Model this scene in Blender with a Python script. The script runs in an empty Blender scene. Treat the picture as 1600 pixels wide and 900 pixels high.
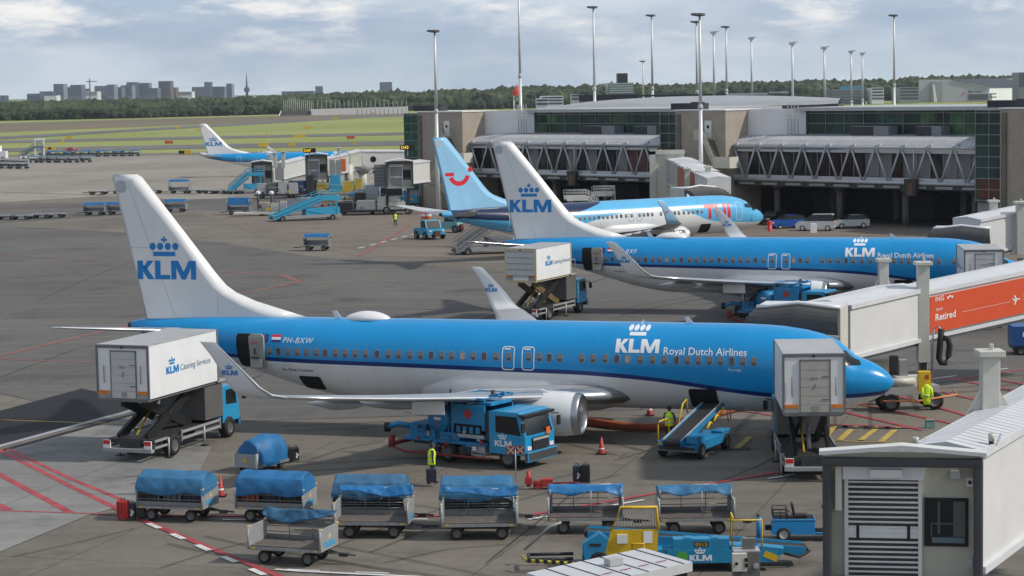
import bpy, bmesh, math, random
from mathutils import Vector, Matrix, noise
random.seed(11)
S = bpy.context.scene
C = S.collection
R = math.radians
PI = math.pi

# ---------------------------------------------------------------- camera, world, sun, exposure
FPX, CH, PITCH, ROLL = 3354.3, 16.477, .0931, .0182      # focal length in photo pixels, camera height, tilt
FW = Vector((0, math.cos(PITCH), -math.sin(PITCH)))
UP0 = Vector((0, math.sin(PITCH), math.cos(PITCH)))
RT = Vector((math.cos(ROLL), 0, 0)) - math.sin(ROLL)*UP0
UP = Vector((math.sin(ROLL), 0, 0)) + math.cos(ROLL)*UP0
cam_d = bpy.data.cameras.new('camera')
cam_d.lens = FPX*36/1600
cam_d.sensor_width = 36
cam_d.clip_start, cam_d.clip_end = 1, 40000
cam = bpy.data.objects.new('camera', cam_d)
C.objects.link(cam)
M = Matrix.Identity(4)
for i, c in enumerate((RT, UP, -FW)):
    for j in range(3): M[j][i] = c[j]
M[0][3], M[1][3], M[2][3] = 0, 0, CH
cam.matrix_world = M
S.camera = cam

SUN_EL, SUN_AZ = R(42), R(103)        # azimuth from +Y clockwise: to the right of the camera
S.view_settings.view_transform = 'Standard'
S.view_settings.look = 'None'
S.view_settings.gamma = 1
S.view_settings.use_curve_mapping = False
S.view_settings.exposure = .20
W = bpy.data.worlds.new('World')
S.world = W
W.use_nodes = True
nt = W.node_tree
nt.nodes.clear()
N = nt.nodes.new
L = nt.links.new
out = N('ShaderNodeOutputWorld'); bg = N('ShaderNodeBackground')
sky = N('ShaderNodeTexSky'); sky.sky_type = 'NISHITA'; sky.sun_disc = False
sky.sun_elevation = SUN_EL; sky.sun_rotation = SUN_AZ
sky.air_density = 1.0; sky.dust_density = .6; sky.ozone_density = 1.5
bg.inputs[1].default_value = .090
tc = N('ShaderNodeTexCoord')
def mapping(scale, loc=(0, 0, 0)):
    m = N('ShaderNodeMapping'); m.inputs['Scale'].default_value = scale; m.inputs['Location'].default_value = loc
    L(tc.outputs['Generated'], m.inputs[0]); return m
def wnoise(scale, sc, det, rough, lo, hi, loc=(0, 0, 0)):
    n = N('ShaderNodeTexNoise'); n.inputs['Scale'].default_value = sc; n.inputs['Detail'].default_value = det
    n.inputs['Roughness'].default_value = rough
    L(mapping(scale, loc).outputs[0], n.inputs['Vector'])
    r = N('ShaderNodeMapRange'); r.interpolation_type = 'SMOOTHSTEP'
    r.inputs[1].default_value = lo; r.inputs[2].default_value = hi
    L(n.outputs[0], r.inputs[0]); return r.outputs[0]
def wmix(f, a, b):
    m = N('ShaderNodeMix'); m.data_type = 'RGBA'
    for s, v in ((0, f), (6, a), (7, b)):
        if hasattr(v, 'is_linked'): L(v, m.inputs[s])
        else: m.inputs[s].default_value = v if s == 0 else (*v, 1)
    return m.outputs[2]
grad = N('ShaderNodeSeparateXYZ'); L(tc.outputs['Generated'], grad.inputs[0])
lowr = N('ShaderNodeMapRange'); lowr.inputs[1].default_value = 0.0; lowr.inputs[2].default_value = .03
L(grad.outputs[2], lowr.inputs[0])
hi_r = N('ShaderNodeMapRange'); hi_r.interpolation_type = 'SMOOTHSTEP'; hi_r.inputs[1].default_value = .05; hi_r.inputs[2].default_value = .5
L(grad.outputs[2], hi_r.inputs[0])
base = wmix(lowr.outputs[0], (6.0, 7.3, 8.4), (4.4, 5.7, 7.6))             # hazy band at the horizon up to the grey blue above
base = wmix(.22, base, sky.outputs[0])
c1 = wnoise((4, 4, 17), 2.0, 8, .56, .42, .62, (3.1, .4, 1.7))                 # soft banks of cloud
c2 = wnoise((6, 6, 24), 2.2, 10, .66, .46, .68, (1.3, 7.2, 4.4))             # smaller bright heads
c3 = wnoise((5, 5, 22), 1.7, 7, .55, .46, .62, (8.3, 2.2, .4))                # shaded undersides
hgt = N('ShaderNodeMapRange'); hgt.inputs[1].default_value = .010; hgt.inputs[2].default_value = .032; L(grad.outputs[2], hgt.inputs[0])
mul = N('ShaderNodeMath'); mul.operation = 'MULTIPLY'; L(c2, mul.inputs[0]); L(hgt.outputs[0], mul.inputs[1])
mul1 = N('ShaderNodeMath'); mul1.operation = 'MULTIPLY'; L(c1, mul1.inputs[0]); mul1.inputs[1].default_value = .8
skyc = wmix(mul1.outputs[0], base, (6.9, 7.6, 8.3))
m3 = N('ShaderNodeMath'); m3.operation = 'MULTIPLY'; L(c3, m3.inputs[0]); m3.inputs[1].default_value = .5
skyc = wmix(m3.outputs[0], skyc, (3.4, 4.4, 5.9))
skyc = wmix(mul.outputs[0], skyc, (10.2, 9.9, 9.5))
skyc = wmix(hi_r.outputs[0], skyc, (4.3, 4.9, 5.8))                           # bright cloud deck overhead
L(skyc, bg.inputs[0]); L(bg.outputs[0], out.inputs[0])

sun_d = bpy.data.lights.new('sun', 'SUN'); sun_d.energy = 3.0; sun_d.angle = R(3); sun_d.color = (1, .93, .83)
sun = bpy.data.objects.new('sun', sun_d); C.objects.link(sun)
sv = Vector((math.sin(SUN_AZ)*math.cos(SUN_EL), math.cos(SUN_AZ)*math.cos(SUN_EL), math.sin(SUN_EL)))
sun.rotation_euler = sv.to_track_quat('Z', 'Y').to_euler()
sun.location = (0, 0, 60)
S.cycles.volume_bounces = 0
S.cycles.max_bounces = 6
S.cycles.use_denoising = True

# ---------------------------------------------------------------- helpers
def ray(u, v):
    return FW + (u-800)/FPX*RT + (450-v)/FPX*UP
def G(u, v, z=0.0):
    d = ray(u, v); t = (z-CH)/d.z
    return Vector((t*d.x, t*d.y, z))
def at(u, v, Y):
    d = ray(u, v); t = Y/d.y
    return Vector((t*d.x, Y, CH+t*d.z))

MATS = {}
def mat(name, col, rough=.55, metal=0.0, var=.12, sc=1.5, bump=0.0, spec=.5, coat=0.0, stretch=(1, 1, 1), emit=None, trans=0.0):
    if name in MATS: return MATS[name]
    m = bpy.data.materials.new(name); m.use_nodes = True
    t = m.node_tree; b = t.nodes['Principled BSDF']
    b.inputs['Roughness'].default_value = rough; b.inputs['Metallic'].default_value = metal
    b.inputs['Specular IOR Level'].default_value = spec
    b.inputs['Coat Weight'].default_value = coat; b.inputs['Coat Roughness'].default_value = .08
    b.inputs['Base Color'].default_value = (*col, 1)
    b.inputs['Transmission Weight'].default_value = trans
    if emit:
        b.inputs['Emission Color'].default_value = (*emit[:3], 1); b.inputs['Emission Strength'].default_value = emit[3]
    if var or bump:
        g = t.nodes.new('ShaderNodeNewGeometry'); mp = t.nodes.new('ShaderNodeMapping'); mp.inputs['Scale'].default_value = stretch
        t.links.new(g.outputs['Position'], mp.inputs[0])
        n = t.nodes.new('ShaderNodeTexNoise'); n.inputs['Scale'].default_value = sc; n.inputs['Detail'].default_value = 6; n.inputs['Roughness'].default_value = .6
        t.links.new(mp.outputs[0], n.inputs['Vector'])
        if var:
            r = t.nodes.new('ShaderNodeMapRange'); r.inputs[1].default_value = .3; r.inputs[2].default_value = .7
            r.inputs[3].default_value = 1-var; r.inputs[4].default_value = 1+var
            t.links.new(n.outputs[0], r.inputs[0])
            x = t.nodes.new('ShaderNodeVectorMath'); x.operation = 'SCALE'; x.inputs[0].default_value = col
            t.links.new(r.outputs[0], x.inputs['Scale']); t.links.new(x.outputs[0], b.inputs['Base Color'])
        if bump:
            bp = t.nodes.new('ShaderNodeBump'); bp.inputs['Strength'].default_value = bump; bp.inputs['Distance'].default_value = .02
            t.links.new(n.outputs[0], bp.inputs['Height']); t.links.new(bp.outputs[0], b.inputs['Normal'])
    MATS[name] = m
    return m

class MB:
    def __init__(s): s.v, s.f, s.m, s.sm, s.keep = [], [], [], [], False
    def add(s, vs, fs, m=0, sm=False):
        b = len(s.v); s.v += [tuple(x) for x in vs]
        for f in fs: s.f.append([i+b for i in f]); s.m.append(m); s.sm.append(sm)
        return s
    def box(s, c, d, m=0, rz=0, rot=None, tx=1, ty=1):
        """centre, size; tx, ty shrink the top face"""
        vs = []
        for k in (-1, 1):
            a, b = (tx, ty) if k > 0 else (1, 1)
            for x, y in ((-1, -1), (1, -1), (1, 1), (-1, 1)):
                vs.append(Vector((x*d[0]/2*a, y*d[1]/2*b, k*d[2]/2)))
        r = Matrix.Rotation(rz, 3, 'Z') if rot is None else rot
        c = Vector(c)
        vs = [c + r @ x for x in vs]
        return s.add(vs, [(3, 2, 1, 0), (4, 5, 6, 7), (0, 1, 5, 4), (1, 2, 6, 5), (2, 3, 7, 6), (3, 0, 4, 7)], m)
    def bb(s, a, b, m=0):
        """box by two corners"""
        a, b = Vector(a), Vector(b)
        return s.box((a+b)/2, [abs(x) for x in (b-a)], m)
    def bar(s, p, q, w, h=None, m=0, up=(0, 0, 1)):
        p, q = Vector(p), Vector(q); h = h or w
        z = (q-p); ln = z.length; z.normalize(); u = Vector(up)
        if abs(z.dot(u)) > .98: u = Vector((1, 0, 0))
        x = u.cross(z).normalized(); y = z.cross(x)
        return s.box((p+q)/2, (w, h, ln), m, rot=Matrix((x, y, z)).transposed())
    def tube(s, p, q, r, n=10, m=0, r2=None, cap=True, sm=True):
        p, q = Vector(p), Vector(q); r2 = r if r2 is None else r2
        z = (q-p).normalized(); u = Vector((0, 0, 1)) if abs(z.z) < .95 else Vector((1, 0, 0))
        x = u.cross(z).normalized(); y = z.cross(x)
        vs = []
        for c, rr in ((p, r), (q, r2)):
            vs += [c + rr*(math.cos(2*PI*i/n)*x + math.sin(2*PI*i/n)*y) for i in range(n)]
        s.add(vs, [(i, (i+1) % n, n+(i+1) % n, n+i) for i in range(n)], m, sm)
        if cap:
            s.add(vs[:n], [tuple(reversed(range(n)))], m); s.add(vs[n:], [tuple(range(n))], m)
        return s
    def pipe(s, pts, r, n=8, m=0, closed=False):
        pts = [Vector(p) for p in pts]; k = len(pts); rings = []
        for i, p in enumerate(pts):
            a = pts[i-1] if (i or closed) else p; b = pts[(i+1) % k] if (i < k-1 or closed) else p
            z = (b-a).normalized(); u = Vector((0, 0, 1)) if abs(z.z) < .9 else Vector((1, 0, 0))
            x = u.cross(z).normalized(); y = z.cross(x)
            rings.append([p + r*(math.cos(2*PI*j/n)*x + math.sin(2*PI*j/n)*y) for j in range(n)])
        return s.rings(rings, m, closed=closed)
    def rings(s, rings, m=0, cap=True, sm=True, closed=False):
        n = len(rings[0]); vs = [p for r in rings for p in r]; k = len(rings); fs = []
        for a in range(k if closed else k-1):
            b = (a+1) % k
            fs += [(a*n+i, a*n+(i+1) % n, b*n+(i+1) % n, b*n+i) for i in range(n)]
        s.add(vs, fs, m, sm)
        if cap and not closed:
            s.add(rings[0], [tuple(reversed(range(n)))], m); s.add(rings[-1], [tuple(range(n))], m)
        return s
    def lathe(s, prof, o=(0, 0, 0), ax='X', n=24, m=0, sq=1.0, cap=False):
        """profile of (along, radius) turned about an axis through o"""
        o = Vector(o); rs = []
        for a, r in prof:
            ring = []
            for i in range(n):
                t = 2*PI*i/n; c, d = math.cos(t)*r, math.sin(t)*r
                if d < 0: d *= sq
                ring.append(o + (Vector((a, c, d)) if ax == 'X' else Vector((c, a, d)) if ax == 'Y' else Vector((c, d, a))))
            rs.append(ring)
        return s.rings(rs, m, cap=cap)
    def prism(s, pts, o, ux, uy, dep, m=0, mc=None):
        """outline pts (a, b) in the plane o + a ux + b uy, thickness vector dep"""
        o, ux, uy, dep = Vector(o), Vector(ux), Vector(uy), Vector(dep); n = len(pts)
        a = [o + p[0]*ux + p[1]*uy for p in pts]; b = [x+dep for x in a]
        s.add(a+b, [(i, (i+1) % n, n+(i+1) % n, n+i) for i in range(n)], m)
        s.add(a, [tuple(reversed(range(n)))], m if mc is None else mc); s.add(b, [tuple(range(n))], m if mc is None else mc)
        return s
    def wheel(s, c, r, w, n=16, m=0, mh=1, ax='Y'):
        c = Vector(c)
        pr = [(-w/2, r*.62), (-w/2, r*.9), (-w*.38, r), (w*.38, r), (w/2, r*.9), (w/2, r*.62)]
        s.lathe(pr, c, ax, n, m)
        s.lathe([(-w*.36, r*.1), (-w*.3, r*.45), (-w*.45, r*.62)], c, ax, n, mh)
        s.lathe([(w*.45, r*.62), (w*.3, r*.45), (w*.36, r*.1)], c, ax, n, mh)
        for k in (-1, 1):
            s.lathe([(k*w*.36, r*.1), (k*w*.36, .001)], c, ax, n, mh)
        return s
    def build(s, name, mats, parent=None, bevel=0, seg=1):
        me = bpy.data.meshes.new(name)
        me.from_pydata(s.v, [], s.f)
        for m in (mats if isinstance(mats, (list, tuple)) else [mats]): me.materials.append(m)
        me.polygons.foreach_set('material_index', s.m); me.polygons.foreach_set('use_smooth', s.sm)
        bm = bmesh.new(); bm.from_mesh(me); bmesh.ops.remove_doubles(bm, verts=bm.verts, dist=1e-5) if any(s.sm) and not s.keep else None
        bmesh.ops.recalc_face_normals(bm, faces=bm.faces)
        if bevel:
            ed = [e for e in bm.edges if len(e.link_faces) == 2 and e.calc_face_angle(0) > .6]
            bmesh.ops.bevel(bm, geom=ed, offset=bevel, segments=seg, profile=.6, affect='EDGES', clamp_overlap=True)
        bm.to_mesh(me); bm.free()
        me.update()
        o = bpy.data.objects.new(name, me); C.objects.link(o)
        if parent is not None: o.parent = parent
        return o

def thing(name, label, cat, loc=(0, 0, 0), rz=0, group=None):
    o = bpy.data.objects.new(name, None); C.objects.link(o); o.empty_display_size = .3
    o.location = loc; o.rotation_euler = (0, 0, rz); o['label'] = label; o['category'] = cat
    if group: o['group'] = group
    return o
def tag(o, label, cat, group=None):
    o['label'] = label; o['category'] = cat
    if group: o['group'] = group
    return o
def struct(o, kind='structure'):
    o['kind'] = kind; return o
KIDS = lambda o: [x for x in bpy.data.objects if x.parent == o]
def dup(root, loc, rz, label=None, group=None, scale=None):
    kids = {}
    for x in C.objects:
        if x.parent: kids.setdefault(x.parent.name, []).append(x)
    def cp(o, par):
        c = o.copy(); C.objects.link(c)
        if par is not None: c.parent = par
        for k in kids.get(o.name, []): cp(k, c)
        return c
    r = cp(root, None); r.location = loc; r.rotation_euler = (0, 0, rz)
    if label: r['label'] = label
    if group: r['group'] = group
    if scale: r.scale = scale
    return r

# flat lettering and emblems as 2-D polygons ------------------------------------------
_TX = {}
def text2d(txt, shear=0.0, offset=0.0, spacing=1.0):
    """outline mesh of a word: verts (x, y) with cap height about 1, faces, width"""
    key = (txt, shear, offset, spacing)
    if key in _TX: return _TX[key]
    cu = bpy.data.curves.new('lettering', 'FONT'); cu.body = txt; cu.size = 1.39; cu.shear = shear; cu.offset = offset
    cu.space_character = spacing; cu.resolution_u = 3
    o = bpy.data.objects.new('lettering', cu); C.objects.link(o)
    dg = bpy.context.evaluated_depsgraph_get(); me = bpy.data.meshes.new_from_object(o.evaluated_get(dg))
    vs = [(p.co.x, p.co.y) for p in me.vertices]; fs = [tuple(p.vertices) for p in me.polygons]
    bpy.data.objects.remove(o); bpy.data.curves.remove(cu); bpy.data.meshes.remove(me)
    x0 = min(v[0] for v in vs); vs = [(a-x0, b) for a, b in vs]
    _TX[key] = (vs, fs, max(v[0] for v in vs)); return _TX[key]
def circ(cx, cy, r, n=16, ry=None):
    return [(cx+r*math.cos(2*PI*i/n), cy+(ry or r)*math.sin(2*PI*i/n)) for i in range(n)]
def klm2d(crown=True, letters=True):
    """letter height 1, total width 3.43"""
    P = []
    if letters:
        P += [[(0, 0), (.33, 0), (.33, 1), (0, 1)], [(.33, .42), (.62, 0), (1.0, 0), (.6, .54), (.33, .78)], [(.33, .6), (.5, .5), (.97, 1), (.6, 1)],
              [(1.03, 0), (1.92, 0), (1.92, .24), (1.03, .24)], [(1.03, .24), (1.36, .24), (1.36, 1), (1.03, 1)],
              [(1.98, 0), (2.28, 0), (2.28, 1), (1.98, 1)], [(3.13, 0), (3.43, 0), (3.43, 1), (3.13, 1)],
              [(2.28, .62), (2.58, 0), (2.705, .4), (2.4, 1), (2.28, 1)], [(3.13, .62), (2.83, 0), (2.705, .4), (3.01, 1), (3.13, 1)], [(2.58, 0), (2.83, 0), (2.705, .4)]]
    if crown:
        P += [[(.95, 1.24), (2.25, 1.24), (2.25, 1.48), (.95, 1.48)]]
        P += [circ(x, 1.76, .185, 14, .2) for x in (.93, 1.37, 1.82, 2.26)]
        P += [[(1.42, 2.06), (1.78, 2.06), (1.78, 2.17), (1.42, 2.17)], [(1.545, 1.97), (1.655, 1.97), (1.655, 2.06), (1.545, 2.06)], [(1.545, 2.17), (1.655, 2.17), (1.655, 2.28), (1.545, 2.28)]]
    vs, fs = [], []
    for p in P:
        fs.append(tuple(range(len(vs), len(vs)+len(p)))); vs += p
    return vs, fs, 3.43
def decal(mb, shape, place, m, cut=0.0, cutx=0.0):
    """put a flat shape on a surface: place((a, b)) -> point; cut = slice height in shape units"""
    vs, fs = shape[0], shape[1]
    if not cut:
        mb.add([place(p) for p in vs], fs, m); return
    bm = bmesh.new(); bv = [bm.verts.new((a, b, 0)) for a, b in vs]
    for f in fs:
        try: bm.faces.new([bv[i] for i in f])
        except ValueError: pass
    b0, b1 = min(v[1] for v in vs), max(v[1] for v in vs)
    k = b0+cut
    while k < b1:
        bmesh.ops.bisect_plane(bm, geom=bm.verts[:]+bm.edges[:]+bm.faces[:], plane_co=(0, k, 0), plane_no=(0, 1, 0)); k += cut
    if cutx:
        a0, a1 = min(v[0] for v in vs), max(v[0] for v in vs); k = a0+cutx
        while k < a1:
            bmesh.ops.bisect_plane(bm, geom=bm.verts[:]+bm.edges[:]+bm.faces[:], plane_co=(k, 0, 0), plane_no=(1, 0, 0)); k += cutx
    bm.verts.ensure_lookup_table(); bm.verts.index_update()
    mb.add([place((v.co.x, v.co.y)) for v in bm.verts], [[v.index for v in f.verts] for f in bm.faces], m)
    bm.free()
def rect2d(x0, y0, x1, y1): return ([(x0, y0), (x1, y0), (x1, y1), (x0, y1)], [(0, 1, 2, 3)], x1-x0)
def rrect(x0, y0, x1, y1, r, n=4):
    P = []
    for cx, cy, a in ((x1-r, y0+r, -PI/2), (x1-r, y1-r, 0), (x0+r, y1-r, PI/2), (x0+r, y0+r, PI)):
        P += [(cx+r*math.cos(a+PI/2*i/n), cy+r*math.sin(a+PI/2*i/n)) for i in range(n+1)]
    return P
def frame2d(x0, y0, x1, y1, r, w):
    a = rrect(x0, y0, x1, y1, r); b = rrect(x0+w, y0+w, x1-w, y1-w, max(r-w, .01)); n = len(a)
    return (a+b, [(i, (i+1) % n, n+(i+1) % n, n+i) for i in range(n)], x1-x0)
def lerp_tab(t, x):
    if x <= t[0][0]: return t[0][1]
    for (a, b), (c, d) in zip(t, t[1:]):
        if x <= c: return b+(d-b)*(x-a)/(c-a)
    return t[-1][1]
def smooth_tab(t, x):
    """Catmull-Rom through a table"""
    if x <= t[0][0]: return t[0][1]
    if x >= t[-1][0]: return t[-1][1]
    for i in range(len(t)-1):
        if x <= t[i+1][0]:
            x0, y0 = t[i]; x1, y1 = t[i+1]; h = x1-x0
            s0 = (y1-t[i-1][1])/(x1-t[i-1][0]) if i else (y1-y0)/h
            s1 = (t[i+2][1]-y0)/(t[i+2][0]-x0) if i+2 < len(t) else (y1-y0)/h
            u = (x-x0)/h
            return (2*u**3-3*u*u+1)*y0+(u**3-2*u*u+u)*h*s0+(3*u*u-2*u**3)*y1+(u**3-u*u)*h*s1

# shared paints
WHITE = mat('white paint', (.72, .73, .74), .4, var=.04, sc=.8)
OFFW = mat('cream paint', (.58, .57, .50), .5, var=.06)
GREY = mat('grey paint', (.28, .29, .29), .5, var=.1)
LGREY = mat('light grey metal', (.42, .43, .44), .45, .2, var=.08)
GALV = mat('galvanised steel', (.30, .31, .32), .5, .5, var=.2, sc=6)
DARK = mat('dark steel', (.035, .036, .038), .55, .2, var=.2)
BLACK = mat('black rubber', (.012, .012, .013), .75, var=.15)
VOID = mat('unlit interior', (.006, .006, .007), .9, var=0)  # near black: darkness inside openings, put into the colour
BLUE = mat('ground equipment blue', (.012, .20, .42), .42, var=.1, sc=2)
TARP = mat('blue tarpaulin', (.010, .125, .31), .55, var=.22, sc=1.8, bump=.5)
YELLOW = mat('safety yellow', (.62, .40, .012), .5, var=.1)
RED = mat('red paint', (.40, .03, .025), .5, var=.1)
ORANGE = mat('orange panel', (.60, .075, .02), .5, var=.05)
GLASS = mat('dark glass', (.010, .013, .015), .16, var=0, spec=.45)
HUB = mat('wheel hub grey', (.12, .12, .115), .5, .2)
CHROME = mat('bare polished metal', (.42, .43, .45), .36, 1.0, var=.05)
HIVIS = mat('hi vis yellow', (.62, .85, .02), .6, var=.08)
LAMPR = mat('tail lamp red', (.5, .02, .015), .3, var=0)
LAMPW = mat('headlamp glass', (.7, .72, .74), .15, var=0)
# ---------------------------------------------------------------- ground sheets
def gmat(name, ca, cb, big=.03, fine=.6, rough=.85, joint=0, jang=0.0, stain=.42):
    """worn paving: two tones in large soft patches, streaks, stains, slab joints"""
    m = bpy.data.materials.new(name); m.use_nodes = True; t = m.node_tree; b = t.nodes['Principled BSDF']
    n, l = t.nodes.new, t.links.new
    b.inputs['Roughness'].default_value = rough; b.inputs['Specular IOR Level'].default_value = .3
    g = n('ShaderNodeNewGeometry')
    def tex(scale, det, st=(1, 1, 1), rz=0, ro=.6):
        mp = n('ShaderNodeMapping'); mp.inputs['Scale'].default_value = st; mp.inputs['Rotation'].default_value = (0, 0, rz)
        l(g.outputs['Position'], mp.inputs[0])
        x = n('ShaderNodeTexNoise'); x.inputs['Scale'].default_value = scale; x.inputs['Detail'].default_value = det; x.inputs['Roughness'].default_value = ro
        l(mp.outputs[0], x.inputs['Vector']); return x.outputs[0]
    def rng(s, a, b_, c, d):
        r = n('ShaderNodeMapRange'); r.inputs[1].default_value = a; r.inputs[2].default_value = b_; r.inputs[3].default_value = c; r.inputs[4].default_value = d
        l(s, r.inputs[0]); return r.outputs[0]
    def mixc(f, a, c):
        x = n('ShaderNodeMix'); x.data_type = 'RGBA'
        if isinstance(f, float): x.inputs[0].default_value = f
        else: l(f, x.inputs[0])
        for k, v in ((6, a), (7, c)):
            if isinstance(v, tuple): x.inputs[k].default_value = (*v, 1)
            else: l(v, x.inputs[k])
        return x.outputs[2]
    def scl(c, s):
        x = n('ShaderNodeVectorMath'); x.operation = 'SCALE'; l(c, x.inputs[0]); l(s, x.inputs['Scale']); return x.outputs[0]
    c = mixc(rng(tex(big, 5), .38, .62, 0, 1), ca, cb)
    c = scl(c, rng(tex(.35, 6, (.25, 1.6, 1), R(-17)), .3, .7, 1-.16, 1+.14))      # tyre-swept streaks
    c = scl(c, rng(tex(fine*4, 5), .3, .7, .9, 1.1))
    c = scl(c, rng(tex(.18, 8, ro=.7), .53, .70, 1, 1-stain))                        # oil and rubber stains
    if joint:
        mp = n('ShaderNodeMapping'); mp.inputs['Rotation'].default_value = (0, 0, jang); mp.inputs['Scale'].default_value = (1/joint,)*3
        l(g.outputs['Position'], mp.inputs[0]); sp = n('ShaderNodeSeparateXYZ'); l(mp.outputs[0], sp.inputs[0])
        for k in (0, 1):
            fr = n('ShaderNodeMath'); fr.operation = 'FRACT'; l(sp.outputs[k], fr.inputs[0])
            lt = n('ShaderNodeMath'); lt.operation = 'LESS_THAN'; l(fr.outputs[0], lt.inputs[0]); lt.inputs[1].default_value = .07/joint
            c = scl(c, rng(lt.outputs[0], 0, 1, 1, .6))
    l(c, b.inputs['Base Color'])
    bp = n('ShaderNodeBump'); bp.inputs['Strength'].default_value = .3; bp.inputs['Distance'].default_value = .01
    l(tex(9, 5), bp.inputs['Height']); l(bp.outputs[0], b.inputs['Normal'])
    return m
CONC = gmat('apron concrete', (.180, .161, .134), (.128, .115, .097), .035, joint=7.5, jang=R(17))
ASPH = gmat('worn stand asphalt', (.122, .115, .107), (.094, .089, .083), .03)
NEWA = gmat('fresh black asphalt', (.018, .019, .026), (.014, .015, .020), .05, stain=.15)
LCONC = gmat('pale concrete', (.235, .232, .225), (.18, .177, .171), .06, joint=7.5, jang=R(17))
SAND = gmat('sunlit pale concrete', (.285, .262, .222), (.225, .206, .178), .02)  # paler base colour holds the sunlight on the far apron
WARM = gmat('warm brown paving', (.185, .152, .125), (.14, .12, .10), .02)
TAXI = gmat('taxiway asphalt', (.16, .155, .148), (.125, .122, .118), .02)
GRASS = gmat('airfield grass', (.215, .255, .06), (.28, .295, .095), .008, .1, stain=.2)
FIELD = gmat('dry field', (.17, .135, .085), (.14, .12, .07), .006, .1, stain=.2)
FARG = gmat('far meadow', (.17, .20, .06), (.14, .165, .055), .004, .05, stain=.2)
def sheet(name, pts, z, m, kind='structure'):
    mb = MB(); mb.add([(p[0], p[1], z) for p in pts], [tuple(range(len(pts)))])
    return struct(mb.build(name, m), kind)
def band(name, a0, a1, b0, b1, z, m, e0=1.2, e1=2.0):
    """a strip of ground between two straight edges seen in the photo, run on past the frame at both ends"""
    A0, A1, B0, B1 = G(*a0), G(*a1), G(*b0), G(*b1)
    return sheet(name, [B0+(B0-B1)*e0, B1+(B1-B0)*e1, A1+(A1-A0)*e1, A0+(A0-A1)*e0], z, m)
sheet('ground', [(-9000, -600), (9000, -600), (9000, 13000), (-9000, 13000)], -.25, FARG)
band('grass_field', (0, 187), (640, 171), (0, 246), (640, 236), -.20, GRASS, .4, 3)
band('brown_field', (0, 192), (640, 175.2), (0, 206), (640, 181), -.15, FIELD, .4, 0)
band('taxiway', (0, 213), (640, 176.8), (0, 217.5), (640, 179.5), -.10, TAXI, .4, .2)
band('taxiway', (0, 219), (640, 206), (0, 223), (640, 210), -.10, TAXI, .4, 2)
band('taxiway', (0, 231), (640, 219), (0, 236.5), (640, 226.5), -.10, TAXI, .4, 2)
# the apron: one big sheet from behind the camera out to the grass edge
e0, e1 = G(0, 242), G(640, 234)
d = (e1-e0)
sheet('apron', [(-700, -200), (700, -200), (700, 460), e1+d*1.2, e1, e0, e0-d*1.2], -.02, CONC)
P = lambda *uv: [G(u, v) for u, v in uv]
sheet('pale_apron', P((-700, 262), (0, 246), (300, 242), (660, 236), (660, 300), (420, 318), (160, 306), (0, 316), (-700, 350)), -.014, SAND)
sheet('asphalt_lane', P((-600, 345), (0, 320), (420, 308), (640, 316), (640, 330), (300, 328), (0, 349), (-600, 385)), -.010, ASPH)
sheet('warm_apron', P((300, 331), (640, 322), (900, 335), (1250, 352), (1500, 365), (1700, 372), (1700, 440), (900, 405), (560, 400), (420, 372)), -.0065, WARM)
sheet('dark_stand', P((-900, 430), (0, 352), (250, 366), (500, 402), (780, 424), (1150, 436), (1700, 470), (1900, 560), (1000, 640), (560, 652), (210, 664), (0, 614), (-900, 700)), -.003, ASPH)
sheet('black_asphalt', P((-900, 790), (0, 642), (128, 607), (238, 632), (0, 697), (-500, 840)), .0065, NEWA)
sheet('pale_slab', P((-700, 905), (0, 705), (236, 640), (330, 700), (300, 760), (135, 806), (0, 862), (-600, 1120)), .003, LCONC)
# kerb-coloured joint strips along the asphalt edge
ZC = [0.0]
def strip(name, uv, w, z, m, kind='structure', pts=None):
    ZC[0] += .00012; z += ZC[0]
    pts = pts or [G(u, v) for u, v in uv]; mb = MB()
    for a, b in zip(pts, pts[1:]):
        t = (b-a).normalized(); s = Vector((-t.y, t.x, 0))*w/2
        mb.add([a-s+Vector((0, 0, z)), b-s+Vector((0, 0, z)), b+s+Vector((0, 0, z)), a+s+Vector((0, 0, z))], [(0, 1, 2, 3)])
    return struct(mb.build(name, m), kind)
def dashes(name, uv, w, on, off, z, m, start=0.0):
    a, b = G(*uv[0]), G(*uv[1]); t = (b-a).normalized(); s = Vector((-t.y, t.x, 0))*w/2; zz = Vector((0, 0, z))
    mb = MB(); k = start
    while k+on < (b-a).length:
        p, q = a+t*k, a+t*(k+on)
        mb.add([p-s+zz, q-s+zz, q+s+zz, p+s+zz], [(0, 1, 2, 3)]); k += on+off
    return struct(mb.build(name, m), 'structure')
REDM = mat('worn red marking', (.33, .045, .055), .7, var=.35, sc=1.2)
REDF = mat('faded red marking', (.22, .085, .075), .8, var=.35, sc=.8)
WHM = mat('white marking', (.55, .55, .54), .7, var=.2, sc=2)
YLM = mat('yellow marking', (.45, .33, .06), .7, var=.25, sc=1.5)
YLF = mat('faded yellow marking', (.26, .235, .11), .7, var=.25, sc=1.0)
BLM = mat('black marking ground', (.03, .03, .03), .8, var=.2)
CJ = mat('pale joint strip', (.30, .31, .33), .7, var=.15)
strip('pale_joint_strip', [(-60, 716), (0, 697), (232, 634)], .42, .008, CJ)
strip('dark_joint_strip', [(-60, 724), (0, 705), (236, 640)], .45, .008, NEWA)
z1, z2 = .011, .015
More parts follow.
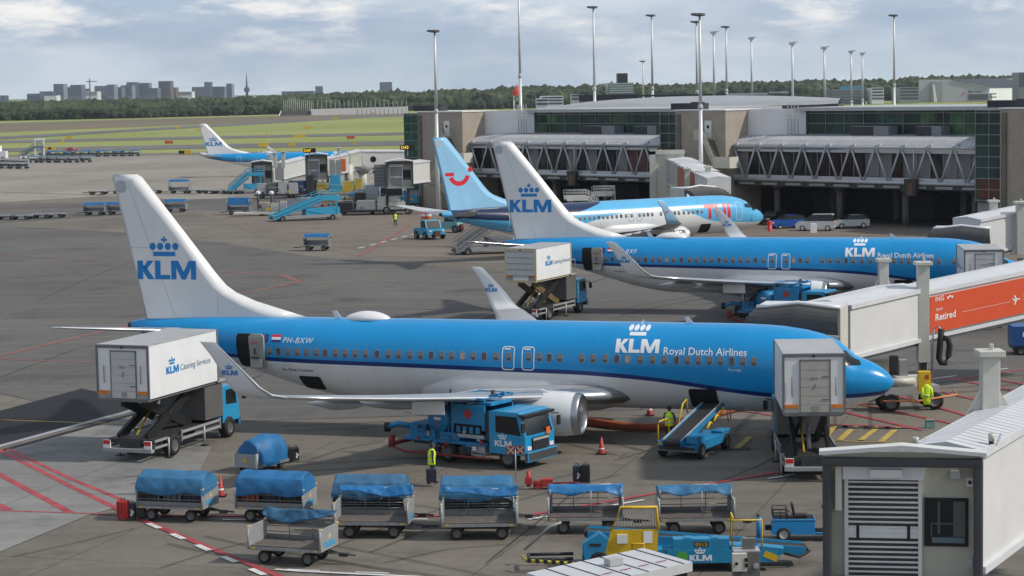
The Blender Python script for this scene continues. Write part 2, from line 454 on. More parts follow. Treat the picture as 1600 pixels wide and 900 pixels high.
for uv, w, m in (
    ([(-80, 668), (0, 704), (110, 760), (198, 802), (330, 857), (470, 914)], .30, REDM),
    ([(12, 702), (110, 748), (232, 798)], .26, REDM),
    ([(-80, 700), (0, 742), (110, 801)], .34, REDM),
    ([(-60, 796), (0, 798), (130, 802), (205, 805)], .16, REDM),
    ([(-20, 782), (14, 797)], .4, REDM),
    ([(208, 806), (430, 806), (820, 806), (1000, 775), (1150, 749), (1290, 726), (1420, 706)], .26, REDM),
    ([(-60, 572), (0, 556), (100, 532), (215, 505)], .42, REDF),
    ([(0, 561), (140, 567)], .3, REDF),
    ([(0, 398), (150, 409)], .25, REDF), ([(340, 424), (440, 430), (470, 440), (380, 458)], .5, REDF),
    ([(1160, 640), (1270, 662), (1430, 668)], .26, REDM), ([(1320, 644), (1440, 672)], .3, REDM),
    ([(1335, 630), (1490, 662)], .3, REDM), ([(1380, 612), (1520, 652)], .3, REDM), ([(1440, 606), (1560, 632)], .28, REDM),
    ([(1470, 588), (1640, 622)], .28, REDM), ([(1480, 594), (1600, 578), (1700, 564)], .28, REDM), ([(1540, 590), (1680, 614)], .28, REDM),
    ([(1040, 632), (1180, 644)], .3, REDF), ([(985, 604), (1160, 640)], .26, REDM),
    ([(0, 300), (180, 306), (420, 290), (640, 276)], .6, REDF), ([(0, 326), (300, 318)], .5, REDF), ([(640, 352), (560, 400)], .5, REDF),
    ([(1540, 560), (1700, 520)], .3, REDM)):
    strip('red_line', uv, w, z1, m)
for uv, w, m in (([(-80, 653), (0, 656), (105, 660), (230, 663)], .14, YLM), ([(0, 468), (225, 472)], .13, YLF), ([(0, 444), (220, 431)], .13, YLF), ([(430, 474), (760, 480)], .13, YLF), ([(480, 452), (600, 430)], .13, YLF),
                 ([(560, 664), (1200, 678)], .10, YLF), ([(1302, 689), (1420, 692)], .12, YLM)):
    strip('yellow_line', uv, w, z1, m)
for uv in ([(1312, 688), (1330, 671)], [(1345, 688), (1368, 671)], [(1377, 690), (1398, 672)], [(1290, 684), (1302, 668)], [(1152, 700), (1172, 683)]):
    strip('yellow_stop_bar', uv, .30, z2, YLM)
for u, v, t in ((1304, 667, '4'), (1337, 667, '5'), (1370, 668, '7'), (1403, 668, '8'), (1150, 701, '7')):
    mb = MB(); c = G(u, v)
    mb.add([c+Vector((-.62, -.36, .012)), c+Vector((.62, -.36, .012)), c+Vector((.62, .36, .012)), c+Vector((-.62, .36, .012))], [(0, 1, 2, 3)])
    s = text2d(t); decal(mb, s, lambda p: c+Vector((p[0]*.42-s[2]*.21, p[1]*.42-.2, .02)), 1)
    struct(mb.build('stand_number_patch', [BLM, YLM]), 'structure')
dashes('white_dashes', ((232, 818), (520, 946)), .26, 1.15, 1.25, z2, WHM)
dashes('white_dashes', ((340, 812), (840, 811)), .16, 1.9, 4.2, z2, WHM, .2)
dashes('white_dashes', ((826, 812), (1330, 726)), .2, 1.6, 2.6, z2, WHM)
dashes('white_dashes', ((1452, 593), (1650, 565)), .2, 2.2, 2.2, z2, WHM)
strip('white_line', [(430, 890), (470, 893), (660, 902)], .2, z2, WHM)
dashes('white_dashes', ((448, 890), (700, 900)), .12, 1.2, 1.3, z2+.004, WHM)
strip('white_line', [(0, 283), (110, 268), (420, 256)], .7, z1, mat('faded white marking', (.27, .265, .25), .8, var=.2))
strip('white_line', [(-40, 352), (190, 341)], .3, z1, mat('faded white marking', (.27, .265, .25), .8, var=.2))
strip('white_line', [(728, 410), (800, 410)], .25, z1, WHM)
dashes('white_dashes', ((560, 388), (655, 364)), .3, 2.0, 2.0, z2, WHM)
strip('white_line', [(700, 520), (830, 470), (1000, 418)], .2, z1, mat('dark seam', (.05, .05, .05), .9))

# tyre marks and tar-filled cracks
def soft(name, col, alpha):
    m = mat(name, col, .8, var=.2); m.node_tree.nodes['Principled BSDF'].inputs['Alpha'].default_value = alpha; return m
TYRE = soft('rubber marks', (.03, .03, .03), .30); TAR = soft('tar filled cracks', (.015, .015, .015), .5)
rt = random.Random(21)
for i in range(26):
    u, v = rt.uniform(-50, 1500), rt.uniform(480, 880); a = rt.choice((R(-17), R(73), R(20), R(-40)))+rt.uniform(-.2, .2); k = rt.uniform(-.035, .035); p = G(u, v); w = rt.uniform(.16, .34)
    for off in (0, 1.7):
        pts = []; q_ = Vector((p.x-math.sin(a)*off, p.y+math.cos(a)*off, 0)); b = a
        for j in range(12): pts.append(q_.copy()); q_ = q_+Vector((math.cos(b), math.sin(b), 0))*1.6; b += k
        strip('tyre_mark', None, w, .0075, TYRE, pts=pts)
for uv in ([(540, 790), (575, 765), (612, 742)], [(1000, 640), (1040, 615), (1085, 600)], [(760, 880), (860, 800), (905, 762)], [(20, 870), (120, 848), (210, 826)], [(480, 720), (540, 700), (600, 690)], [(960, 720), (1060, 690), (1180, 660)], [(60, 470), (150, 430), (215, 405)], [(0, 590), (120, 545), (200, 530)], [(560, 560), (700, 505), (800, 478)], [(1080, 770), (1180, 730), (1260, 690)], [(250, 888), (330, 862), (392, 846)], [(600, 880), (700, 858), (800, 850)]):
    strip('tar_seam', uv, .09, .0078, TAR)
# ---------------------------------------------------------------- airliners (local x aft from the nose, y towards starboard, z up)
KBLUE = (.0, .255, .58)
def livery_mat(name, cols, rough=.28):
    """colour bands by two stored heights above the paint edges: below s1 / thin line / above, and a second edge s2"""
    m = bpy.data.materials.new(name); m.use_nodes = True; t = m.node_tree; b = t.nodes['Principled BSDF']; n, l = t.nodes.new, t.links.new
    b.inputs['Roughness'].default_value = rough; b.inputs['Coat Weight'].default_value = .2; b.inputs['Coat Roughness'].default_value = .15; b.inputs['Specular IOR Level'].default_value = .4
    def att(k):
        a = n('ShaderNodeAttribute'); a.attribute_name = k; return a.outputs['Fac']
    def gt(s, v):
        x = n('ShaderNodeMath'); x.operation = 'GREATER_THAN'; l(s, x.inputs[0]); x.inputs[1].default_value = v; return x.outputs[0]
    def mixc(f, a, c):
        x = n('ShaderNodeMix'); x.data_type = 'RGBA'; l(f, x.inputs[0])
        for k, v in ((6, a), (7, c)):
            if isinstance(v, tuple): x.inputs[k].default_value = (*v, 1)
            else: l(v, x.inputs[k])
        return x.outputs[2]
    low, line, up, second, w = cols
    c = mixc(gt(att('s1'), 0), low, line)
    c = mixc(gt(att('s1'), w), c, up)
    c = mixc(gt(att('s2'), 0), c, second)
    g = n('ShaderNodeNewGeometry'); x = n('ShaderNodeTexNoise'); x.inputs['Scale'].default_value = .7; x.inputs['Detail'].default_value = 6
    mp = n('ShaderNodeMapping'); mp.inputs['Scale'].default_value = (1, 1, .4); l(g.outputs['Position'], mp.inputs[0]); l(mp.outputs[0], x.inputs['Vector'])
    r = n('ShaderNodeMapRange'); r.inputs[1].default_value = .3; r.inputs[2].default_value = .7; r.inputs[3].default_value = .94; r.inputs[4].default_value = 1.05
    l(x.outputs[0], r.inputs[0])
    to = n('ShaderNodeTexCoord'); so = n('ShaderNodeSeparateXYZ'); l(to.outputs['Object'], so.inputs[0])
    for k, step, wd in ((0, 1.52, .012), (2, 1.08, .018)):                # skin panel joints
        dv = n('ShaderNodeMath'); dv.operation = 'DIVIDE'; l(so.outputs[k], dv.inputs[0]); dv.inputs[1].default_value = step
        fr = n('ShaderNodeMath'); fr.operation = 'FRACT'; l(dv.outputs[0], fr.inputs[0])
        lt = n('ShaderNodeMath'); lt.operation = 'LESS_THAN'; l(fr.outputs[0], lt.inputs[0]); lt.inputs[1].default_value = wd
        ml = n('ShaderNodeMapRange'); ml.inputs[3].default_value = 1; ml.inputs[4].default_value = .82; l(lt.outputs[0], ml.inputs[0])
        vv = n('ShaderNodeVectorMath'); vv.operation = 'SCALE'; l(c, vv.inputs[0]); l(ml.outputs[0], vv.inputs['Scale']); c = vv.outputs[0]
    v = n('ShaderNodeVectorMath'); v.operation = 'SCALE'; l(c, v.inputs[0]); l(r.outputs[0], v.inputs['Scale'])
    l(v.outputs[0], b.inputs['Base Color'])
    return m
PWHITE = (.66, .665, .67)
LIV_K = livery_mat('blue and white livery', (PWHITE, (.0, .024, .15), KBLUE, KBLUE, .2))
LIV_T = livery_mat('light blue livery', ((.68, .69, .70), (.13, .47, .74), (.10, .42, .70), (.008, .022, .07), .02))
FINW = mat('white tail paint', (.70, .705, .71), .3, var=.05, sc=.6, coat=.3)
FINT = mat('light blue tail paint', (.26, .52, .74), .3, var=.05, sc=.6, coat=.3)
WINGG = mat('wing grey paint', (.33, .345, .36), .38, .1, var=.08, sc=1.2)
SLAT = mat('polished leading edge', (.55, .57, .60), .25, .8, var=.05)
NACW = mat('white nacelle paint', (.66, .67, .68), .3, var=.05, coat=.3)
LOGOB = mat('logo blue', (.0, .19, .52), .4, var=.03)
LOGOW = mat('logo white', (.78, .80, .82), .4, var=.02)
LOGOR = mat('logo red', (.62, .015, .03), .4, var=.03)
INK = mat('dark lettering', (.03, .05, .10), .5, var=0)
FANM = mat('fan blades', (.05, .052, .056), .4, .6, var=.3, sc=4)
WINF = mat('window surround', (.17, .24, .30), .45, .1, var=0)
WINP = mat('cabin window pane', (.07, .068, .07), .12, var=0)
WINS = mat('drawn window shade', (.36, .33, .29), .6, var=0)
EUB = mat('flag blue', (.0, .03, .22), .4, var=0)
DOORM = mat('door lining', (.34, .33, .30), .5, var=.08)
TOP = [(0, 2.88), (.12, 3.12), (.35, 3.36), (.8, 3.68), (1.4, 3.93), (1.75, 4.07), (2.1, 4.38), (2.6, 4.78), (3.2, 5.03), (4, 5.22), (5, 5.36), (6.2, 5.43), (8, 5.45), (30, 5.45), (32, 5.44), (34, 5.40), (36, 5.33), (37.4, 5.25), (38.02, 5.12)]
BOT = [(0, 2.86), (.12, 2.62), (.35, 2.4), (.8, 2.12), (1.4, 1.89), (2.1, 1.7), (3.2, 1.53), (4.5, 1.44), (6, 1.41), (24.6, 1.41), (26, 1.5), (28, 1.87), (30, 2.42), (32, 3.0), (34, 3.55), (36, 4.08), (37.4, 4.5), (38.02, 4.72)]
HW = [(0, .02), (.12, .27), (.35, .5), (.8, .83), (1.4, 1.13), (2.1, 1.40), (3.2, 1.66), (4.5, 1.82), (6, 1.88), (24.6, 1.88), (27, 1.82), (29, 1.68), (31, 1.46), (33, 1.18), (35, .84), (36.5, .55), (37.4, .36), (38.02, .2)]
def sect(x):
    t, b, h = smooth_tab(TOP, x), smooth_tab(BOT, x), smooth_tab(HW, x)
    return t, b, h, b+(t-b)*.53
def skin_y(x, z, off=.012):
    t, b, h, c = sect(x)
    q = (z-c)/((t-c) if z > c else (c-b))
    return h*math.sqrt(max(0, 1-min(q*q, .995)))+off
ZB_K = [(0, 2.36), (1.7, 2.26), (4, 2.24), (5.43, 2.28), (7.2, 2.46), (9.56, 2.78), (11, 2.94), (12.57, 3.06), (14.5, 3.16), (17.7, 3.22), (23.2, 3.33), (29.8, 3.44), (31, 3.48), (33, 3.6), (36, 4.1), (38, 4.5)]
ZB_T = [(0, 2.55), (1, 2.42), (3, 2.5), (5.5, 2.68), (7.5, 2.85), (8.6, 3.1), (9.8, 3.6), (11.2, 4.1), (13, 4.5), (15, 4.55), (18, 4.3), (20.8, 3.88), (23.5, 3.3), (26, 2.8), (28, 2.62), (30, 2.7), (33, 3.25), (38, 4.4)]
ZN_T = [(0, 9), (18, 7.5), (20, 5.6), (22, 4.95), (24, 4.45), (26, 4.15), (29, 3.95), (33, 4.15), (36, 4.5), (37, 4.75), (38, 9)]
AIRF = [(0, 0), (.012, .2), (.05, .36), (.12, .47), (.25, .52), (.42, .48), (.65, .33), (.85, .15), (1, .015)]
def aero(mb, st, m=0, mle=None):
    """stations (xle, xte, y, z, thickness, ny, nz) lofted"""
    rings = []
    prof = [(a, b) for a, b in AIRF]+[(a, -b*.75) for a, b in AIRF[-1:0:-1]]
    for xl, xt, y, z, t, ny, nz in st:
        rings.append([Vector((xl+(xt-xl)*a, y+ny*b*t, z+nz*b*t)) for a, b in prof])
    k0 = len(mb.f); mb.rings(rings, m)
    if mle is not None:
        n = len(prof)
        for i in range(k0, len(mb.f)-2):
            if (i-k0) % n in (0, 1, 2, n-1, n-2, n-3): mb.m[i] = mle
def airliner(name, label, pos, yaw, livery, title, reg, win_x, shades=(), scale=(1, 1, 1), group='airliners on the stands', trucks=True, full=True, cargo=True):
    K = livery == 'k'
    root = thing(name, label, 'airliner', pos, PI-yaw, group); root.scale = scale
    liv = LIV_K if K else LIV_T
    # fuselage ------------------------------------------------
    xs = [0, .05, .12, .22, .35, .55, .8, 1.1, 1.4, 1.75, 2.1, 2.6, 3.2, 4]+[5+.75*i for i in range(35)]+[31+.5*i for i in range(15)]+[38.02]
    mb = MB(); rings = []; nseg = 48
    for x in xs:
        t, b, h, c = sect(x); ring = []
        for i in range(nseg):
            a = 2*PI*i/nseg; y, z = math.cos(a)*h, math.sin(a); ring.append(Vector((x, y, c+z*((t-c) if z > 0 else (c-b)))))
        rings.append(ring)
    mb.rings(rings)
    # exhaust
    mb.lathe([(38.02, .17), (38.2, .15), (38.21, .1), (37.9, .09)], (0, 0, 4.92), 'X', 12, 5)
    nbase = len(mb.v)
    place = lambda s, x0, z0, mirror=False: (lambda p: Vector((x0-p[0]*s, skin_y(x0-p[0]*s, z0+p[1]*s), z0+p[1]*s)))
    if title:
        decal(mb, klm2d(), place(.60 if K else .5, 12.55, 4.22), 1, .12)
        s = text2d('Royal Dutch Airlines', offset=.012); k = 3.86/s[2]
        decal(mb, s, place(k, 10.27, 4.17), 1, .3)
    if reg:
        s = text2d(reg, .25, 0, 1.15); decal(mb, s, place(1.62/s[2], 29.2, 4.36), 1, .3)
        decal(mb, rect2d(0, 0, .46, .36), place(1, 30.45, 4.38), 3, .1)
        for i in range(12):
            a = 2*PI*i/12; decal(mb, (circ(.23+.12*math.cos(a), .18+.12*math.sin(a), .018, 5), [tuple(range(5))], 1), lambda p: Vector((30.45-p[0], skin_y(30.45-p[0], 4.38+p[1], .018), 4.38+p[1])), 6)
        for k, mm in ((0, 3), (1, 1), (2, 2)): decal(mb, rect2d(0, .12*k, .48, .12*k+.12), place(1, 29.8, 4.38), mm, .06)
        s = text2d('The Flying Dutchman', .15); decal(mb, s, place(1.75/s[2], 29.35, 2.98), 4, .4)
        s = text2d('Purmerland' if 'F' in reg else 'Partridge', .1); decal(mb, s, place(.62/s[2], 7.25, 3.48), 1, .5)
    if not K:
        s = text2d('TUI', 0, .06, 1.08); decal(mb, s, place(1.42, 8.75, 3.2), 2, .1)
    om = 1
    for x in (17.69, 16.72):                                           # over-wing exits
        decal(mb, frame2d(-.31, -.55, .31, .55, .15, .045), (lambda x: lambda p: Vector((x-p[0], skin_y(x, 3.86+p[1]), 3.86+p[1])))(x), 1 if K else 7, .1)
        decal(mb, rect2d(-.2, .40, .1, .46), (lambda x: lambda p: Vector((x-p[0], skin_y(x, 3.86+p[1]), 3.86+p[1])))(x), 1)
    decal(mb, frame2d(-.42, -.95, .42, .95, .18, .04), lambda p: Vector((4.35-p[0], skin_y(4.35-p[0], 3.75+p[1]), 3.75+p[1])), 1, .1)
    if not K or not trucks: decal(mb, frame2d(-.38, -.85, .38, .85, .16, .04), lambda p: Vector((31-p[0], skin_y(31-p[0], 3.95+p[1]), 3.95+p[1])), 1, .1)
    for x in (2.65,):                                                  # pitot probes
        for z in (3.15, 2.85, 2.68): mb.tube((x, skin_y(x, z, -.02), z), (x-.12, skin_y(x, z, .1), z), .025, 6, 5)
    f = mb.build('fuselage', [liv, LOGOW, LOGOR, EUB, INK, DARK, YELLOW, mat('exit outline blue', (.08, .33, .62), .4, var=0)], root)
    me = f.data
    a1 = me.attributes.new('s1', 'FLOAT', 'POINT'); a2 = me.attributes.new('s2', 'FLOAT', 'POINT')
    zb = ZB_K if K else ZB_T
    for i, v in enumerate(me.vertices):
        a1.data[i].value = v.co.z-smooth_tab(zb, v.co.x); a2.data[i].value = (v.co.z-smooth_tab(ZN_T, v.co.x)) if not K else -1
    # cabin windows ------------------------------------------
    def win_mesh(shade):
        w = MB(); y0 = 0
        P = rrect(-.15, -.22, .15, .22, .12, 3); Q = rrect(-.115, -.18, .115, .18, .09, 3); n = len(P)
        bend = lambda z: -(z*z)/(2*1.9)
        w.add([(a, bend(b)+.012, b) for a, b in P]+[(a, bend(b)+.02, b) for a, b in Q], [(i, (i+1) % n, n+(i+1) % n, n+i) for i in range(n)], 0)
        w.add([(a, bend(b)+.008, b) for a, b in Q], [tuple(range(n))], 1)
        if shade == 1: w.add([(-.11, .012, -.04), (.11, .012, -.04), (.11, bend(.17)+.012, .17), (-.11, bend(.17)+.012, .17)], [(0, 1, 2, 3)], 2)
        if shade == 2: w.add([(a*.96, bend(b)+.013, b*.96) for a, b in Q], [tuple(range(n))], 3)
        return w
    protos = {}
    for i, x in enumerate(win_x):
        if not K and x < 8.9: continue
        sh = 2 if i in shades else (0 if (i*7+3) % 5 == 0 else 1)
        if sh not in protos:
            o = win_mesh(sh).build('cabin_window', [WINF, WINP, mat('half drawn shade', (.20, .19, .185), .6, var=0), WINS], root); protos[sh] = o
        else:
            o = protos[sh].copy(); C.objects.link(o)
        z = 3.93; t, b, h, c = sect(x)
        o.location = (x, skin_y(x, z, .0), z); th = math.asin(min(1, (z-c)/(t-c))); o.rotation_euler = (-th*0+th, 0, 0) if False else (th, 0, 0)
        dx = .2; o.rotation_euler = (th, 0, math.atan2(skin_y(x+dx, z)-skin_y(x-dx, z), 2*dx))
        if sh == 2: o['label'] = 'window with its pale shade fully drawn'
    # cockpit windows -----------------------------------------
    for k, (x0, x1, zl, zh) in enumerate(((1.36, 2.38, 3.74, 4.36), (2.46, 2.98, 4.04, 4.5), (3.04, 3.42, 4.10, 4.46))):
        w = MB(); vs = []
        P = [(x0+.02, zl), (x1, zl+.02), (x1, zh), (x0+.42*(k == 0)+.06*(k > 0), zh)]
        n = 6
        for i in range(n+1):
            for j in range(n+1):
                u, v = i/n, j/n
                xx = (P[0][0]*(1-u)+P[1][0]*u)*(1-v)+(P[3][0]*(1-u)+P[2][0]*u)*v
                zz = (P[0][1]*(1-u)+P[1][1]*u)*(1-v)+(P[3][1]*(1-u)+P[2][1]*u)*v
                t = sect(xx)[0]; zz = min(zz, t-.05)
                vs.append((xx, skin_y(xx, zz, .05), zz))
        w.add(vs, [(i*(n+1)+j, (i+1)*(n+1)+j, (i+1)*(n+1)+j+1, i*(n+1)+j+1) for i in range(n) for j in range(n)], 0, True)
        w.build('cockpit_window', GLASS, root)
    # fin --------------------------------------------------------
    th = lambda z: .19-(z-5)*.014
    outer = [(37.2, 5.12), (38.02, 8.8), (38.85, 12.35), (38.80, 12.5), (37.45, 12.5), (37.2, 12.36), (34.95, 9.6), (33.35, 7.6), (32.79, 6.98), (32.25, 6.62), (31.2, 6.2), (30, 5.86), (28.6, 5.47), (29.2, 5.2)]
    inner = [(37.05, 5.3), (37.7, 8.3), (38.4, 11.3), (38.55, 12.2), (37.75, 12.2), (37.65, 12.0), (35.5, 9.5), (34.0, 7.5), (33.5, 6.9), (33.0, 6.5), (31.9, 5.95), (31.0, 5.6), (30.3, 5.4), (30.8, 5.3)]
    mb = MB(); n = len(outer)
    for sgn in (1, -1):
        vs = [(x, 0, z) for x, z in outer]+[(x, sgn*th(z), z) for x, z in inner]
        mb.add(vs, [(i, (i+1) % n, n+(i+1) % n, n+i) for i in range(n)], 0, True)
        mb.add(vs[n:], [tuple(range(n))], 0)
        pl = lambda s, x0, z0: (lambda p: Vector((x0-p[0]*s, sgn*(th(z0+p[1]*s)+.008), z0+p[1]*s)))
        if K: decal(mb, klm2d(), pl(.935, 37.55, 7.26), 1)
        else:
            sm = [(.62*math.cos(a), .62*math.sin(a)) for a in [PI+.35+(PI-.55)*i/14 for i in range(15)]]
            inn = [(p[0]*.62, p[1]*.62) for p in sm]
            vs2 = sm+inn[::-1]; m_ = len(sm)
            decal(mb, (vs2, [(i, i+1, 2*m_-2-i, 2*m_-1-i) for i in range(m_-1)], 1), pl(1.9, 36.1, 8.85), 2)
            decal(mb, rect2d(-.78, -.1, -.28, .08), pl(1.9, 36.1, 8.85), 2)
            decal(mb, (circ(.66, .22, .13), [tuple(range(16))], 1), pl(1.9, 36.1, 8.85), 2)
    for z0, x0 in ((11.9, 38.3),):
        decal(mb, (rrect(0, -.3, .55, .3, .2), [tuple(range(20))], 1), lambda p: Vector((x0-p[0]+.3, th(12)+.02, z0+p[1])), 3)
    for sgn in (1, -1):
        for (xa, za), (xb, zb_) in (((35.55, 5.4), (37.95, 12.1)), ((36.3, 8.85), (38.1, 8.85)), ((33.2, 6.4), (33.2, 5.5))):
            dx, dz = (.012, 0) if abs(xa-xb) < abs(za-zb_) else (0, .012)
            mb.add([(x+i*dx, sgn*(th(z)+.007), z+i*dz) for x, z, i in ((xa, za, -1), (xb, zb_, -1), (xb, zb_, 1), (xa, za, 1))], [(0, 1, 2, 3)], 3)
    mb.build('fin', [FINW if K else FINT, LOGOB, LOGOR, mat('tail panel seam', (.42, .44, .47), .4, var=.02)], root)
    # wings --------------------------------------------------------
    for sd in (1, -1):
        mb = MB()
        st = [(11.9, 20.9, 1.3*sd, 2.12, 1.15, 0, 1), (13.0, 20.6, 2.3*sd, 2.2, .95, 0, 1), (14.55, 20.2, 4.8*sd, 2.5, .62, 0, 1), (16.0, 20.6, 7*sd, 2.74, .48, 0, 1), (18.9, 22.2, 11.5*sd, 3.28, .34, 0, 1), (21.2, 23.5, 15*sd, 3.76, .26, 0, 1), (22.5, 24.3, 17*sd, 4.06, .2, 0, 1)]
        aero(mb, st, 0, 1)
        w = mb.build('wing', [WINGG, SLAT], root)
        mb = MB()
        st = [(22.5, 24.3, 17*sd, 4.06, .2, 0, 1), (22.95, 24.5, 17.4*sd, 4.2, .15, -.45*sd, .9), (23.4, 24.75, 17.62*sd, 4.55, .12, -.85*sd, .5), (23.9, 25.0, 17.75*sd, 5.1, .09, -.98*sd, .15), (24.6, 25.4, 17.84*sd, 5.8, .07, -1*sd, .1), (25.18, 25.85, 17.9*sd, 6.38, .06, -1*sd, .1), (25.35, 25.88, 17.9*sd, 6.42, .02, -1*sd, .1)]
        aero(mb, st, 0, 1)
        for fc in (1, -1):
            pl = lambda p: Vector((24.98-p[0]*.2, sd*(17.75+(5.05+p[1]*.2-5.1)*.13)+fc*.06, 5.05+p[1]*.2))
            if K: decal(mb, klm2d(), pl, 2)
            else:
                sm = [(.6*math.cos(a), .6*math.sin(a)) for a in [PI+.3+(PI-.5)*i/8 for i in range(9)]]; m_ = 9
                decal(mb, (sm+[(p[0]*.65, p[1]*.65) for p in sm][::-1], [(i, i+1, 2*m_-2-i, 2*m_-1-i) for i in range(m_-1)], 1), lambda p: Vector((24.75-p[0]*.4, sd*17.8+fc*.07, 5.45+p[1]*.4)), 3)
        mb.build('winglet', [FINW if K else mat('light blue winglet', (.30, .55, .78), .35, var=.04), mat('winglet edge', (.42, .44, .46), .35, .2, var=.04), LOGOB, LOGOR], w)
        for y, xa, xb, z in ((6.2, 18.3, 22.0, 2.3), (9.0, 19.2, 22.6, 2.68), (12.3, 20.9, 23.6, 3.12)):
            q = MB(); q.lathe([(xa, .02), (xa+.5, .2), (xa+1.4, .27), (xb-.9, .2), (xb, .02)], (0, y*sd, z), 'X', 10); q.build('flap_track_fairing', WINGG, w)
        if sd == 1 and full:
            q = MB(); q.box((19.0, 9.6, 2.62), (1.5, .05, .55), rz=0); q.build('refuel_panel_door', WHITE, w)
        # stabiliser
        mb = MB(); aero(mb, [(33.9, 37.8, .3*sd, 4.72, .34, 0, 1), (34.6, 37.9, 1.0*sd, 4.78, .3, 0, 1), (38.1, 39.1, 6.9*sd, 5.55, .1, 0, 1), (38.5, 39.12, 7.17*sd, 5.58, .05, 0, 1)], 0, 1)
        mb.build('stabilizer', [mat('stabilizer grey', (.50, .51, .53), .35, .1, var=.05), SLAT], root)
        # engine
        mb = MB(); o = (0, 4.83*sd, 1.74)
        mb.lathe([(13.42, .95), (13.6, 1.0), (14.1, 1.06), (14.8, 1.08), (15.7, 1.05), (16.6, .95), (17.3, .83), (17.3, .78), (16.8, .74)], o, 'X', 36, 0, .9)
        mb.lathe([(16.6, .62), (17.4, .52), (18.2, .36), (18.2, .3), (17.9, .28), (18.7, .03)], o, 'X', 20, 1)
        if not K:
            s = text2d('TUI.COM', 0, .03); k = 1.9/s[2]
            decal(mb, s, lambda p: Vector((15.9-p[0]*k, sd*4.83+sd*(math.sqrt(1.08**2-min(.95, (p[1]*k+.42)**2))+.03), 1.74+.42+p[1]*k)), 3, .15)
        mb.prism([(14.4, .9), (15.2, 1.16), (18.4, 1.05), (19.4, .85), (17.4, .55)], o, (1, 0, 0), (0, 0, 1), (0, .3*sd, 0), 0)
        e = mb.build('engine', [NACW, FANM, DARK, INK], root)
        q = MB(); q.lathe([(13.75, .79), (13.5, .81), (13.38, .85), (13.3, .9), (13.34, .96), (13.45, .99), (13.62, 1.005)], o, 'X', 36, 0, .9); q.build('inlet_lip', CHROME, e)
        q = MB(); q.lathe([(13.75, .79), (14.0, .80), (14.4, .79)], o, 'X', 36, 1, .95); q.lathe([(14.3, .8), (14.32, .3), (14.0, .18), (13.85, .03)], o, 'X', 24, 0); q.build('fan', [FANM, GREY], e)
    # belly fairing and light
    mb = MB(); mb.lathe([(10.9, .05), (12, .8), (13.6, 1.35), (16, 1.6), (20, 1.6), (22, 1.2), (23.6, .1)], (0, 0, 2.25), 'X', 28, 0, .72)
    for v in range(len(mb.v)):
        x, y, z = mb.v[v]; mb.v[v] = (x, y*1.32, z)
    mb.build('wing_root_fairing', mat('fairing grey white', (.55, .56, .57), .32, var=.05, coat=.2), root)
    mb = MB(); mb.add([(13.25+.22*a, 0, 2.55+.1*b) for a, b in circ(0, 0, 1, 12)], [tuple(range(12))]); 
    # gear ----------------------------------------------------------
    for nm, x, ys, r, wd in (('main_gear', 19.6, (2.86, -2.86), .56, .4), ('nose_gear', 4.0, (0,), .34, .2)):
        for y in ys:
            mb = MB(); mb.tube((x, y, r), (x, y*.93, 2.1), .11, 10); mb.tube((x, y-.3, r), (x, y+.3, r), .07, 8); mb.bar((x, y, r+.5), (x-.9, y*.9, 1.8), .1)
            if nm == 'nose_gear': mb.box((x-.35, .32, 1.2), (.7, .04, .55)); mb.box((x-.35, -.32, 1.2), (.7, .04, .55))
            g = mb.build(nm, [LGREY], root)
            for k in (-1, 1):
                q = MB(); q.wheel((x, y+k*(wd*.75), r), r, wd, 18); q.build('wheel', [BLACK, HUB], g)
    # antennas and dome
    if K:
        mb = MB(); rings = []
        for i in range(11):
            x = 24.1+2.5*i/10; h = .42*math.sin(PI*i/10)**.65+.002
            rings.append([Vector((x, .62*math.cos(a)*(h/.42), 5.38+h*math.sin(a))) for a in [PI*j/10 for j in range(11)]])
        mb.rings(rings); mb.build('satellite_dome', FINW, root)
    mb = MB(); mb.prism([(0, 0), (.35, 0), (.5, .36), (.28, .36)], (26.7, -.02, 5.42), (1, 0, 0), (0, 0, 1), (0, .04, 0)); mb.build('blade_antenna', FINW, root)
    mb = MB(); mb.prism([(0, 0), (.35, 0), (.45, .3), (.28, .3)], (9.2, -.02, 5.42), (1, 0, 0), (0, 0, 1), (0, .04, 0)); mb.build('blade_antenna', FINW, root)
    # open holds and doorway, their inner dark painted as patches; service door --------------------------------------
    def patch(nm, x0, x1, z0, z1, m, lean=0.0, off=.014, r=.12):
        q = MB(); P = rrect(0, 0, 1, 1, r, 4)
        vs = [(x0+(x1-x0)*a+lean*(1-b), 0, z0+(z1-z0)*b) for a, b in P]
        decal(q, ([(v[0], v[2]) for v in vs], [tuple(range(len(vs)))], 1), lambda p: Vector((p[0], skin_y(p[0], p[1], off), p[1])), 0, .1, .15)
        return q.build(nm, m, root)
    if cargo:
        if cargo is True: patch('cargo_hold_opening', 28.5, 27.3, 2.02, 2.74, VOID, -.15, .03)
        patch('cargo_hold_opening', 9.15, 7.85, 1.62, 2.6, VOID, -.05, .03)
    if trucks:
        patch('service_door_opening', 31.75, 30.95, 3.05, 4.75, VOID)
        q = MB(); P = rrect(0, 0, .82, 1.72, .2, 4); n = len(P)
        f = lambda a, b, o: (30.98-a, skin_y(30.98-a, min(3.05+b, 4.6), .16+o)-max(0, b-1.2)*.12, 3.05+b)
        q.add([f(a, b, 0) for a, b in P]+[f(a, b, .14) for a, b in P], [(i, (i+1) % n, n+(i+1) % n, n+i) for i in range(n)]+[tuple(range(n)), tuple(range(2*n-1, n-1, -1))], 0)
        q.bb(f(.2, .55, .15), f(.6, .62, .2), 1); q.bb(f(.38, .75, .15), f(.45, 1.05, .2), 1); q.bb(f(.2, 1.28, .15), f(.55, 1.34, .18), 2)
        q.box(Vector(f(.42, .3, .2)), (.6, .12, .42), 0)
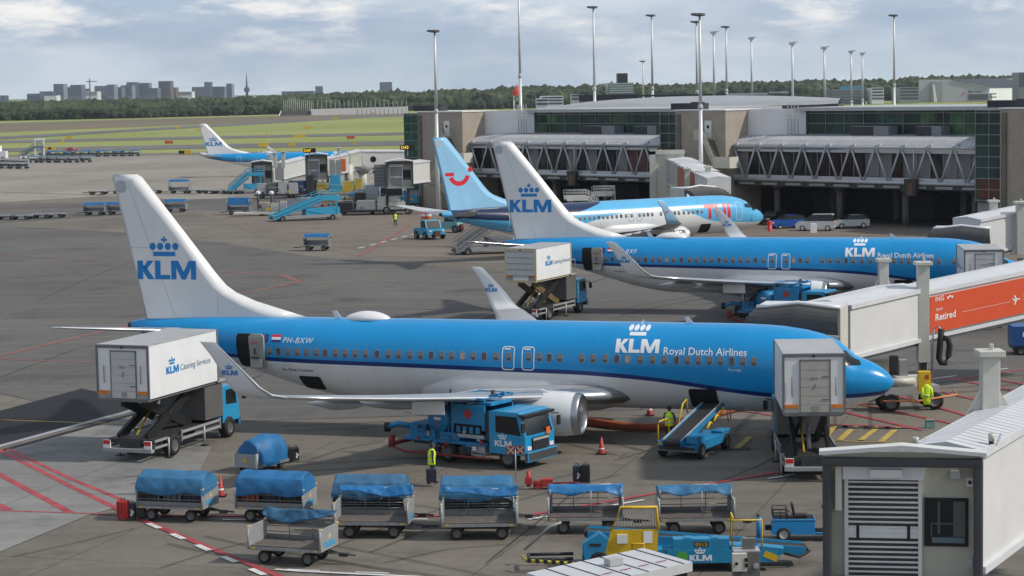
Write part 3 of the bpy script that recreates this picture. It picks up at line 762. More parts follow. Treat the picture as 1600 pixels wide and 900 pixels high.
        q.build('service_door', [DOORM, DARK, RED], root)
    return root
def xs_from_px(us, pos, yaw, v=555, y=1.86):
    """aft distances of the cabin windows from their photo columns"""
    ax = Vector((-math.cos(yaw), math.sin(yaw), 0)); la = Vector((-math.sin(yaw), -math.cos(yaw), 0)); r = []
    for u in us:
        d = ray(u, v); o = Vector((0, 0, CH))-Vector(pos); q = o+d*((y-o.dot(la))/d.dot(la)); r.append(q.dot(ax))
    return r
POS1, YAW1 = (17.2272, 96.403, 0), .2956
us = [418, 432.5, 447.6, 462.6, 477.8, 493, 508, 524, 539, 554.8, 571, 589, 606.6, 622.6, 640.6, 657.2, 673.6, 689.8, 705.6, 722.4, 739.4, 756.4, 775, 795.2, 826, 842.8, 858.2, 874.6, 909, 926.8, 945.6, 963.8, 980.4, 1000.4, 1019.6, 1037.8, 1056.8, 1074, 1091.4, 1108.6, 1125.8, 1143.4, 1160.6, 1178, 1214]
WX = xs_from_px(us, POS1, YAW1)
airliner('airliner', 'nearest blue and white airliner with PH-BXW behind its tail', POS1, YAW1, 'k', True, 'PH-BXW', WX, (19, 32))
airliner('airliner', 'middle blue and white airliner with PH-BXF behind its tail', (35.984, 148.57, 0), .28825, 'k', True, 'PH-BXF', WX, (9, 25), cargo='front')
airliner('airliner', 'light blue airliner with red smile logo on its tail', (26.01, 221.29, 0), -.5439, 't', False, None, WX, (), (1, 1, .956), trucks=False)
airliner('airliner', 'distant blue and white airliner beyond the raised jet bridge cabs', (-23.0, 426, 0), -.09, 'k', True, None, WX, (), (.98, .84, .84), trucks=False, full=False, cargo=False)
# ---------------------------------------------------------------- the pier (local x along it to the right, y away from the apron)
PA = Vector((8.67, 280, 0)); PR = R(-47.6)
PE = Vector((math.cos(PR), math.sin(PR), 0)); PNm = Vector((-math.sin(PR), math.cos(PR), 0))
def pq(u, v, d=0.0):
    r = ray(u, v); o = Vector((0, 0, CH))-(PA+PNm*d); q = o-r*(o.dot(PNm)/r.dot(PNm))
    return q.dot(PE), q.z
ps = lambda u, d=0.0: pq(u, 230, d)[0]
TAN = mat('tan concrete cladding', (.34, .295, .24), .7, var=.12, sc=.7, bump=.2)
TAND = mat('darker concrete', (.14, .125, .105), .8, var=.25, sc=.8)
PANEL = mat('pale profiled panels', (.72, .73, .74), .5, .1, var=.06, stretch=(1, 1, 6), sc=.6)
ROOFM = mat('ribbed zinc roof', (.42, .43, .45), .5, .15, var=.1, sc=1, stretch=(1, 1, 1))
TRUSS = mat('grey steel truss', (.47, .49, .52), .45, .2, var=.08)
GLG = mat('green tinted glazing', (.020, .050, .045), .12, var=.8, sc=.35, spec=.35, stretch=(1, 1, .2))
GLD = mat('dark walkway glazing', (.012, .012, .013), .2, var=.6, sc=.5, spec=.3, stretch=(1, 1, .15))
GLB = mat('walkway blind', (.19, .185, .19), .6, var=.15)
GLR = mat('brick red blind', (.10, .038, .03), .6, var=.2)
MULL = mat('aluminium mullion', (.24, .25, .25), .4, .4, var=.05)
ACM = mat('plant housing grey', (.20, .21, .225), .5, .1, var=.06)
ACD = mat('plant louvre dark', (.028, .03, .038), .6, var=.1)
STAIR = mat('weathered stair steel', (.40, .38, .30), .6, var=.15)
pier = thing('pier_building', 'long airport pier with green glass and a grey truss walkway', 'building', PA, PR)
def part(mb, name, mats, par=pier, **k): return mb.build(name, mats, par, **k)
ZL, ZT = 5.0, 8.95
T = [(ps(640), ps(735)), (ps(1040), ps(1146)), (ps(1532), ps(1700))]      # three stair towers
SEC = [(T[0][1], T[1][0]), (T[1][1], T[2][0])]
for s0, s1 in SEC:
    mb = MB(); n = max(4, round((s1-s0)/3.62)); p = (s1-s0)/n
    mb.tube((s0, 0, ZT), (s1, 0, ZT), .2, 10); mb.tube((s0, 0, ZL), (s1, 0, ZL), .2, 10)
    mb.bb((s0, .15, ZT-.62), (s1, .4, ZT-.3)); mb.bb((s0, .1, ZL+.15), (s1, .45, ZL+.55))
    for i in range(n+1):
        x = s0+i*p
        if i < n:
            mb.tube((x+.12, 0, ZT-.1), (x+p/2-.1, 0, ZL+.1), .11, 8); mb.tube((x+p/2+.1, 0, ZL+.1), (x+p-.12, 0, ZT-.1), .11, 8)
            mb.prism([(0, .1), (.9, .1), (.9, .45)], (x-.1, -.25, ZT), (1, 0, 0), (0, 0, 1), (0, .5, 0))
    part(mb, 'walkway_truss', TRUSS)
    g = MB(); m = MB()
    for i in range(2*n):
        a, b = s0+i*p/2, s0+(i+1)*p/2; k = random.random()
        mi = 1 if (k < (.15 if i < n else .68) and s0 > 20) or k < .2 else 2 if k > .86 and s0 < 20 else 0
        g.bb((a, .75, ZL+.3), (b, .8, ZT-.4), mi); g.bb((a-.04, .6, ZL+.3), (a+.04, .749, ZT-.4), 3)
    part(g, 'walkway_glazing', [GLD, GLB, GLR, MULL])
    mb = MB(); P = [(-.1, 0), (0.0, .25), (.8, .8), (2.2, 1.2), (4.5, 1.3), (4.5, .9), (.3, 0)]
    mb.prism(P, (s0, 0, ZT), (0, 1, 0), (0, 0, 1), (s1-s0, 0, 0))
    x = s0+.6
    while x < s1: mb.prism([(a, b+.05) for a, b in P[1:5]]+[(a, b) for a, b in P[4:0:-1]], (x, 0, ZT), (0, 1, 0), (0, 0, 1), (.06, 0, 0)); x += .6
    part(mb, 'walkway_roof', ROOFM)
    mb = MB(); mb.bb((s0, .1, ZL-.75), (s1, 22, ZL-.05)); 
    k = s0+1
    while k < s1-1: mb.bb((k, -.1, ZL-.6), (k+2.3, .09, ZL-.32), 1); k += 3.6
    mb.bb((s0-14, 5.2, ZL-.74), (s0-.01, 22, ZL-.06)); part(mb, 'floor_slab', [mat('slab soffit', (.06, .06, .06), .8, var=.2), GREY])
    # upper storey set back behind the walkway roof
    d = 5.2; z0, z1 = ZT+.6, 13.05
    a0 = s0+(ps(834)-ps(735)) if s0 < 0 else ps(1262, d); 
    if s0 < 0: a0 = ps(838, d)
    g = MB(); nb, zr = 14, (z0, z0+.75, z0+2.0, z0+3.2, z1)
    for i in range(nb):
        for j in range(4):
            f_ = i/nb; pg = (.12 if f_ < .35 else .55 if j in (1, 2) else .3) if s0 > 0 else .15; k = random.random(); mi = 3 if k < pg*.4 else 2 if k < pg else 0
            xa, xb = a0+(s1+.5-a0)*i/nb, a0+(s1+.5-a0)*(i+1)/nb; g.bb((xa, d, zr[j]), (xb, d+.12, zr[j+1]), mi)
    g.bb((a0, d+.12, z0), (s1+.5, d+16, z1-.2), 1); part(g, 'upper_glazing', [GLG, VOID, mat('mid green glazing', (.025, .075, .058), .12, var=.6, sc=.7, spec=.35), mat('grass green glazing', (.06, .13, .065), .12, var=.5, sc=.7, spec=.35)])  # greener panes: grass showing through the glass, put into their colour
    m = MB(); k = a0
    while k < s1+.4: m.bb((k-.035, d-.14, z0), (k+.035, d-.01, z1)); k += (s1-a0)/10
    for z in (z0+.75, z0+2.0, z0+3.2): m.bb((a0, d-.1, z-.04), (s1+.5, d-.006, z+.04))
    part(m, 'upper_mullions', MULL)
    r = MB(); r.bb((a0-1, d-1.0, z1), (s1+.5, d+16.5, z1+.42)); part(r, 'roof', LGREY)
    w = MB()                                                           # plain curved panel wall between tower and glazing
    n2 = 10; pts = []
    for i in range(n2+1):
        f = i/n2; x = s0+(a0-s0)*f; pts.append((x, d-2.5+2.2*f*f))
    for (xa, ya), (xb, yb) in zip(pts, pts[1:]):
        w.add([(xa, ya, z0-.5), (xb, yb, z0-.5), (xb, yb, z1+.3), (xa, ya, z1+.3), (xa, ya+.6, z0-.5), (xb, yb+.6, z0-.5), (xb, yb+.6, z1+.3), (xa, ya+.6, z1+.3)], [(0, 1, 2, 3), (7, 6, 5, 4), (3, 2, 6, 7)])
    part(w, 'panel_wall', PANEL)
    # ladders
    for xl in (a0-1.2, a0-.2):
        q = MB()
        for o in (-.28, .28): q.bb((xl+o-.04, d-1.9, z0-.3), (xl+o+.04, d-1.82, z1+1.1))
        z = z0
        while z < z1+1: q.bb((xl-.28, d-1.9, z), (xl+.28, d-1.84, z+.06)); z += .42
        part(q, 'ladder', LGREY)
    # below the deck: back wall added, wall and floor painted near black as shade
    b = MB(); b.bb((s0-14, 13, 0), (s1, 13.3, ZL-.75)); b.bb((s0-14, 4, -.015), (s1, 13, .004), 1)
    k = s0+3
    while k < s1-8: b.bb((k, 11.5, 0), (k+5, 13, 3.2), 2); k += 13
    part(b, 'undercroft_wall', [mat('undercroft shade wall', (.02, .02, .021), .8, var=.3), mat('undercroft shade floor', (.06, .06, .06), .8, var=.2), mat('undercroft store', (.035, .036, .04), .7, var=.2)])
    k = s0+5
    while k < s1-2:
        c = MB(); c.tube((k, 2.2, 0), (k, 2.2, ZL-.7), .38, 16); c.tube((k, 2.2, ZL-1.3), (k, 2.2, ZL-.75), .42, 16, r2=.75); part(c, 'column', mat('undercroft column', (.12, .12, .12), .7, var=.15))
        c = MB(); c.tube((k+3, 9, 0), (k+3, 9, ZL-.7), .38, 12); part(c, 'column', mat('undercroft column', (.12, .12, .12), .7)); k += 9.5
# plant housings on the walkway roof
for ua, ub in ((917, 967), (997, 1032), (1336, 1395), (1439, 1477)):
    a, b = ps(ua, 4), ps(ub, 4); q = MB(); q.bb((a, 3.2, ZT+1.1), (b, 5.0, ZT+2.35), 0); q.bb((a-.02, 3.15, ZT+1.15), (a+(b-a)*.6, 3.2, ZT+2.28), 1)
    part(q, 'plant_housing', [ACM, ACD])
# towers
for ti, (s0, s1) in enumerate(T):
    w = s1-s0; gl = w*(.27 if ti < 2 else .26)
    top = 13.25
    g = MB(); g.bb((s0, -.9, 3.2 if ti else 2.4), (s0+gl, 4.5, top-.15)); t = part(g, 'stair_tower', GLG if ti else mat('green lit tower glazing', (.012, .085, .058), .12, var=.7, sc=.5, spec=.35))  # left tower's green light is put into its glass colour
    m = MB()
    for i in range(9): z = 3.4+i*1.18; m.bb((s0-.03, -1.0, z-.04), (s0+gl, -.905, z+.04))
    for x in (s0, s0+gl*.5, s0+gl-.06): m.bb((x, -.99, 3.3), (x+.07, -.91, top-.1))
    m.build('mullions', MULL, t)
    b = MB(); b.bb((s0+gl, -1.4, 0), (s1, 5, top)); b.bb((s0+gl+.3, -1.6, 0), (s0+gl+.9, -1.4, top-.4), 1); b.bb((s0+gl-.1, -1.5, top), (s1+.1, 5.1, top+.14), 2)  # core with a darker strip up the left of its face
    b.bb((s0, -.5, 0), (s0+gl, 4.4, 3.2 if ti else 2.4), 3)
    c = part(b, 'concrete_core', [TAN, TAND, WHITE, GREY])
    q = MB(); q.bb((s0+.5, .5, top+.15), (s0+gl+2, 2.5, top+.9)); q.tube((s0+gl+.5, 1, top+.9), (s0+gl+2.6, 1, top+.9), .16, 8); part(q, 'roof_plant', ACD)
    if ti < 2:
        xd = s0+gl+(w-gl)*.66
        q = MB(); q.bb((xd-.55, -1.46, 9.95), (xd+.55, -1.405, 12.05)); q.prism(circ(0, 0, .22, 12), (xd, -1.47, 11.3), (1, 0, 0), (0, 0, 1), (0, .03, 0), 1); q.build('door', [WHITE, VOID], c)
        # outside stair: upper landing, flight to the right, lower landing, return flight
        st = MB(); ya, yb = -3.0, -1.45
        st.bb((xd-.9, ya, 9.75), (xd+.8, yb, 9.95)); st.bb((xd-.9, ya-.06, 9.75), (xd+.3, ya, 11.0)); st.bb((xd-.96, ya, 9.75), (xd-.9, yb, 11.0))
        xe = s1+2.0; zl = 6.6
        n = 13
        for i in range(n):
            f = i/n; x = xd+.8+(xe-2.6-xd-.8)*f; z = 9.75-(9.75-zl)*f; st.bb((x, ya+.05, z-.25), (x+.3, yb, z-.1), 1)
        for y in (ya, yb):
            st.prism([(xd+.5, 9.6), (xd+.5, 11.0), (xe-2.6, zl+1.2), (xe-2.6, zl-.2)], (0, y, 0), (1, 0, 0), (0, 0, 1), (0, .05, 0))
        st.bb((xe-2.6, ya, zl-.2), (xe, yb, zl)); st.bb((xe-2.6, ya-.06, zl-.2), (xe+.02, ya-.01, zl+1.15), 2); st.bb((xe, ya, zl-.2), (xe+.06, yb, zl+1.15), 2)
        st.prism([(xe-2.4, zl-.2), (xd-.4, 3.4), (xd-.4, 4.6), (xe-3.6, zl-.2)], (0, ya-.4, 0), (1, 0, 0), (0, 0, 1), (0, .06, 0))
        st.prism([(xe-2.4, zl-.2), (xd-.4, 3.4), (xd-.4, 4.6), (xe-3.6, zl-.2)], (0, ya-1.6, 0), (1, 0, 0), (0, 0, 1), (0, .06, 0))
        st.bb((xd-1.6, ya-1.6, 3.2), (xd-.3, yb, 3.4)); st.prism([(xd-.3, 3.3), (xe-1.2, 0.1), (xe-1.2, 1.2), (xd-.3, 4.5)], (0, ya-.3, 0), (1, 0, 0), (0, 0, 1), (0, .06, 0))
        st.bb((s1-.8, ya, 0), (s1-.4, ya+.4, zl)); st.bb((xd-.2, -2.8, 0), (xd+.2, -2.4, 9.7))
        st.build('outside_stair', [STAIR, mat('stair treads', (.10, .10, .09), .7, var=.2), OFFW], c)
    else:
        q = MB(); q.bb((s0+.3, -.97, 3.6), (s0+gl-.3, -.96, 5.7)); q.build('brick_panel', mat('dark brick panel', (.10, .035, .022), .8, var=.3, sc=4), t)
# curved roof of the building behind
rf = thing('terminal_hall', 'terminal hall with a long curved grey metal roof behind the pier', 'building', at(1060, 160, 330))
mb = MB(); ci = at(1060, 160, 330)
pa = [(820, 176), (855, 170), (900, 162.5), (960, 156), (1020, 152), (1080, 150), (1140, 149), (1200, 149.5), (1260, 151), (1300, 153.5), (1318, 156)]
tp = [at(u, v, 345)-ci for u, v in pa]
bt = [at(u, v+3.4, 345)-ci for u, v in pa]
n = len(pa)
off = Vector((14, 30, 0))
# the visible front edge dips where the roof overhangs the pier
fr = [(840, 177), (880, 170), (930, 164), (990, 163), (1040, 167), (1090, 165), (1150, 163), (1210, 161), (1270, 160), (1310, 158)]
fp = [at(u, v, 325)-ci for u, v in fr]
def resamp(pts, k):
    o = []
    for i in range(k):
        t = i/(k-1)*(len(pts)-1); j = min(int(t), len(pts)-2); o.append(pts[j].lerp(pts[j+1], t-j))
    return o
A_, B_ = resamp(tp, 24), resamp(fp, 24)
rows = [[a.lerp(b, t)+Vector((0, 0, .9*math.sin(PI*t)*.4)) for a, b in zip(A_, B_)] for t in (0, .25, .5, .75, 1)]
mb.add([p for r in rows for p in r], [(i*24+j, i*24+j+1, (i+1)*24+j+1, (i+1)*24+j) for i in range(4) for j in range(23)], 0, True)
mb.add([p for p in B_]+[p-Vector((0, 0, .35)) for p in B_], [(j, j+1, 24+j+1, 24+j) for j in range(23)], 1)
mb.build('curved_roof', [mat('pale metal roof', (.34, .35, .37), .45, .2, var=.08, sc=.3), WHITE], rf)
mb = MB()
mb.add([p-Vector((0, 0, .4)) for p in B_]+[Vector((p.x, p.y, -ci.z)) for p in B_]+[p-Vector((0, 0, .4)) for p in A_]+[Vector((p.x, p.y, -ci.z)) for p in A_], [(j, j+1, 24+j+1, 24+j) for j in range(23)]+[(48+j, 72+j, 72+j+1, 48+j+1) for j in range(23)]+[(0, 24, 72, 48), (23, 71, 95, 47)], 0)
mb.build('hall_wall', mat('shaded hall wall', (.05, .052, .055), .5, var=.3, sc=.4), rf)  # dark gap below the roof edge: shade put into the wall colour
q = MB()
for ua, ub, va, vb, Y, mi in ((905, 998, 147, 158, 352, 0), (1000, 1080, 147, 151, 352, 0), (1080, 1134, 146, 153, 352, 0), (1134, 1200, 145, 149, 352, 1), (1205, 1232, 143, 146, 352, 1), (1141, 1152, 150, 161, 340, 1)):
    a, b = at(ua, vb, Y)-ci, at(ub, va, Y)-ci; q.bb(a, (b.x, b.y+3, b.z), mi)
q.build('rooftop_plant', [ACD, LGREY], rf)
# gate signs
def gate_sign(txt, u0, u1, v0, v1, Y, label):
    a, b = at(u0, v1, Y), at(u1, v0, Y); w, h = b.x-a.x, b.z-a.z
    t = thing('gate_sign', label, 'sign', ((a.x+b.x)/2, Y, a.z)); mb = MB(); mb.bb((-w/2, 0, 0), (w/2, .35, h)); mb.build('sign_box', BLACK, t)
    s = text2d(txt, 0, .02); k = min(h*.62, w*.74/s[2]); q = MB(); decal(q, s, lambda p: Vector((-w*.42+p[0]*k, -.02, h*.2+p[1]*k)), 0)
    q.build('lettering', mat('lit amber letters', (.6, .36, .02), .5, emit=(.9, .52, .03, .8), var=0), t)
    q = MB(); q.tube((0, .2, -h*1.2), (0, .2, 0), .08, 8); q.build('bracket', GREY, t)
gate_sign('D41', 1028, 1053, 231, 244.5, 262, 'small black gate sign reading D41 in amber')
gate_sign('D43', 625, 648, 226, 234.5, 292, 'small black gate sign reading D43 beside the left tower')
gate_sign('D47', 474, 493, 231.5, 239, 330, 'dark gate sign above the middle jet bridge cab')
# dark hanging stand guidance boxes under the truss
for u, lab in ((895, 'dark guidance light box hung on the truss left of the middle tower'), (1424, 'dark guidance light box hung on the truss near the right tower')):
    s, z = pq(u, 300, -.6); o = PA+PE*s-PNm*.6
    t = thing('guidance_box', lab, 'guidance light', (o.x, o.y, 0), PR); z0 = 3.6
    mb = MB(); mb.box((0, 0, z0+.95), (1.35, .5, 1.9), 0, tx=1.3); mb.box((0, -.27, z0+.8), (.7, .03, 1.3), 1); mb.build('housing', [DARK, mat('lamp panel', (.12, .05, .025), .4, var=.3)], t)
    mb = MB(); mb.tube((.1, .3, z0+1.9), (.1, .3, z0+5.1), .09, 8); mb.build('hanger', LGREY, t)
# ---------------------------------------------------------------- passenger boarding bridges
JW = mat('boarding bridge white', (.60, .605, .60), .5, var=.06, sc=.8)
JC = mat('boarding bridge cream', (.50, .50, .45), .5, var=.08)
JR = mat('boarding bridge roof', (.58, .59, .62), .5, var=.08, sc=1)
FOLD = mat('canopy folds', (.075, .075, .076), .75, var=.15, sc=2)
FOLDE = mat('canopy edge', (.16, .155, .155), .7, var=.1)
CABW = mat('cab wall olive grey', (.42, .41, .34), .55, var=.08)
def tunnel(par, name, A, B, w, h0, h1, mats=None, ribs=0.0, panel=None, beam=True):
    """rectangular tunnel from floor-edge point A to B (near side, towards the camera), width w away from it"""
    A, B = Vector(A), Vector(B); t = (B-A); t.z = 0; t.normalize(); s = Vector((-t.y, t.x, 0))*w
    Z = Vector((0, 0, 1)); mb = MB(); o = par.location
    a = [A, A+s, A+s+Z*h0, A+Z*h0]; b = [B, B+s, B+s+Z*h1, B+Z*h1]
    mb.add([p-o for p in a+b], [(0, 1, 2, 3), (7, 6, 5, 4), (0, 4, 5, 1), (1, 5, 6, 2), (3, 7, 4, 0)], 0)
    r = .16
    c = [A+s*-.03+Z*(h0-.02), A+s*.5+Z*(h0+r), A+s*1.03+Z*(h0-.02)]; e = [B+s*-.03+Z*(h1-.02), B+s*.5+Z*(h1+r), B+s*1.03+Z*(h1-.02)]
    mb.add([p-o for p in c+e], [(0, 1, 4, 3), (1, 2, 5, 4), (0, 2, 1), (3, 4, 5)], 1)
    L_ = (B-A).length
    if ribs:
        k = ribs
        while k < L_-.2:
            f = k/L_; p, q, u = (c[j].lerp(e[j], f) for j in range(3)); d = t*.014
            mb.add([x-o+Z*y for x in (p-d, p+d, q+d, q-d) for y in (.008,)]+[x-o+Z*.008 for x in (q-d, q+d, u+d, u-d)], [(0, 1, 2, 3), (4, 5, 6, 7)], 2)
            k += ribs
    n = s.normalized()
    if beam:
        mb.bar(A-o-n*.06+Z*.09, B-o-n*.06+Z*.09, .12, .2, 1); mb.bar(A-o-n*.05+Z*(h0-.1), B-o-n*.05+Z*(h1-.1), .1, .22, 1)
        mb.bar(A-o+n*.3-Z*.12, B-o+n*.3-Z*.12, .2, .22, 2)
    ob = mb.build(name, mats or [JW, JR, GREY], par)
    if panel:
        f0, f1, words = panel
        PA_, PB_ = A.lerp(B, f0)-n*.14-o, A.lerp(B, f1)-n*.14-o; hh = h0*.74; up = Z*.3
        q = MB(); q.add([PA_+up, PB_+up, PB_+up+Z*hh, PA_+up+Z*hh], [(0, 1, 2, 3)]); q.add([PA_+up+n*.12, PB_+up+n*.12, PB_+up+Z*hh+n*.12, PA_+up+Z*hh+n*.12], [(3, 2, 1, 0)])
        q.add([PA_+up+Z*hh, PB_+up+Z*hh, PB_+up+Z*hh+n*.12, PA_+up+Z*hh+n*.12], [(0, 1, 2, 3)])
        ex = (PB_-PA_).normalized()
        pl = lambda x, z, k: (lambda p: PA_+up+ex*(x+p[0]*k)+Z*(z+p[1]*k)-n*.015)
        if words:
            decal(q, text2d('ING', 0, .01), pl(.38, 1.62, .26), 1)
            for j in range(3): q.add([pl(1.2+.16*j, 1.6, 1)(p) for p in circ(.07, .1+.05*(j == 1), .07, 8)], [tuple(range(8))], 1)
            decal(q, text2d('FROM', 0, 0), pl(.42, 1.12, .13), 1)
            decal(q, text2d('Retired', 0, .02), pl(.38, .62, .36), 1)
            for j in range(42): q.add([pl(2.35+.085*j, .78, 1)(p) for p in circ(0, 0, .022, 5)], [tuple(range(5))], 1)
            for pp in ([(0, -.04), (.5, -.02), (.56, 0), (.5, .03), (0, .05)], [(.2, 0), (.32, 0), (.12, .26), (.05, .26)], [(.2, 0), (.32, 0), (.12, -.26), (.05, -.26)], [(0, 0), (.08, 0), (-.02, .13), (-.07, .13)]):
                q.add([pl(6.1, .82, 1)(p) for p in pp], [tuple(range(len(pp)))], 1)
            decal(q, text2d('TO', 0, 0), pl(7.0, 1.2, .13), 1); decal(q, text2d('Student', 0, .02), pl(6.9, .68, .36), 1)
        q.build('advert_panel', [ORANGE, LOGOW], ob)
    return ob
def column(par, x, y, z0, z1, w=.5, base=True, leg_to=None):
    o = par.location; mb = MB(); mb.box((x-o.x, y-o.y, (z0+z1)/2), (w, w, z1-z0), 0); mb.box((x-o.x, y-o.y, z1+.09), (w*1.5, w*1.5, .18), 0); mb.box((x-o.x+.05, y-o.y, z1+.26), (.12, .12, .2), 0)
    if base:
        for k in (-1, 1): mb.prism([(k*w/2, 0), (k*(w/2+.45), 0), (k*w/2, .8)], (x-o.x, y-o.y-.1, z0), (1, 0, 0), (0, 0, 1), (0, .2, 0), 0)
    if leg_to is not None: mb.box((x-o.x, y-o.y, (z0+leg_to)/2), (w*.7, w*.7, z0-leg_to), 1)
    return mb.build('lift_column', [JC, DARK], par, bevel=.02)
def bogie(par, x, y, rz, w=3.4):
    o = par.location; r = Matrix.Rotation(rz, 3, 'Z'); c = Vector((x-o.x, y-o.y, 0)); T_ = lambda a, b, z: c+r@Vector((a, b, 0))+Vector((0, 0, z))
    mb = MB(); mb.box(T_(0, 0, 1.0), (w, .9, .4), 0, rz); mb.box(T_(0, 0, 1.45), (w*.55, .7, .5), 1, rz); mb.tube(T_(-w*.42, -.3, 1.45), T_(w*.05, -.3, 1.45), .2, 12, 1); mb.box(T_(-w*.1, .1, 1.9), (.4, .4, 1.2), 0)
    mb.pipe([T_(-w*.62, -.95, .62), T_(0, -1.05, .55), (T_(w*.75, -.9, .75)), T_(w*.85, .2, .8)], .05, 6, 2)
    b = mb.build('drive_bogie', [GREY, JC, mat('striped bumper orange', (.55, .2, .06), .5, var=.3, sc=3)], par)
    for k in (-1, 1):
        
        for y_ in (-.45, .45): q = MB(); q.wheel(T_(k*w*.4, y_, .44), .44, .36, 18); q.build('wheel', [BLACK, HUB], b)
def canopy(par, M4, mats=None, x0=3.0, x1=7.0):
    """folding hood of the cab: local frame of the airliner it is docked to"""
    o = par.location; f = lambda x, y, z: (M4 @ Vector((x, y, z)))-o
    mb = MB(); n = 14; rows = []
    for i in range(n+1):
        t = i/n; a = t*PI*.5
        y = -4.0+2.55*math.sin(a)**.9; z = 4.68+1.08*math.cos(a); k = .15 if i % 2 else 0
        rows.append([f(x0-.3*t+k*.2, y-k, z-k*1.0), f(x0+.6, y-k, z+.05-k), f((x0+x1)/2, y-k, z+.22-k), f(x1-.6, y-k, z+.05-k), f(x1+.45*t, y-k, z-k)])
    mb.add([p for r in rows for p in r], [(i*5+j, i*5+j+1, (i+1)*5+j+1, (i+1)*5+j) for i in range(n) for j in range(4)], 0)
    for q_ in range(n*4): mb.m[q_] = (q_//4) % 2  # alternate folds coloured lighter, so the ribs read as lit and shaded
    for side in (0, 4):                                                  # folded side curtains down to the floor
        for i in range(n):
            a, b = rows[i][side], rows[i+1][side]; z = f(0, 0, 2.75).z
            mb.add([a, b, (b.x, b.y, z), (a.x, a.y, z)], [(0, 1, 2, 3)], 0)
    c = mb.build('folding_canopy', [FOLD, mat('canopy folds painted lit', (.13, .13, .13), .75, var=.15, sc=2)], par)
    q = MB(); e = rows[-1]; q.pipe(e, .11, 8); q.build('bumper_edge', FOLDE, c)
    q = MB(); t0 = [p+Vector((0, 0, .06)) for p in rows[0]]; q.pipe(t0, .1, 6)
    q.build('roof_trim', WHITE, c)
    mb = MB()                                                            # cab behind the hood
    A = [f(x, y, 2.6) for x, y in ((x0, -4.0), (x1, -4.0), (x1, -6.6), (x0, -6.6))]; B = [f(x, y, 5.72) for x, y in ((x0, -4.05), (x1, -4.05), (x1, -6.6), (x0, -6.6))]
    mb.add(A+B, [(3, 2, 1, 0), (4, 5, 6, 7), (0, 1, 5, 4), (1, 2, 6, 5), (2, 3, 7, 6), (3, 0, 4, 7)], 0)
    q = B; tp = [p+Vector((0, 0, .12)) for p in B]; mb.add([p for p in tp]+B, [(0, 1, 2, 3), (0, 1, 5, 4), (1, 2, 6, 5), (2, 3, 7, 6), (3, 0, 4, 7)], 1)
    mb.build('cab', [JC, JR], par)
def pose_m(pos, yaw): return Matrix.Translation(pos) @ Matrix.Rotation(PI-yaw, 4, 'Z')

# nearest docked bridge with the orange advert -----------------------------------------
A0, A1 = at(1329, 561.5, 106.2), at(1447, 532, 110.5); B0, B1 = at(1449, 530.5, 110.8), at(1720, 470, 118)
jb = thing('jet_bridge', 'white jet bridge with a big orange advert panel docked at the nearest airliner', 'jet bridge', (A0.x, A0.y, 0))
canopy(jb, pose_m(POS1, YAW1))
tunnel(jb, 'inner_tunnel', A0, A1, 2.9, 2.72, 2.75)
tunnel(jb, 'outer_tunnel', B0, B1, 2.7, 2.55, 2.55, panel=(.004, 1, True))
o = jb.location; q = MB(); a, b = at(1304, 556, 106.2)-o, at(1328, 478, 106.2)-o; q.bb(a, (b.x, b.y+1.6, b.z), 0)
for k in range(7): q.bb((a.x, a.y-.03, a.z+.15+.36*k), (b.x, a.y+.0, a.z+.19+.36*k), 1)
q.build('folding_side_panel', [mat('grey slatted side', (.27, .275, .27), .6, var=.1), GREY], jb)
cx = at(1442, 555, 110.3); column(jb, cx.x, cx.y, cx.z-.35, at(1442, 414, 110.3).z, .58, False, 1.0)
cx2 = at(1380, 450, 113.6); column(jb, cx2.x, cx2.y, cx2.z-.3, at(1380, 409, 113.6).z, .5, True)
g = G(1437, 643); bogie(jb, g.x-.35, g.y+.9, R(12), 2.9)
q = MB(); o = jb.location
a = at(1436, 613, 105.4); b = at(1455, 581, 105.4); q.bb((a.x-o.x, a.y-o.y, a.z), (b.x-o.x, b.y-o.y+.5, b.z)); q.box((b.x-o.x-.2, a.y-o.y-.01, b.z-.25), (.16, .02, .2), 1); q.build('control_box', [YELLOW, RED], jb)
hz_ = lambda u, v, Y=109.5: at(u, v, Y)-o
q = MB(); q.pipe([hz_(1456, 640), hz_(1457, 530), hz_(1459, 514), hz_(1466, 510), hz_(1471, 516)], .055, 8); q.build('hose_hanger', CHROME, jb)
q = MB(); q.pipe([hz_(1471, 514), hz_(1469, 535), hz_(1467, 560), hz_(1471, 567), hz_(1477, 568), hz_(1482, 556), hz_(1484, 540), hz_(1481, 529), hz_(1473, 528)], .16, 10); q.build('corrugated_hose', BLACK, jb)
q = MB(); 
for u in (1322, 1392): q.bb(hz_(u, 640, 108.5), hz_(u+9, 555, 109), 0)
q.bb(hz_(1335, 592, 109.5), hz_(1405, 583, 110), 1); q.bb(hz_(1341, 612, 110), hz_(1392, 560, 110.6), 2)
q.build('stair_and_frame', [DARK, GREY, OFFW], jb)
# jacket on the yellow box
j0 = at(1448, 632, 105.2)
mb = MB(); mb.rings([[Vector((x*w, y*.09, z)) for x, y in circ(0, 0, 1, 10)] for z, w in ((0, .17), (.25, .2), (.55, .22), (.78, .24), (.9, .2), (1.0, .08))], 0)
mb.tube((.2, 0, .86), (.27, -.04, .35), .07, 8, 0); mb.tube((-.2, 0, .86), (-.24, -.04, .35), .07, 8, 0); mb.tube((0, -.1, .42), (0, -.1, .48), .14, 8, 1)
tag(mb.build('safety_jacket', [HIVIS, LGREY]), 'hi vis jacket hung on the yellow control box of the jet bridge', 'jacket').location = j0

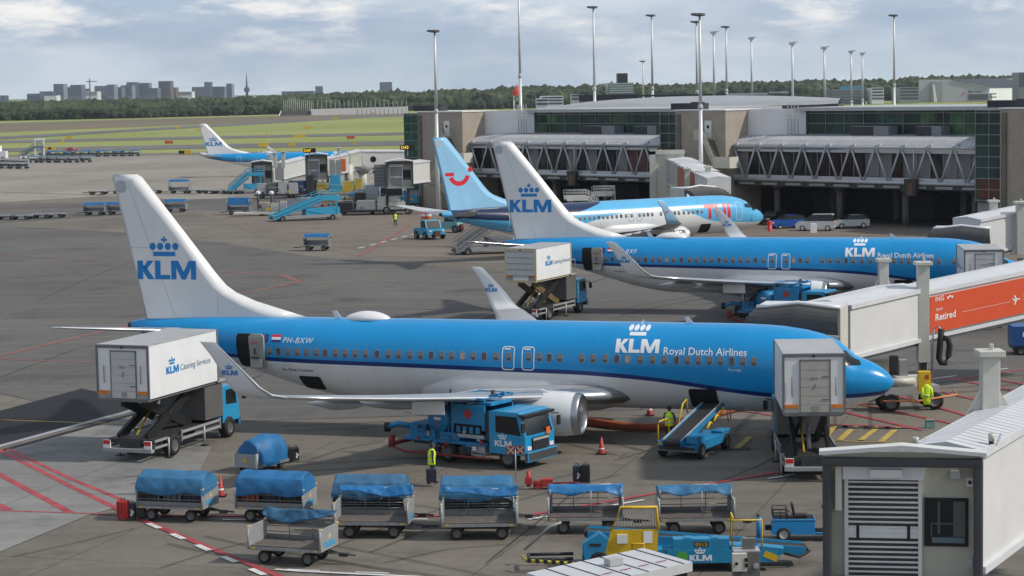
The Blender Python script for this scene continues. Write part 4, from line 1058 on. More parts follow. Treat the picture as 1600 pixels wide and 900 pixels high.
# bridge at the middle airliner ----------------------------------------------------------
A0, A1 = at(1531, 400, 160.5), at(1740, 356, 168)
jb = thing('jet_bridge', 'white jet bridge docked at the middle airliner, running out of frame at right', 'jet bridge', (A0.x, A0.y, 0))
canopy(jb, pose_m((35.984, 148.57, 0), .28825))
tunnel(jb, 'inner_tunnel', A0, A1, 2.9, 2.75, 2.8)
for u, v0, v1, Y, w in ((1552, 349, 316, 165, .55), (1594, 398, 318, 162, .62)):
    c = at(u, v0, Y); column(jb, c.x, c.y, c.z, at(u, v1, Y).z, w)
q = MB(); o = jb.location; c = at(1600, 405, 163); q.box((c.x-o.x, c.y-o.y+1, .9), (3, 1, .5)); q.tube((c.x-o.x-1, c.y-o.y+1, .5), (c.x-o.x-1, c.y-o.y+1.4, .5), .5, 14); q.tube((c.x-o.x+1, c.y-o.y+1, .5), (c.x-o.x+1, c.y-o.y+1.4, .5), .5, 14); q.bb((c.x-o.x-.2, c.y-o.y+1, 1), (c.x-o.x+.2, c.y-o.y+1.4, c.z)); q.build('drive_bogie', GREY, jb)

# bridge at the light blue airliner, coming out of the pier --------------------------------
A0, A1 = at(1097, 322, 232), at(1022, 295, 258)
jb = thing('jet_bridge', 'jet bridge with a faded orange side leading from gate D41 to the light blue airliner', 'jet bridge', (A0.x, A0.y, 0))
canopy(jb, pose_m((26.01, 221.29, 0), -.5439))
def tun2(A, B, f0, f1, w, h, nm, mats):
    return tunnel(jb, nm, A.lerp(B, f0)+Vector((1.5, 1.0, 0)), A.lerp(B, f1)+Vector((1.5, 1.0, 0)), -w, h, h, mats)
D0, D1 = at(1085, 321, 231), at(1022, 288, 257)
tun2(D0, D1, 0, .28, 2.6, 2.9, 'inner_tunnel', None)
tun2(D0, D1, .28, .7, 2.8, 3.0, 'middle_tunnel', [mat('faded orange side', (.33, .10, .055), .6, var=.1), JR, GREY])
tun2(D0, D1, .7, 1, 3.0, 3.1, 'outer_tunnel', [mat('grey ribbed side', (.36, .38, .38), .5, var=.1), JR, GREY])
q = MB(); o = jb.location; c = D1-o; q.bb((c.x-.2, c.y, 0), (c.x+3.6, c.y+3.6, 8.3), 0); q.bb((c.x-.5, c.y-.3, 2.6), (c.x+.2, c.y+.4, 8.6), 1); q.bb((c.x-.5, c.y-.3, 8.2), (c.x+3.7, c.y+.4, 8.7), 1); q.build('rotunda', [OFFW, JC], jb)
c = at(1074, 316, 240); column(jb, c.x, c.y, .5, at(1074, 265, 240).z, .55, False)
c = at(1107, 316, 238); column(jb, c.x, c.y, .5, at(1107, 262, 238).z, .6, False)

# raised, empty cabs by the left tower ------------------------------------------------------
def cab_front(par, c, w, h, d, z0, rz, frame=.18, detail=True, rd=None, rec=0.0):
    """open cab end: dark cushion frame, roof, recessed wall with a roller shutter and a window"""
    o = par.location; r = Matrix.Rotation(rz, 3, 'Z'); T_ = lambda x, y, z: Vector((c[0]-o.x, c[1]-o.y, 0))+r@Vector((x, y, 0))+Vector((0, 0, z))
    def bx(mb, a, b, m, rec=rec):
        if a[1] > .35 and b[1] < 1.0: a, b = (a[0], a[1]-rec, a[2]), (b[0], b[1]-rec, b[2])
        mb.box(T_((a[0]+b[0])/2, (a[1]+b[1])/2, (a[2]+b[2])/2), (abs(b[0]-a[0]), abs(b[1]-a[1]), abs(b[2]-a[2])), m, rz)
    body = MB()
    bx(body, (-w/2, .9, z0), (w/2, .96, z0+h), 0)
    for k in (-1, 1): bx(body, (k*w/2, .1, z0), (k*(w/2-.08), d, z0+h), 1)
    bx(body, (-w/2+.08, d-.08, z0), (w/2-.08, d, z0+h), 1, 0); bx(body, (-w/2, 0, z0-.2), (w/2, d, z0-.002), 2)
    cab_ = body.build('cab', [CABW, JC, GREY], par)
    f = MB(); n = 4
    for k in (-1, 1): bx(f, (k*w/2, -.12, z0), (k*(w/2-frame*1.2), .16, z0+h-.12), 0)
    bx(f, (-w/2, -.14, z0+h-frame*1.6), (w/2, .14, z0+h-frame*.4), 0)
    f.build('cushion_frame', mat('grey cushion', (.055, .057, .065), .75, var=.12), cab_, bevel=.06, seg=2)
    rf_ = MB(); g_ = .3*w/4 if not rd else .16; P = [(-w/2-.08, 0), (0, g_), (w/2+.08, 0), (w/2+.08, .1), (0, g_+.12), (-w/2-.08, .1)]
    ux = r@Vector((1, 0, 0)); dp = r@Vector((0, rd or d+.45, 0)); rf_.prism(P, T_(0, -.2 if rd else -.45, z0+h), ux, (0, 0, 1), dp)
    rf_.build('roof', JW, cab_)
    s = MB(); sx0, sx1, st_ = -w*.34, w*.1, z0+min(2.75, h*.8)
    bx(s, (sx0-.1, .78, z0), (sx0, .9, st_), 0); bx(s, (sx1, .78, z0), (sx1+.1, .9, st_), 0); bx(s, (sx0-.14, .6, st_-.02), (sx1+.14, .9, st_+.32), 0); bx(s, (sx0, .86, z0), (sx1, .895, st_), 1)
    k = z0+.02; i = 0
    while k < st_-.05:
        if i in (8, 9): bx(s, (sx0, .82, k), (sx1, .86, k+.13), 0)
        else: bx(s, (sx0, .83, k), (sx1, .855, k+.05), 0)
        k += .135; i += 1
    for xx in (sx0+.25, sx1-.25): bx(s, (xx-.04, .8, z0+1.08), (xx+.04, .825, z0+1.45), 2)
    s.build('roller_shutter', [mat('shutter aluminium', (.66, .67, .68), .45, .2, var=.08), mat('shutter glass', (.05, .05, .047), .2, var=.3), BLACK], cab_)
    g = MB(); gx0, gx1, gz0, gz1 = w*.15, w*.40, z0+.95, z0+2.15
    bx(g, (gx0-.05, .84, gz0-.05), (gx1+.05, .9, gz1+.05), 0); bx(g, (gx0+.01, .82, gz0+.01), (gx1-.01, .84, gz1-.01), 1); bx(g, (gx0+.15, .80, gz0+.05), (gx1-.04, .82, gz0+.2), 2)
    g.build('operator_window', [BLACK, GLASS, mat('console blue grey', (.10, .14, .17), .6)], cab_)
    if detail:
        q = MB(); xm = (gx0+gx1)/2
        for a, b in (((gx0+.12, .805, gz0+.55), (gx1-.2, .818, gz0+.585)), ((gx0+.12, .805, gz0+.2), (gx0+.155, .818, gz0+.55)), ((gx1-.34, .80, gz0+.22), (gx1-.03, .812, gz1-.03)), ((gx0+.3, .806, gz0+.3), (gx0+.36, .818, gz1-.03))): bx(q, a, b, 0)
        q.build('console_rail', mat('dim cab interior', (.075, .08, .085), .5, var=.1), cab_)  # bars added before the pane to suggest interior and reflections
        for nm, a, b, mm in (('conduit', (-w*.42, .55, z0+h*.55), (-w*.38, .9, z0+h*.9), OFFW), ('wall_lamp', (w*.30, .7, st_+.02), (w*.36, .9, st_+.2), LGREY), ('camera_box', (w*.40, .7, st_-.2), (w*.44, .9, st_+.05), OFFW), ('camera_box', (-w*.42, .65, st_-.12), (-w*.385, .9, st_+.12), OFFW), ('ceiling_lamp', (-w*.2, .4, z0+h-.62), (0, .9, z0+h-.4), JW), ('door_latch', (w*.41, .82, z0+.35), (w*.44, .9, z0+.6), LGREY), ('floor_bumper', (-w*.42, .55, z0-.05), (w*.42, .8, z0+.05), BLACK)):
            q = MB(); bx(q, a, b, 0)
            if nm == 'camera_box': q.tube(T_((a[0]+b[0])/2, a[1]-rec-.02, (a[2]+b[2])/2), T_((a[0]+b[0])/2, a[1]-rec, (a[2]+b[2])/2), .05, 10, 1)
            q.build(nm, [mm, BLACK], cab_)
    return cab_
def legs(par, pts, z, w=.35, m=None, round_=False):
    o = par.location
    for x, y in pts:
        q = MB()
        if round_: q.tube((x-o.x, y-o.y, 0), (x-o.x, y-o.y, z), w, 14)
        else: q.box((x-o.x, y-o.y, z/2), (w, w, z))
        q.build('leg', m or DARK, par)
c1 = at(619, 292, 283); jb = thing('jet_bridge', 'empty jet bridge cab on two dark wheeled legs below the D43 sign', 'jet bridge', (c1.x, c1.y, 0))
cab_front(jb, (c1.x+.5, c1.y), 3.6, 3.3, 3.4, c1.z, R(6), detail=False)
q = MB(); o = jb.location; q.bb((-2.9, .6, c1.z), (-1.4, 3, c1.z+2.9), 0); k = 0
for i in range(7): q.bb((-2.95, .5, c1.z+.05+i*.42), (-1.5, .62, c1.z+.25+i*.42), 1)
q.build('folded_side_canopy', [mat('folded curtain', (.13, .14, .15), .7), mat('curtain rib', (.2, .21, .22), .6)], jb)
legs(jb, [(c1.x-1.3, c1.y+1.6), (c1.x+1.5, c1.y+1.6)], c1.z, .36)
q = MB(); q.box((.1, 1.5, .9), (4.4, .8, .4), 0); q.box((0, 1.2, 1.4), (2.2, .6, .5), 0)
b = q.build('drive_bogie', OFFW, jb)
for k in (-1.4, 1.5):
    q = MB(); q.wheel((k, 1.3, .55), .55, .5, 16); q.build('wheel', [BLACK, HUB], b)
A, B = at(640, 288, 286), at(672, 284, 292); tunnel(jb, 'inner_tunnel', A, B, 2.8, 2.9, 2.9)
c2 = at(495, 279, 338); jb = thing('jet_bridge', 'jet bridge with a round porthole and a small orange panel', 'jet bridge', (c2.x, c2.y, 0))
cab_front(jb, (c2.x, c2.y), 3.5, 3.7, 3.4, c2.z, R(4), detail=False)
A, B = at(510, 277, 339), at(546, 269, 341); t1 = tunnel(jb, 'inner_tunnel', A, B, 2.8, 2.9, 2.9)
A2, B2 = at(548, 269, 342), at(566, 264, 343); tunnel(jb, 'middle_tunnel', A2, B2, 2.9, 3.0, 3.0, [JC, JR, GREY])
A3, B3 = at(567, 262.5, 344), at(645, 261, 346); t3 = tunnel(jb, 'outer_tunnel', A3, B3, 3.0, 2.75, 2.6)
q = MB(); o = jb.location; p = at(583, 249, 343.6)-o; q.prism(circ(0, 0, .5, 18), p, (1, 0, 0), (0, 0, 1), (0, .1, 0)); q.build('porthole', VOID, t3)
a, b = at(531, 268, 339.6)-o, at(540, 248, 339.6)-o; q = MB(); q.bb(a, (b.x, a.y+.1, b.z)); q.build('advert_panel', mat('small orange panel', (.75, .16, .06), .5, var=.04), t1)
q = MB()
for u in (515, 525): 
    a, b = at(u, 274, 338.6)-o, at(u+8, 250, 338.6)-o; q.bb(a, (b.x, a.y+.1, b.z))
q.build('louvre_panel', GREY, t1)
legs(jb, [(c2.x-.9, c2.y+1.5)], c2.z, .9, JC, True); legs(jb, [(c2.x+1.6, c2.y+1.5)], c2.z, .35)
p = at(545, 300, 341); legs(jb, [(p.x, p.y+1)], 4.8, .7, JC, True)
p = at(567, 300, 343); legs(jb, [(p.x, p.y+1)], 3.6, .65, JC, True)
q = MB(); q.tube((p.x-o.x, p.y-o.y+1, 3.2), (p.x-o.x, p.y-o.y+1, 4.4), .7, 14, r2=2.0); q.build('mushroom_head', GREY, jb)
for u, v0, v1, Y in ((443, 262, 238, 344), (430, 262, 240, 341), (530, 258, 232, 341)):
    c = at(u, v0, Y); column(jb, c.x, c.y, c.z, at(u, v1, Y).z, .6, False)
c3 = at(410, 288, 352); jb = thing('jet_bridge', 'jet bridge with the leftmost raised cab above the blue stairs', 'jet bridge', (c3.x, c3.y, 0))
cab_front(jb, (c3.x, c3.y), 3.4, 3.6, 3.4, c3.z, R(4), detail=False)
A, B = at(427, 285, 353), at(478, 272, 357); t1 = tunnel(jb, 'inner_tunnel', A, B, 2.8, 2.75, 2.75)
q = MB(); o = jb.location; a, b = at(430, 282, 352.6)-o, at(443, 254, 352.6)-o; q.bb(a, (b.x, a.y+.1, b.z)); q.build('louvre_panel', GREY, t1)
legs(jb, [(c3.x-1.2, c3.y+1.6), (c3.x+1.6, c3.y+1.6), (at(470, 280, 356).x, 357.5)], c3.z, .4)

# the close bridge at lower right, undocked --------------------------------------------------
NY = 56.0
n0, n1 = at(1287, 905, NY), at(1533, 905, NY); ctop = at(1410, 703, NY).z
c4 = Vector(((n0.x+n1.x)/2, NY, 0)); zf = ctop-3.55
jb = thing('jet_bridge', 'close grey jet bridge cab with a white roller shutter facing the camera', 'jet bridge', (c4.x, c4.y, 0))
cab_front(jb, (c4.x, c4.y), n1.x-n0.x, 3.42, .75, zf, R(-10), .2, rd=.5, rec=.45)
zr_ = ctop-.12
A, B = G(1534, 703, zr_), G(1600, 670, zr_); Cc = G(1432, 692, zr_); tt = (B-A).normalized(); B = A+tt*16
wt = abs((Cc-A).dot(Vector((-tt.y, tt.x, 0))))
tunnel(jb, 'inner_tunnel', A-Vector((0, 0, 3.35)), B-Vector((0, 0, 2.9)), wt, 3.35, 3.35, ribs=.36)
q = MB(); o = jb.location
q.bb((-1.0, 1, 0), (-.5, 1.5, zf-.2)); q.bb((1.6, 1, 0), (2.1, 1.5, zf-.2)); q.build('support_frame', DARK, jb)
cc = at(1546, 643, 62.5); column(jb, cc.x, cc.y, at(1546, 650, 62.5).z, at(1546, 556, 62.5).z, .52, True)
for u, v, Y, lab in ((1431, 690, 57.5, ''), (1549, 684, 57.2, '')):
    p = at(u, v, Y)-o; q = MB(); q.tube(p-Vector((0, 0, .25)), p-Vector((0, 0, .08)), .07, 10, 1); q.tube(p-Vector((0, 0, .08)), p+Vector((0, 0, .12)), .085, 12, 0); q.bar(p+Vector((.14, 0, -.2)), p+Vector((.26, 0, .12)), .05, .05, 2); q.build('beacon_lamp', [mat('clear beacon', (.45, .43, .38), .2), BLACK, WHITE], jb)
# white roof panels at the bottom edge
rA = at(823, 893, 61.5); zr = rA.z; r0 = G(823, 895, zr); r1 = G(1005, 856, zr); r2 = G(1082, 878, zr)
sh = thing('covered_walkway', 'white panelled roof with small red logos at the bottom edge of the photo', 'shelter', (r1.x, r1.y-4, 0))
o = sh.location; ex = (r1-r0); ey = (r2-r1); ey = ey*3.2/ey.length if False else ey
W_ = ey.length; L_ = ex.length; exn, eyn = ex.normalized(), ey.normalized(); r3 = r0+ey
mb = MB(); Z = Vector((0, 0, 1))
mb.add([p-o for p in (r0, r1, r2, r3)]+[p-o-Z*.28 for p in (r0, r1, r2, r3)], [(0, 1, 2, 3), (0, 4, 5, 1), (1, 5, 6, 2), (2, 6, 7, 3), (3, 7, 4, 0), (7, 6, 5, 4)], 0)
for k in range(1, 7):
    a = r0+ex*(k/6.5); mb.bar(a-o+Z*.005, a+ey-o+Z*.005, .03, .03, 1)
    c = r0+ex*((k-.5)/6.5)+ey*.72-o+Z*.012
    mb.add([c+exn*p[0]+eyn*p[1] for p in circ(0, 0, .10, 10, .04)], [tuple(range(10))], 2); mb.bar(c-exn*.22, c+exn*.22, .025, .015, 2)
mb.box(r0+ex*.55+ey*.45-o+Z*.12, (.45, .35, .2), 3, rz=.5)
mb.build('roof', [mat('roof sheet white', (.50, .51, .535), .45, var=.07), DARK, mat('dark red logo', (.25, .05, .06), .6, var=0), LGREY], sh)
mb = MB(); i_ = .12
cs = [r0+exn*i_+eyn*i_, r1-exn*i_+eyn*i_, r2-exn*i_-eyn*i_, r3+exn*i_-eyn*i_]
mb.add([Vector((p.x, p.y, zr-.28))-o for p in cs]+[Vector((p.x, p.y, 0))-o for p in cs], [(0, 1, 5, 4), (1, 2, 6, 5), (2, 3, 7, 6), (3, 0, 4, 7)], 0)
mb.build('wall', mat('dark glazed wall', (.015, .015, .016), .2, var=.2), sh)
# ---------------------------------------------------------------- ground support equipment
def L2(c, rz):
    """local (x forward, y left, z) helper for points"""
    return Matrix.Translation(c) @ Matrix.Rotation(rz, 4, 'Z')
BOXW = mat('catering box white', (.72, .73, .74), .42, var=.05, sc=.9)
BOXR = mat('catering box roof', (.36, .365, .375), .5, var=.1, sc=1.2)
BOXF = mat('catering box edge grey', (.15, .15, .155), .5, var=.08)
CABB = mat('truck cab blue', (.012, .27, .52), .35, var=.06, coat=.3)
HAZT = mat('hazard tape orange', (.62, .20, .03), .5, var=.35, sc=9)
def truck_cab(par, x0, x1, w, z0, h, m, name='cab', slope=.25):
    """small lorry cab, front at x1"""
    mb = MB(); P = [(x0, z0), (x1, z0), (x1, z0+h*.45), (x1-slope, z0+h), (x0, z0+h)]
    mb.prism(P, (0, -w/2, 0), (1, 0, 0), (0, 0, 1), (0, w, 0)); mb.box((x1+.07, 0, z0-.06), (.2, w+.04, .46), 1)
    c = mb.build(name, [m, mat('bumper dark grey', (.05, .052, .056), .6)], par, bevel=.05, seg=2)
    q = MB(); a = Vector((x1+.012, 0, z0+h*.47)); b = Vector((x1-slope*.92+.012, 0, z0+h*.94))
    q.add([(a.x, -w*.44, a.z), (a.x, w*.44, a.z), (b.x, w*.42, b.z), (b.x, -w*.42, b.z)], [(0, 1, 2, 3)]); q.build('windscreen', GLASS, c)
    for k in (-1, 1):
        q = MB(); y = k*(w/2+.008); q.add([(x0+.35, y, z0+h*.5), (x1-.22, y, z0+h*.46), (x1-slope-.1, y, z0+h*.9), (x0+.35, y, z0+h*.9)], [(0, 1, 2, 3)]); q.build('side_window', GLASS, c)
        q = MB(); q.box((x1+.02, k*w*.38, z0+.3), (.06, .3, .16)); q.build('headlight', LAMPW, c)
        q = MB(); q.bar((x1-.15, k*w*.5, z0+h*.85), (x1+.1, k*(w*.5+.25), z0+h*.85), .04); q.box((x1+.08, k*(w*.5+.26), z0+h*.68), (.08, .2, .42)); q.build('wing_mirror', BLACK, c)
    return c
def catering_truck(label, rear, rz, num, title=True, zb=2.9, bl=5.9, bw=2.5, bh=2.38, frame=None, roller=False, chassis=True, cabcol=None):
    t = thing('catering_truck', label, 'catering truck', (rear[0], rear[1], 0), rz, 'catering trucks raised to the airliners')
    e = frame or BOXF
    b = MB(); b.bb((0, -bw/2, zb), (bl, bw/2, zb+bh), 0); b.bb((-.01, -bw/2-.012, zb+bh), (bl+.01, bw/2+.012, zb+bh+.06), 1)
    for y in (-1, 1):
        for x in (0, bl): b.bb((x-.04, y*bw/2-.05, zb-.02), (x+.04, y*bw/2+.05, zb+bh+.03), 2)
    b.bb((-.03, -bw/2, zb+bh-.1), (-.005, bw/2, zb+bh+.03), 2); b.bb((-.03, -bw/2, zb-.1), (.1, bw/2, zb+.02), 2); b.bb((0, -bw/2+.1, zb-.14), (bl, bw/2-.1, zb-.002), 2)
    if title:
        f = lambda x0, z0, s: (lambda p: Vector((x0+p[0]*s, -bw/2-.012, z0+p[1]*s)))
        decal(b, klm2d(), f(1.6, zb+.92, .335), 3); tx = text2d('Catering Services', .12, -.002); decal(b, tx, f(2.9, zb+.95, 2.85/tx[2]), 4)
        f2 = lambda x0, z0, s: (lambda p: Vector((x0-p[0]*s, bw/2+.012, z0+p[1]*s)))
        decal(b, klm2d(), f2(4.4, zb+.98, .28), 3); decal(b, tx, f2(3.3, zb+1.0, 2.0/tx[2]), 4)
    box = b.build('cargo_box', [BOXW, BOXR, e, LOGOB, mat('grey blue lettering', (.06, .17, .27), .5, var=0)], t)
    d = MB(); dw = bw*.235 if not roller else bw*.44
    if roller:
        d.bb((-.05, -dw, zb+.22), (-.012, dw, zb+bh-.12), 0)
        for k in range(5): d.bb((-.06, -dw, zb+.32+k*.42), (-.05, dw, zb+.36+k*.42), 1)
    else:
        yo = -bw*.02; d.bb((-.045, yo-dw, zb+.04), (-.012, yo+dw, zb+bh-.26), 0)
        d.bb((-.055, yo-dw-.05, zb+bh-.26), (-.012, yo+dw+.05, zb+bh-.2), 1)
        for y in (yo-dw-.05, yo+dw): d.bb((-.055, y, zb+.04), (-.012, y+.05, zb+bh-.2), 1)
        for k in range(5): d.bb((-.05, yo-dw, zb+.35+k*.36), (-.046, yo+dw, zb+.365+k*.36), 2)
        for z in (.55, 1.5): d.bb((-.065, yo-dw, zb+z), (-.046, yo-dw+.3, zb+z+.04), 1)
        d.bb((-.06, yo-.16, zb+.08), (-.046, yo+.12, zb+.3), 2)
        for y in (-bw*.36, bw*.36): d.tube((-.06, y, zb+.7), (-.06, y, zb+1.5), .02, 6, 1)
        tx = text2d(num, 0, .01); decal(d, tx, lambda p: Vector((-.052, .16-p[0]*.3/tx[2], zb+1.36+p[1]*.13)), 1)
        d.bar((-.06, .0, zb+1.0), (-.06, -.08, zb+1.2), .02, .04, 1)
    dd = d.build('rear_door', [mat('rear door panel', (.50, .50, .49), .5, var=.07) if num != '604' else mat('beige rear door', (.40, .39, .345), .5, var=.08), BOXF, mat('door seam grey', (.27, .27, .265), .5)], box)
    for y in (-bw*.37, bw*.37):
        q = MB(); q.bb((-.05, y-bw*.11, zb+.2), (-.012, y+bw*.11, zb+.36), 0); q.bb((-.04, y-bw*.11, zb+.02), (-.012, y+bw*.11, zb+.2), 1); q.build('hazard_strip', [HAZT, GREY], box)
    q = MB(); q.tube((-.06, 0, zb+bh-.06), (.0, 0, zb+bh-.06), .06, 8); q.build('camera_lamp', BLACK, box)
    # front lip towards the aircraft
    q = MB(); q.bb((bl, -bw/2, zb-.1), (bl+.9, bw/2, zb)); 
    for y in (-bw/2+.05, bw/2-.05): q.pipe([(bl, y, zb+1.0), (bl+.85, y, zb+1.0), (bl+.85, y, zb)], .03, 6)
    q.build('front_platform', [LGREY], t)
    # chassis
    ch = MB(); cl = 7.6
    cl = 8.4; ch.bb((.35, -.5, .62), (cl, .5, .95), 0); ch.bb((.1, -bw/2+.05, .45), (.4, bw/2-.05, .6), 1)
    ch.bb((.45, -bw/2+.15, .8), (1.7, bw/2-.15, 1.0), 0); ch.bb((1.7, -1.1, .82), (6.6, 1.1, 1.0), 0)
    ch.build('chassis', [DARK, GREY], t)
    for y in (-1, 1):
        q = MB(); q.bb((.15, y*(bw/2-.25)-.18, .62), (.22, y*(bw/2-.25)+.18, .98), 0); q.bb((.13, y*(bw/2-.25)-.16, .78), (.15, y*(bw/2-.25)+.16, .96), 1); q.build('tail_light', [WHITE, LAMPR], t)
        q = MB()
        for z in (.62, .92): q.bb((2.9, y*(bw/2-.08)-.03, z), (6.7, y*(bw/2-.08)+.03, z+.12)); q.bb((.5, y*(bw/2-.08)-.03, z-.05), (1.6, y*(bw/2-.08)+.03, z+.05))
        for x in (2.9, 6.64): q.bb((x, y*(bw/2-.08)-.03, .55), (x+.07, y*(bw/2-.08)+.03, 1.1))
        q.build('side_guard', GREY, t)
        for x in (1.65, 5.0):
            q = MB(); q.tube((x, y*(bw/2-.02), .05), (x, y*(bw/2-.02), .95), .045, 8); q.box((x, y*(bw/2-.02), .04), (.3, .3, .05), 1); q.build('outrigger', [LGREY, DARK], t)
        for x, r in ((2.3, .5), (7.65, .5)):
            q = MB(); q.wheel((x, y*(bw/2-.25), r), r, .42, 20); q.build('wheel', [BLACK, HUB], t)
    # scissor lift: two crossing pairs of deep dark beams
    for y in (-.72, .72):
        q = MB(); q.bar((.7, y, 1.0), (4.9, y, zb-.2), .16, .42, 0); q.tube((2.8, y-.12, (zb+.8)/2), (2.8, y+.12, (zb+.8)/2), .16, 10, 0); q.build('scissor_arm', [mat('black lift beam', (.016, .016, .017), .45, var=.2)], t)
        q = MB(); q.bar((.8, y*.72, zb-.25), (5.0, y*.72, 1.0), .16, .42, 0); q.build('scissor_arm', [mat('black lift beam', (.016, .016, .017), .45)] if not roller else [mat('brown lift beam', (.14, .10, .04), .5, var=.2)], t)
    q = MB(); q.tube((2.2, 0, 1.0), (3.6, 0, zb-.5), .09, 10, 0); q.tube((1.5, .3, 1.0), (2.9, .3, zb-.9), .05, 8, 1); q.build('lift_ram', [CHROME if False else LGREY, YELLOW], t)
    truck_cab(t, 7.1, 8.75, 2.3, .75, 1.72, CABB)
    q = MB(); q.bb((5.3, -bw/2+.1, 1.15), (7.05, bw/2-.1, zb-.2)); q.build('equipment_locker', mat('locker grey brown', (.105, .105, .10), .5, var=.1), t)
    return t
catering_truck('catering truck at the tail door of the nearest airliner, rear door marked 302', (-17.5, 95.4), R(69.5), '302', bw=2.6, bl=6.45)
catering_truck('catering truck at the front of the nearest airliner, its beige rear door marked 604', (12.35, 87.6), R(87), '604', title=False, bl=5.0, bh=2.42)
catering_truck('catering truck at the tail of the middle airliner with a yellow framed roller door', (.63, 149.8), R(64), '', frame=mat('cream yellow box frame', (.50, .43, .25), .5, var=.08), roller=True, bw=2.35, bh=2.2, zb=3.0)
catering_truck('catering truck at the front of the middle airliner, partly hidden by the orange advert bridge', (31.0, 140.4), R(84), '611', bl=5.0)

def fuel_truck(label, c, rz):
    """hydrant dispenser lorry, local x forward, front at +x"""
    t = thing('fuel_truck', label, 'fuel truck', c, rz, 'hydrant dispenser trucks')
    mb = MB(); mb.bb((-3.6, -.5, .6), (3.0, .5, .85), 1); mb.bb((-3.7, -1.15, .85), (.9, 1.15, 1.0), 0); mb.bb((-3.4, -1.1, 1.0), (-1.9, 1.1, 1.25), 0); mb.bb((-1.8, -1.12, 1.0), (-.6, 1.12, 1.35), 0)
    mb.build('chassis', [BLUE, DARK], t, bevel=.02)
    cab_ = truck_cab(t, 1.05, 2.95, 2.25, .62, 1.85, CABB, slope=.32)
    q = MB(); q.bb((2.96, -.62, .85), (3.02, .62, 1.35), 0); q.bb((3.0, -.6, 1.22), (3.03, .6, 1.32), 1); q.build('grille', [BLACK, LGREY], cab_)
    q = MB(); q.bb((2.975, .45, 1.38), (3.0, .75, 1.68), 0); q.build('warning_plate', mat('orange plate', (.70, .13, .02), .5, var=0), cab_)
    q = MB(); f = lambda p: Vector((1.35+p[0]*.26, -1.14, .95+p[1]*.26)); decal(q, klm2d(), f, 0); q.build('door_emblem', LOGOW, cab_)
    q = MB(); q.bb((2.60, -1.14, 2.28), (2.98, 1.14, 2.40)); q.build('sun_visor', mat('visor dark', (.03, .03, .034), .3), cab_)
    for x, r in ((2.0, .47), (-1.3, .47)):
        for k in (-1, 1):
            q = MB(); q.wheel((x, k*.93, r), r, .36, 20); q.build('wheel', [BLACK, HUB], t)
    # operator platform with hazard diamond
    mb = MB(); mb.bb((-1.0, -1.12, 1.55), (.8, -1.02, 2.65), 0); mb.bb((-1.0, 1.02, 1.2), (.8, 1.12, 2.65), 0); mb.bb((-1.0, -1.1, 1.15), (.8, 1.1, 1.25), 0); mb.bb((-1.02, -1.1, 1.3), (-.92, 1.1, 2.4), 0)
    mb.bb((-.85, -1.14, 1.32), (.65, -1.0, 1.78), 1); mb.bb((-.95, -1.15, 1.2), (.75, -1.05, 1.34), 3)
    for x in (-1.0, -.1, .8): mb.tube((x, -1.1, 2.65), (x, -1.1, 2.95), .03, 6, 0); mb.tube((x, 1.1, 2.65), (x, 1.1, 2.95), .03, 6, 0)
    mb.pipe([(-1.0, -1.1, 2.95), (.8, -1.1, 2.95), (.8, 1.1, 2.95), (-1.0, 1.1, 2.95)], .035, 6, 0, closed=True)
    mb.add([(-.08, -1.135, 1.98), (.18, -1.135, 2.24), (-.08, -1.135, 2.5), (-.34, -1.135, 2.24)], [(0, 1, 2, 3)], 2)
    for k in range(4): mb.bb((-.7+.35*k, -1.16, 1.4), (-.5+.35*k, -1.13, 1.68), 0)
    mb.build('operator_platform', [BLUE, VOID, RED, LGREY], t)
    q = MB(); q.bb((.82, -1.05, 1.1), (1.0, .9, 2.4), 0); q.bar((-.9, -.6, 2.6), (.95, -.2, 3.05), .12, .12, 1); q.bar((-.9, .6, 2.6), (.95, .3, 3.05), .12, .12, 1); q.bb((.2, -.8, 2.62), (.95, .8, 2.75), 1); q.tube((.5, 0, 2.7), (.5, 0, 3.2), .1, 8, 0); q.build('roof_platform', [DARK, BLUE], t)
    # hose reel, pipes and rear boom
    q = MB(); q.lathe([(-.7, .02), (-.7, .55), (.5, .55), (.5, .02)], (-1.75, -.4, 1.85), 'Y', 24, 0); q.bb((-1.95, -1.115, 1.85), (-1.6, -1.105, 1.98), 1); q.bb((-1.85, -1.115, 1.5), (-1.75, -1.105, 1.8), 2); q.build('hose_drum', [BLUE, WHITE, RED], t)
    q = MB()
    for k in (-1, 0, 1): q.pipe([(-2.2, k*.6, 1.2), (-3.2, k*.6, 1.5), (-3.5, k*.6, 1.0)], .09, 8, 0)
    q.bb((-3.4, -1.0, 1.25), (-2.5, 1.0, 1.6), 0); q.pipe([(-3.5, -.6, 1.35), (-4.3, -.7, 1.45), (-4.9, -.75, 1.25)], .13, 10, 0); q.tube((-4.9, -.75, 1.05), (-4.9, -.75, 1.45), .16, 10, 1); q.build('pump_pipes', [BLUE, BLACK], t)
    q = MB(); rr = random.Random(5)
    for k in range(26):
        x, z = rr.uniform(-3.3, .7), rr.uniform(.5, 1.5); ln = rr.uniform(.15, .6); y = -1.13-rr.uniform(0, .06)
        if k % 3 == 0: q.box((x, y, z), (ln*.5, .08, rr.uniform(.08, .22)), rr.choice((0, 1, 2, 3)))
        elif k % 3 == 1: q.pipe([(x, y, z), (x+ln, y, z), (x+ln, y+.02, z-.3)], .025, 6, rr.choice((0, 1, 3)))
        else: q.tube((x, y-.04, z), (x, y+.06, z), .07, 10, rr.choice((1, 3, 4)))
    for k in range(7): q.tube((-3.2+.34*k, -1.1, 1.25), (-3.2+.34*k, -1.1, 1.62), .02, 6, 0)
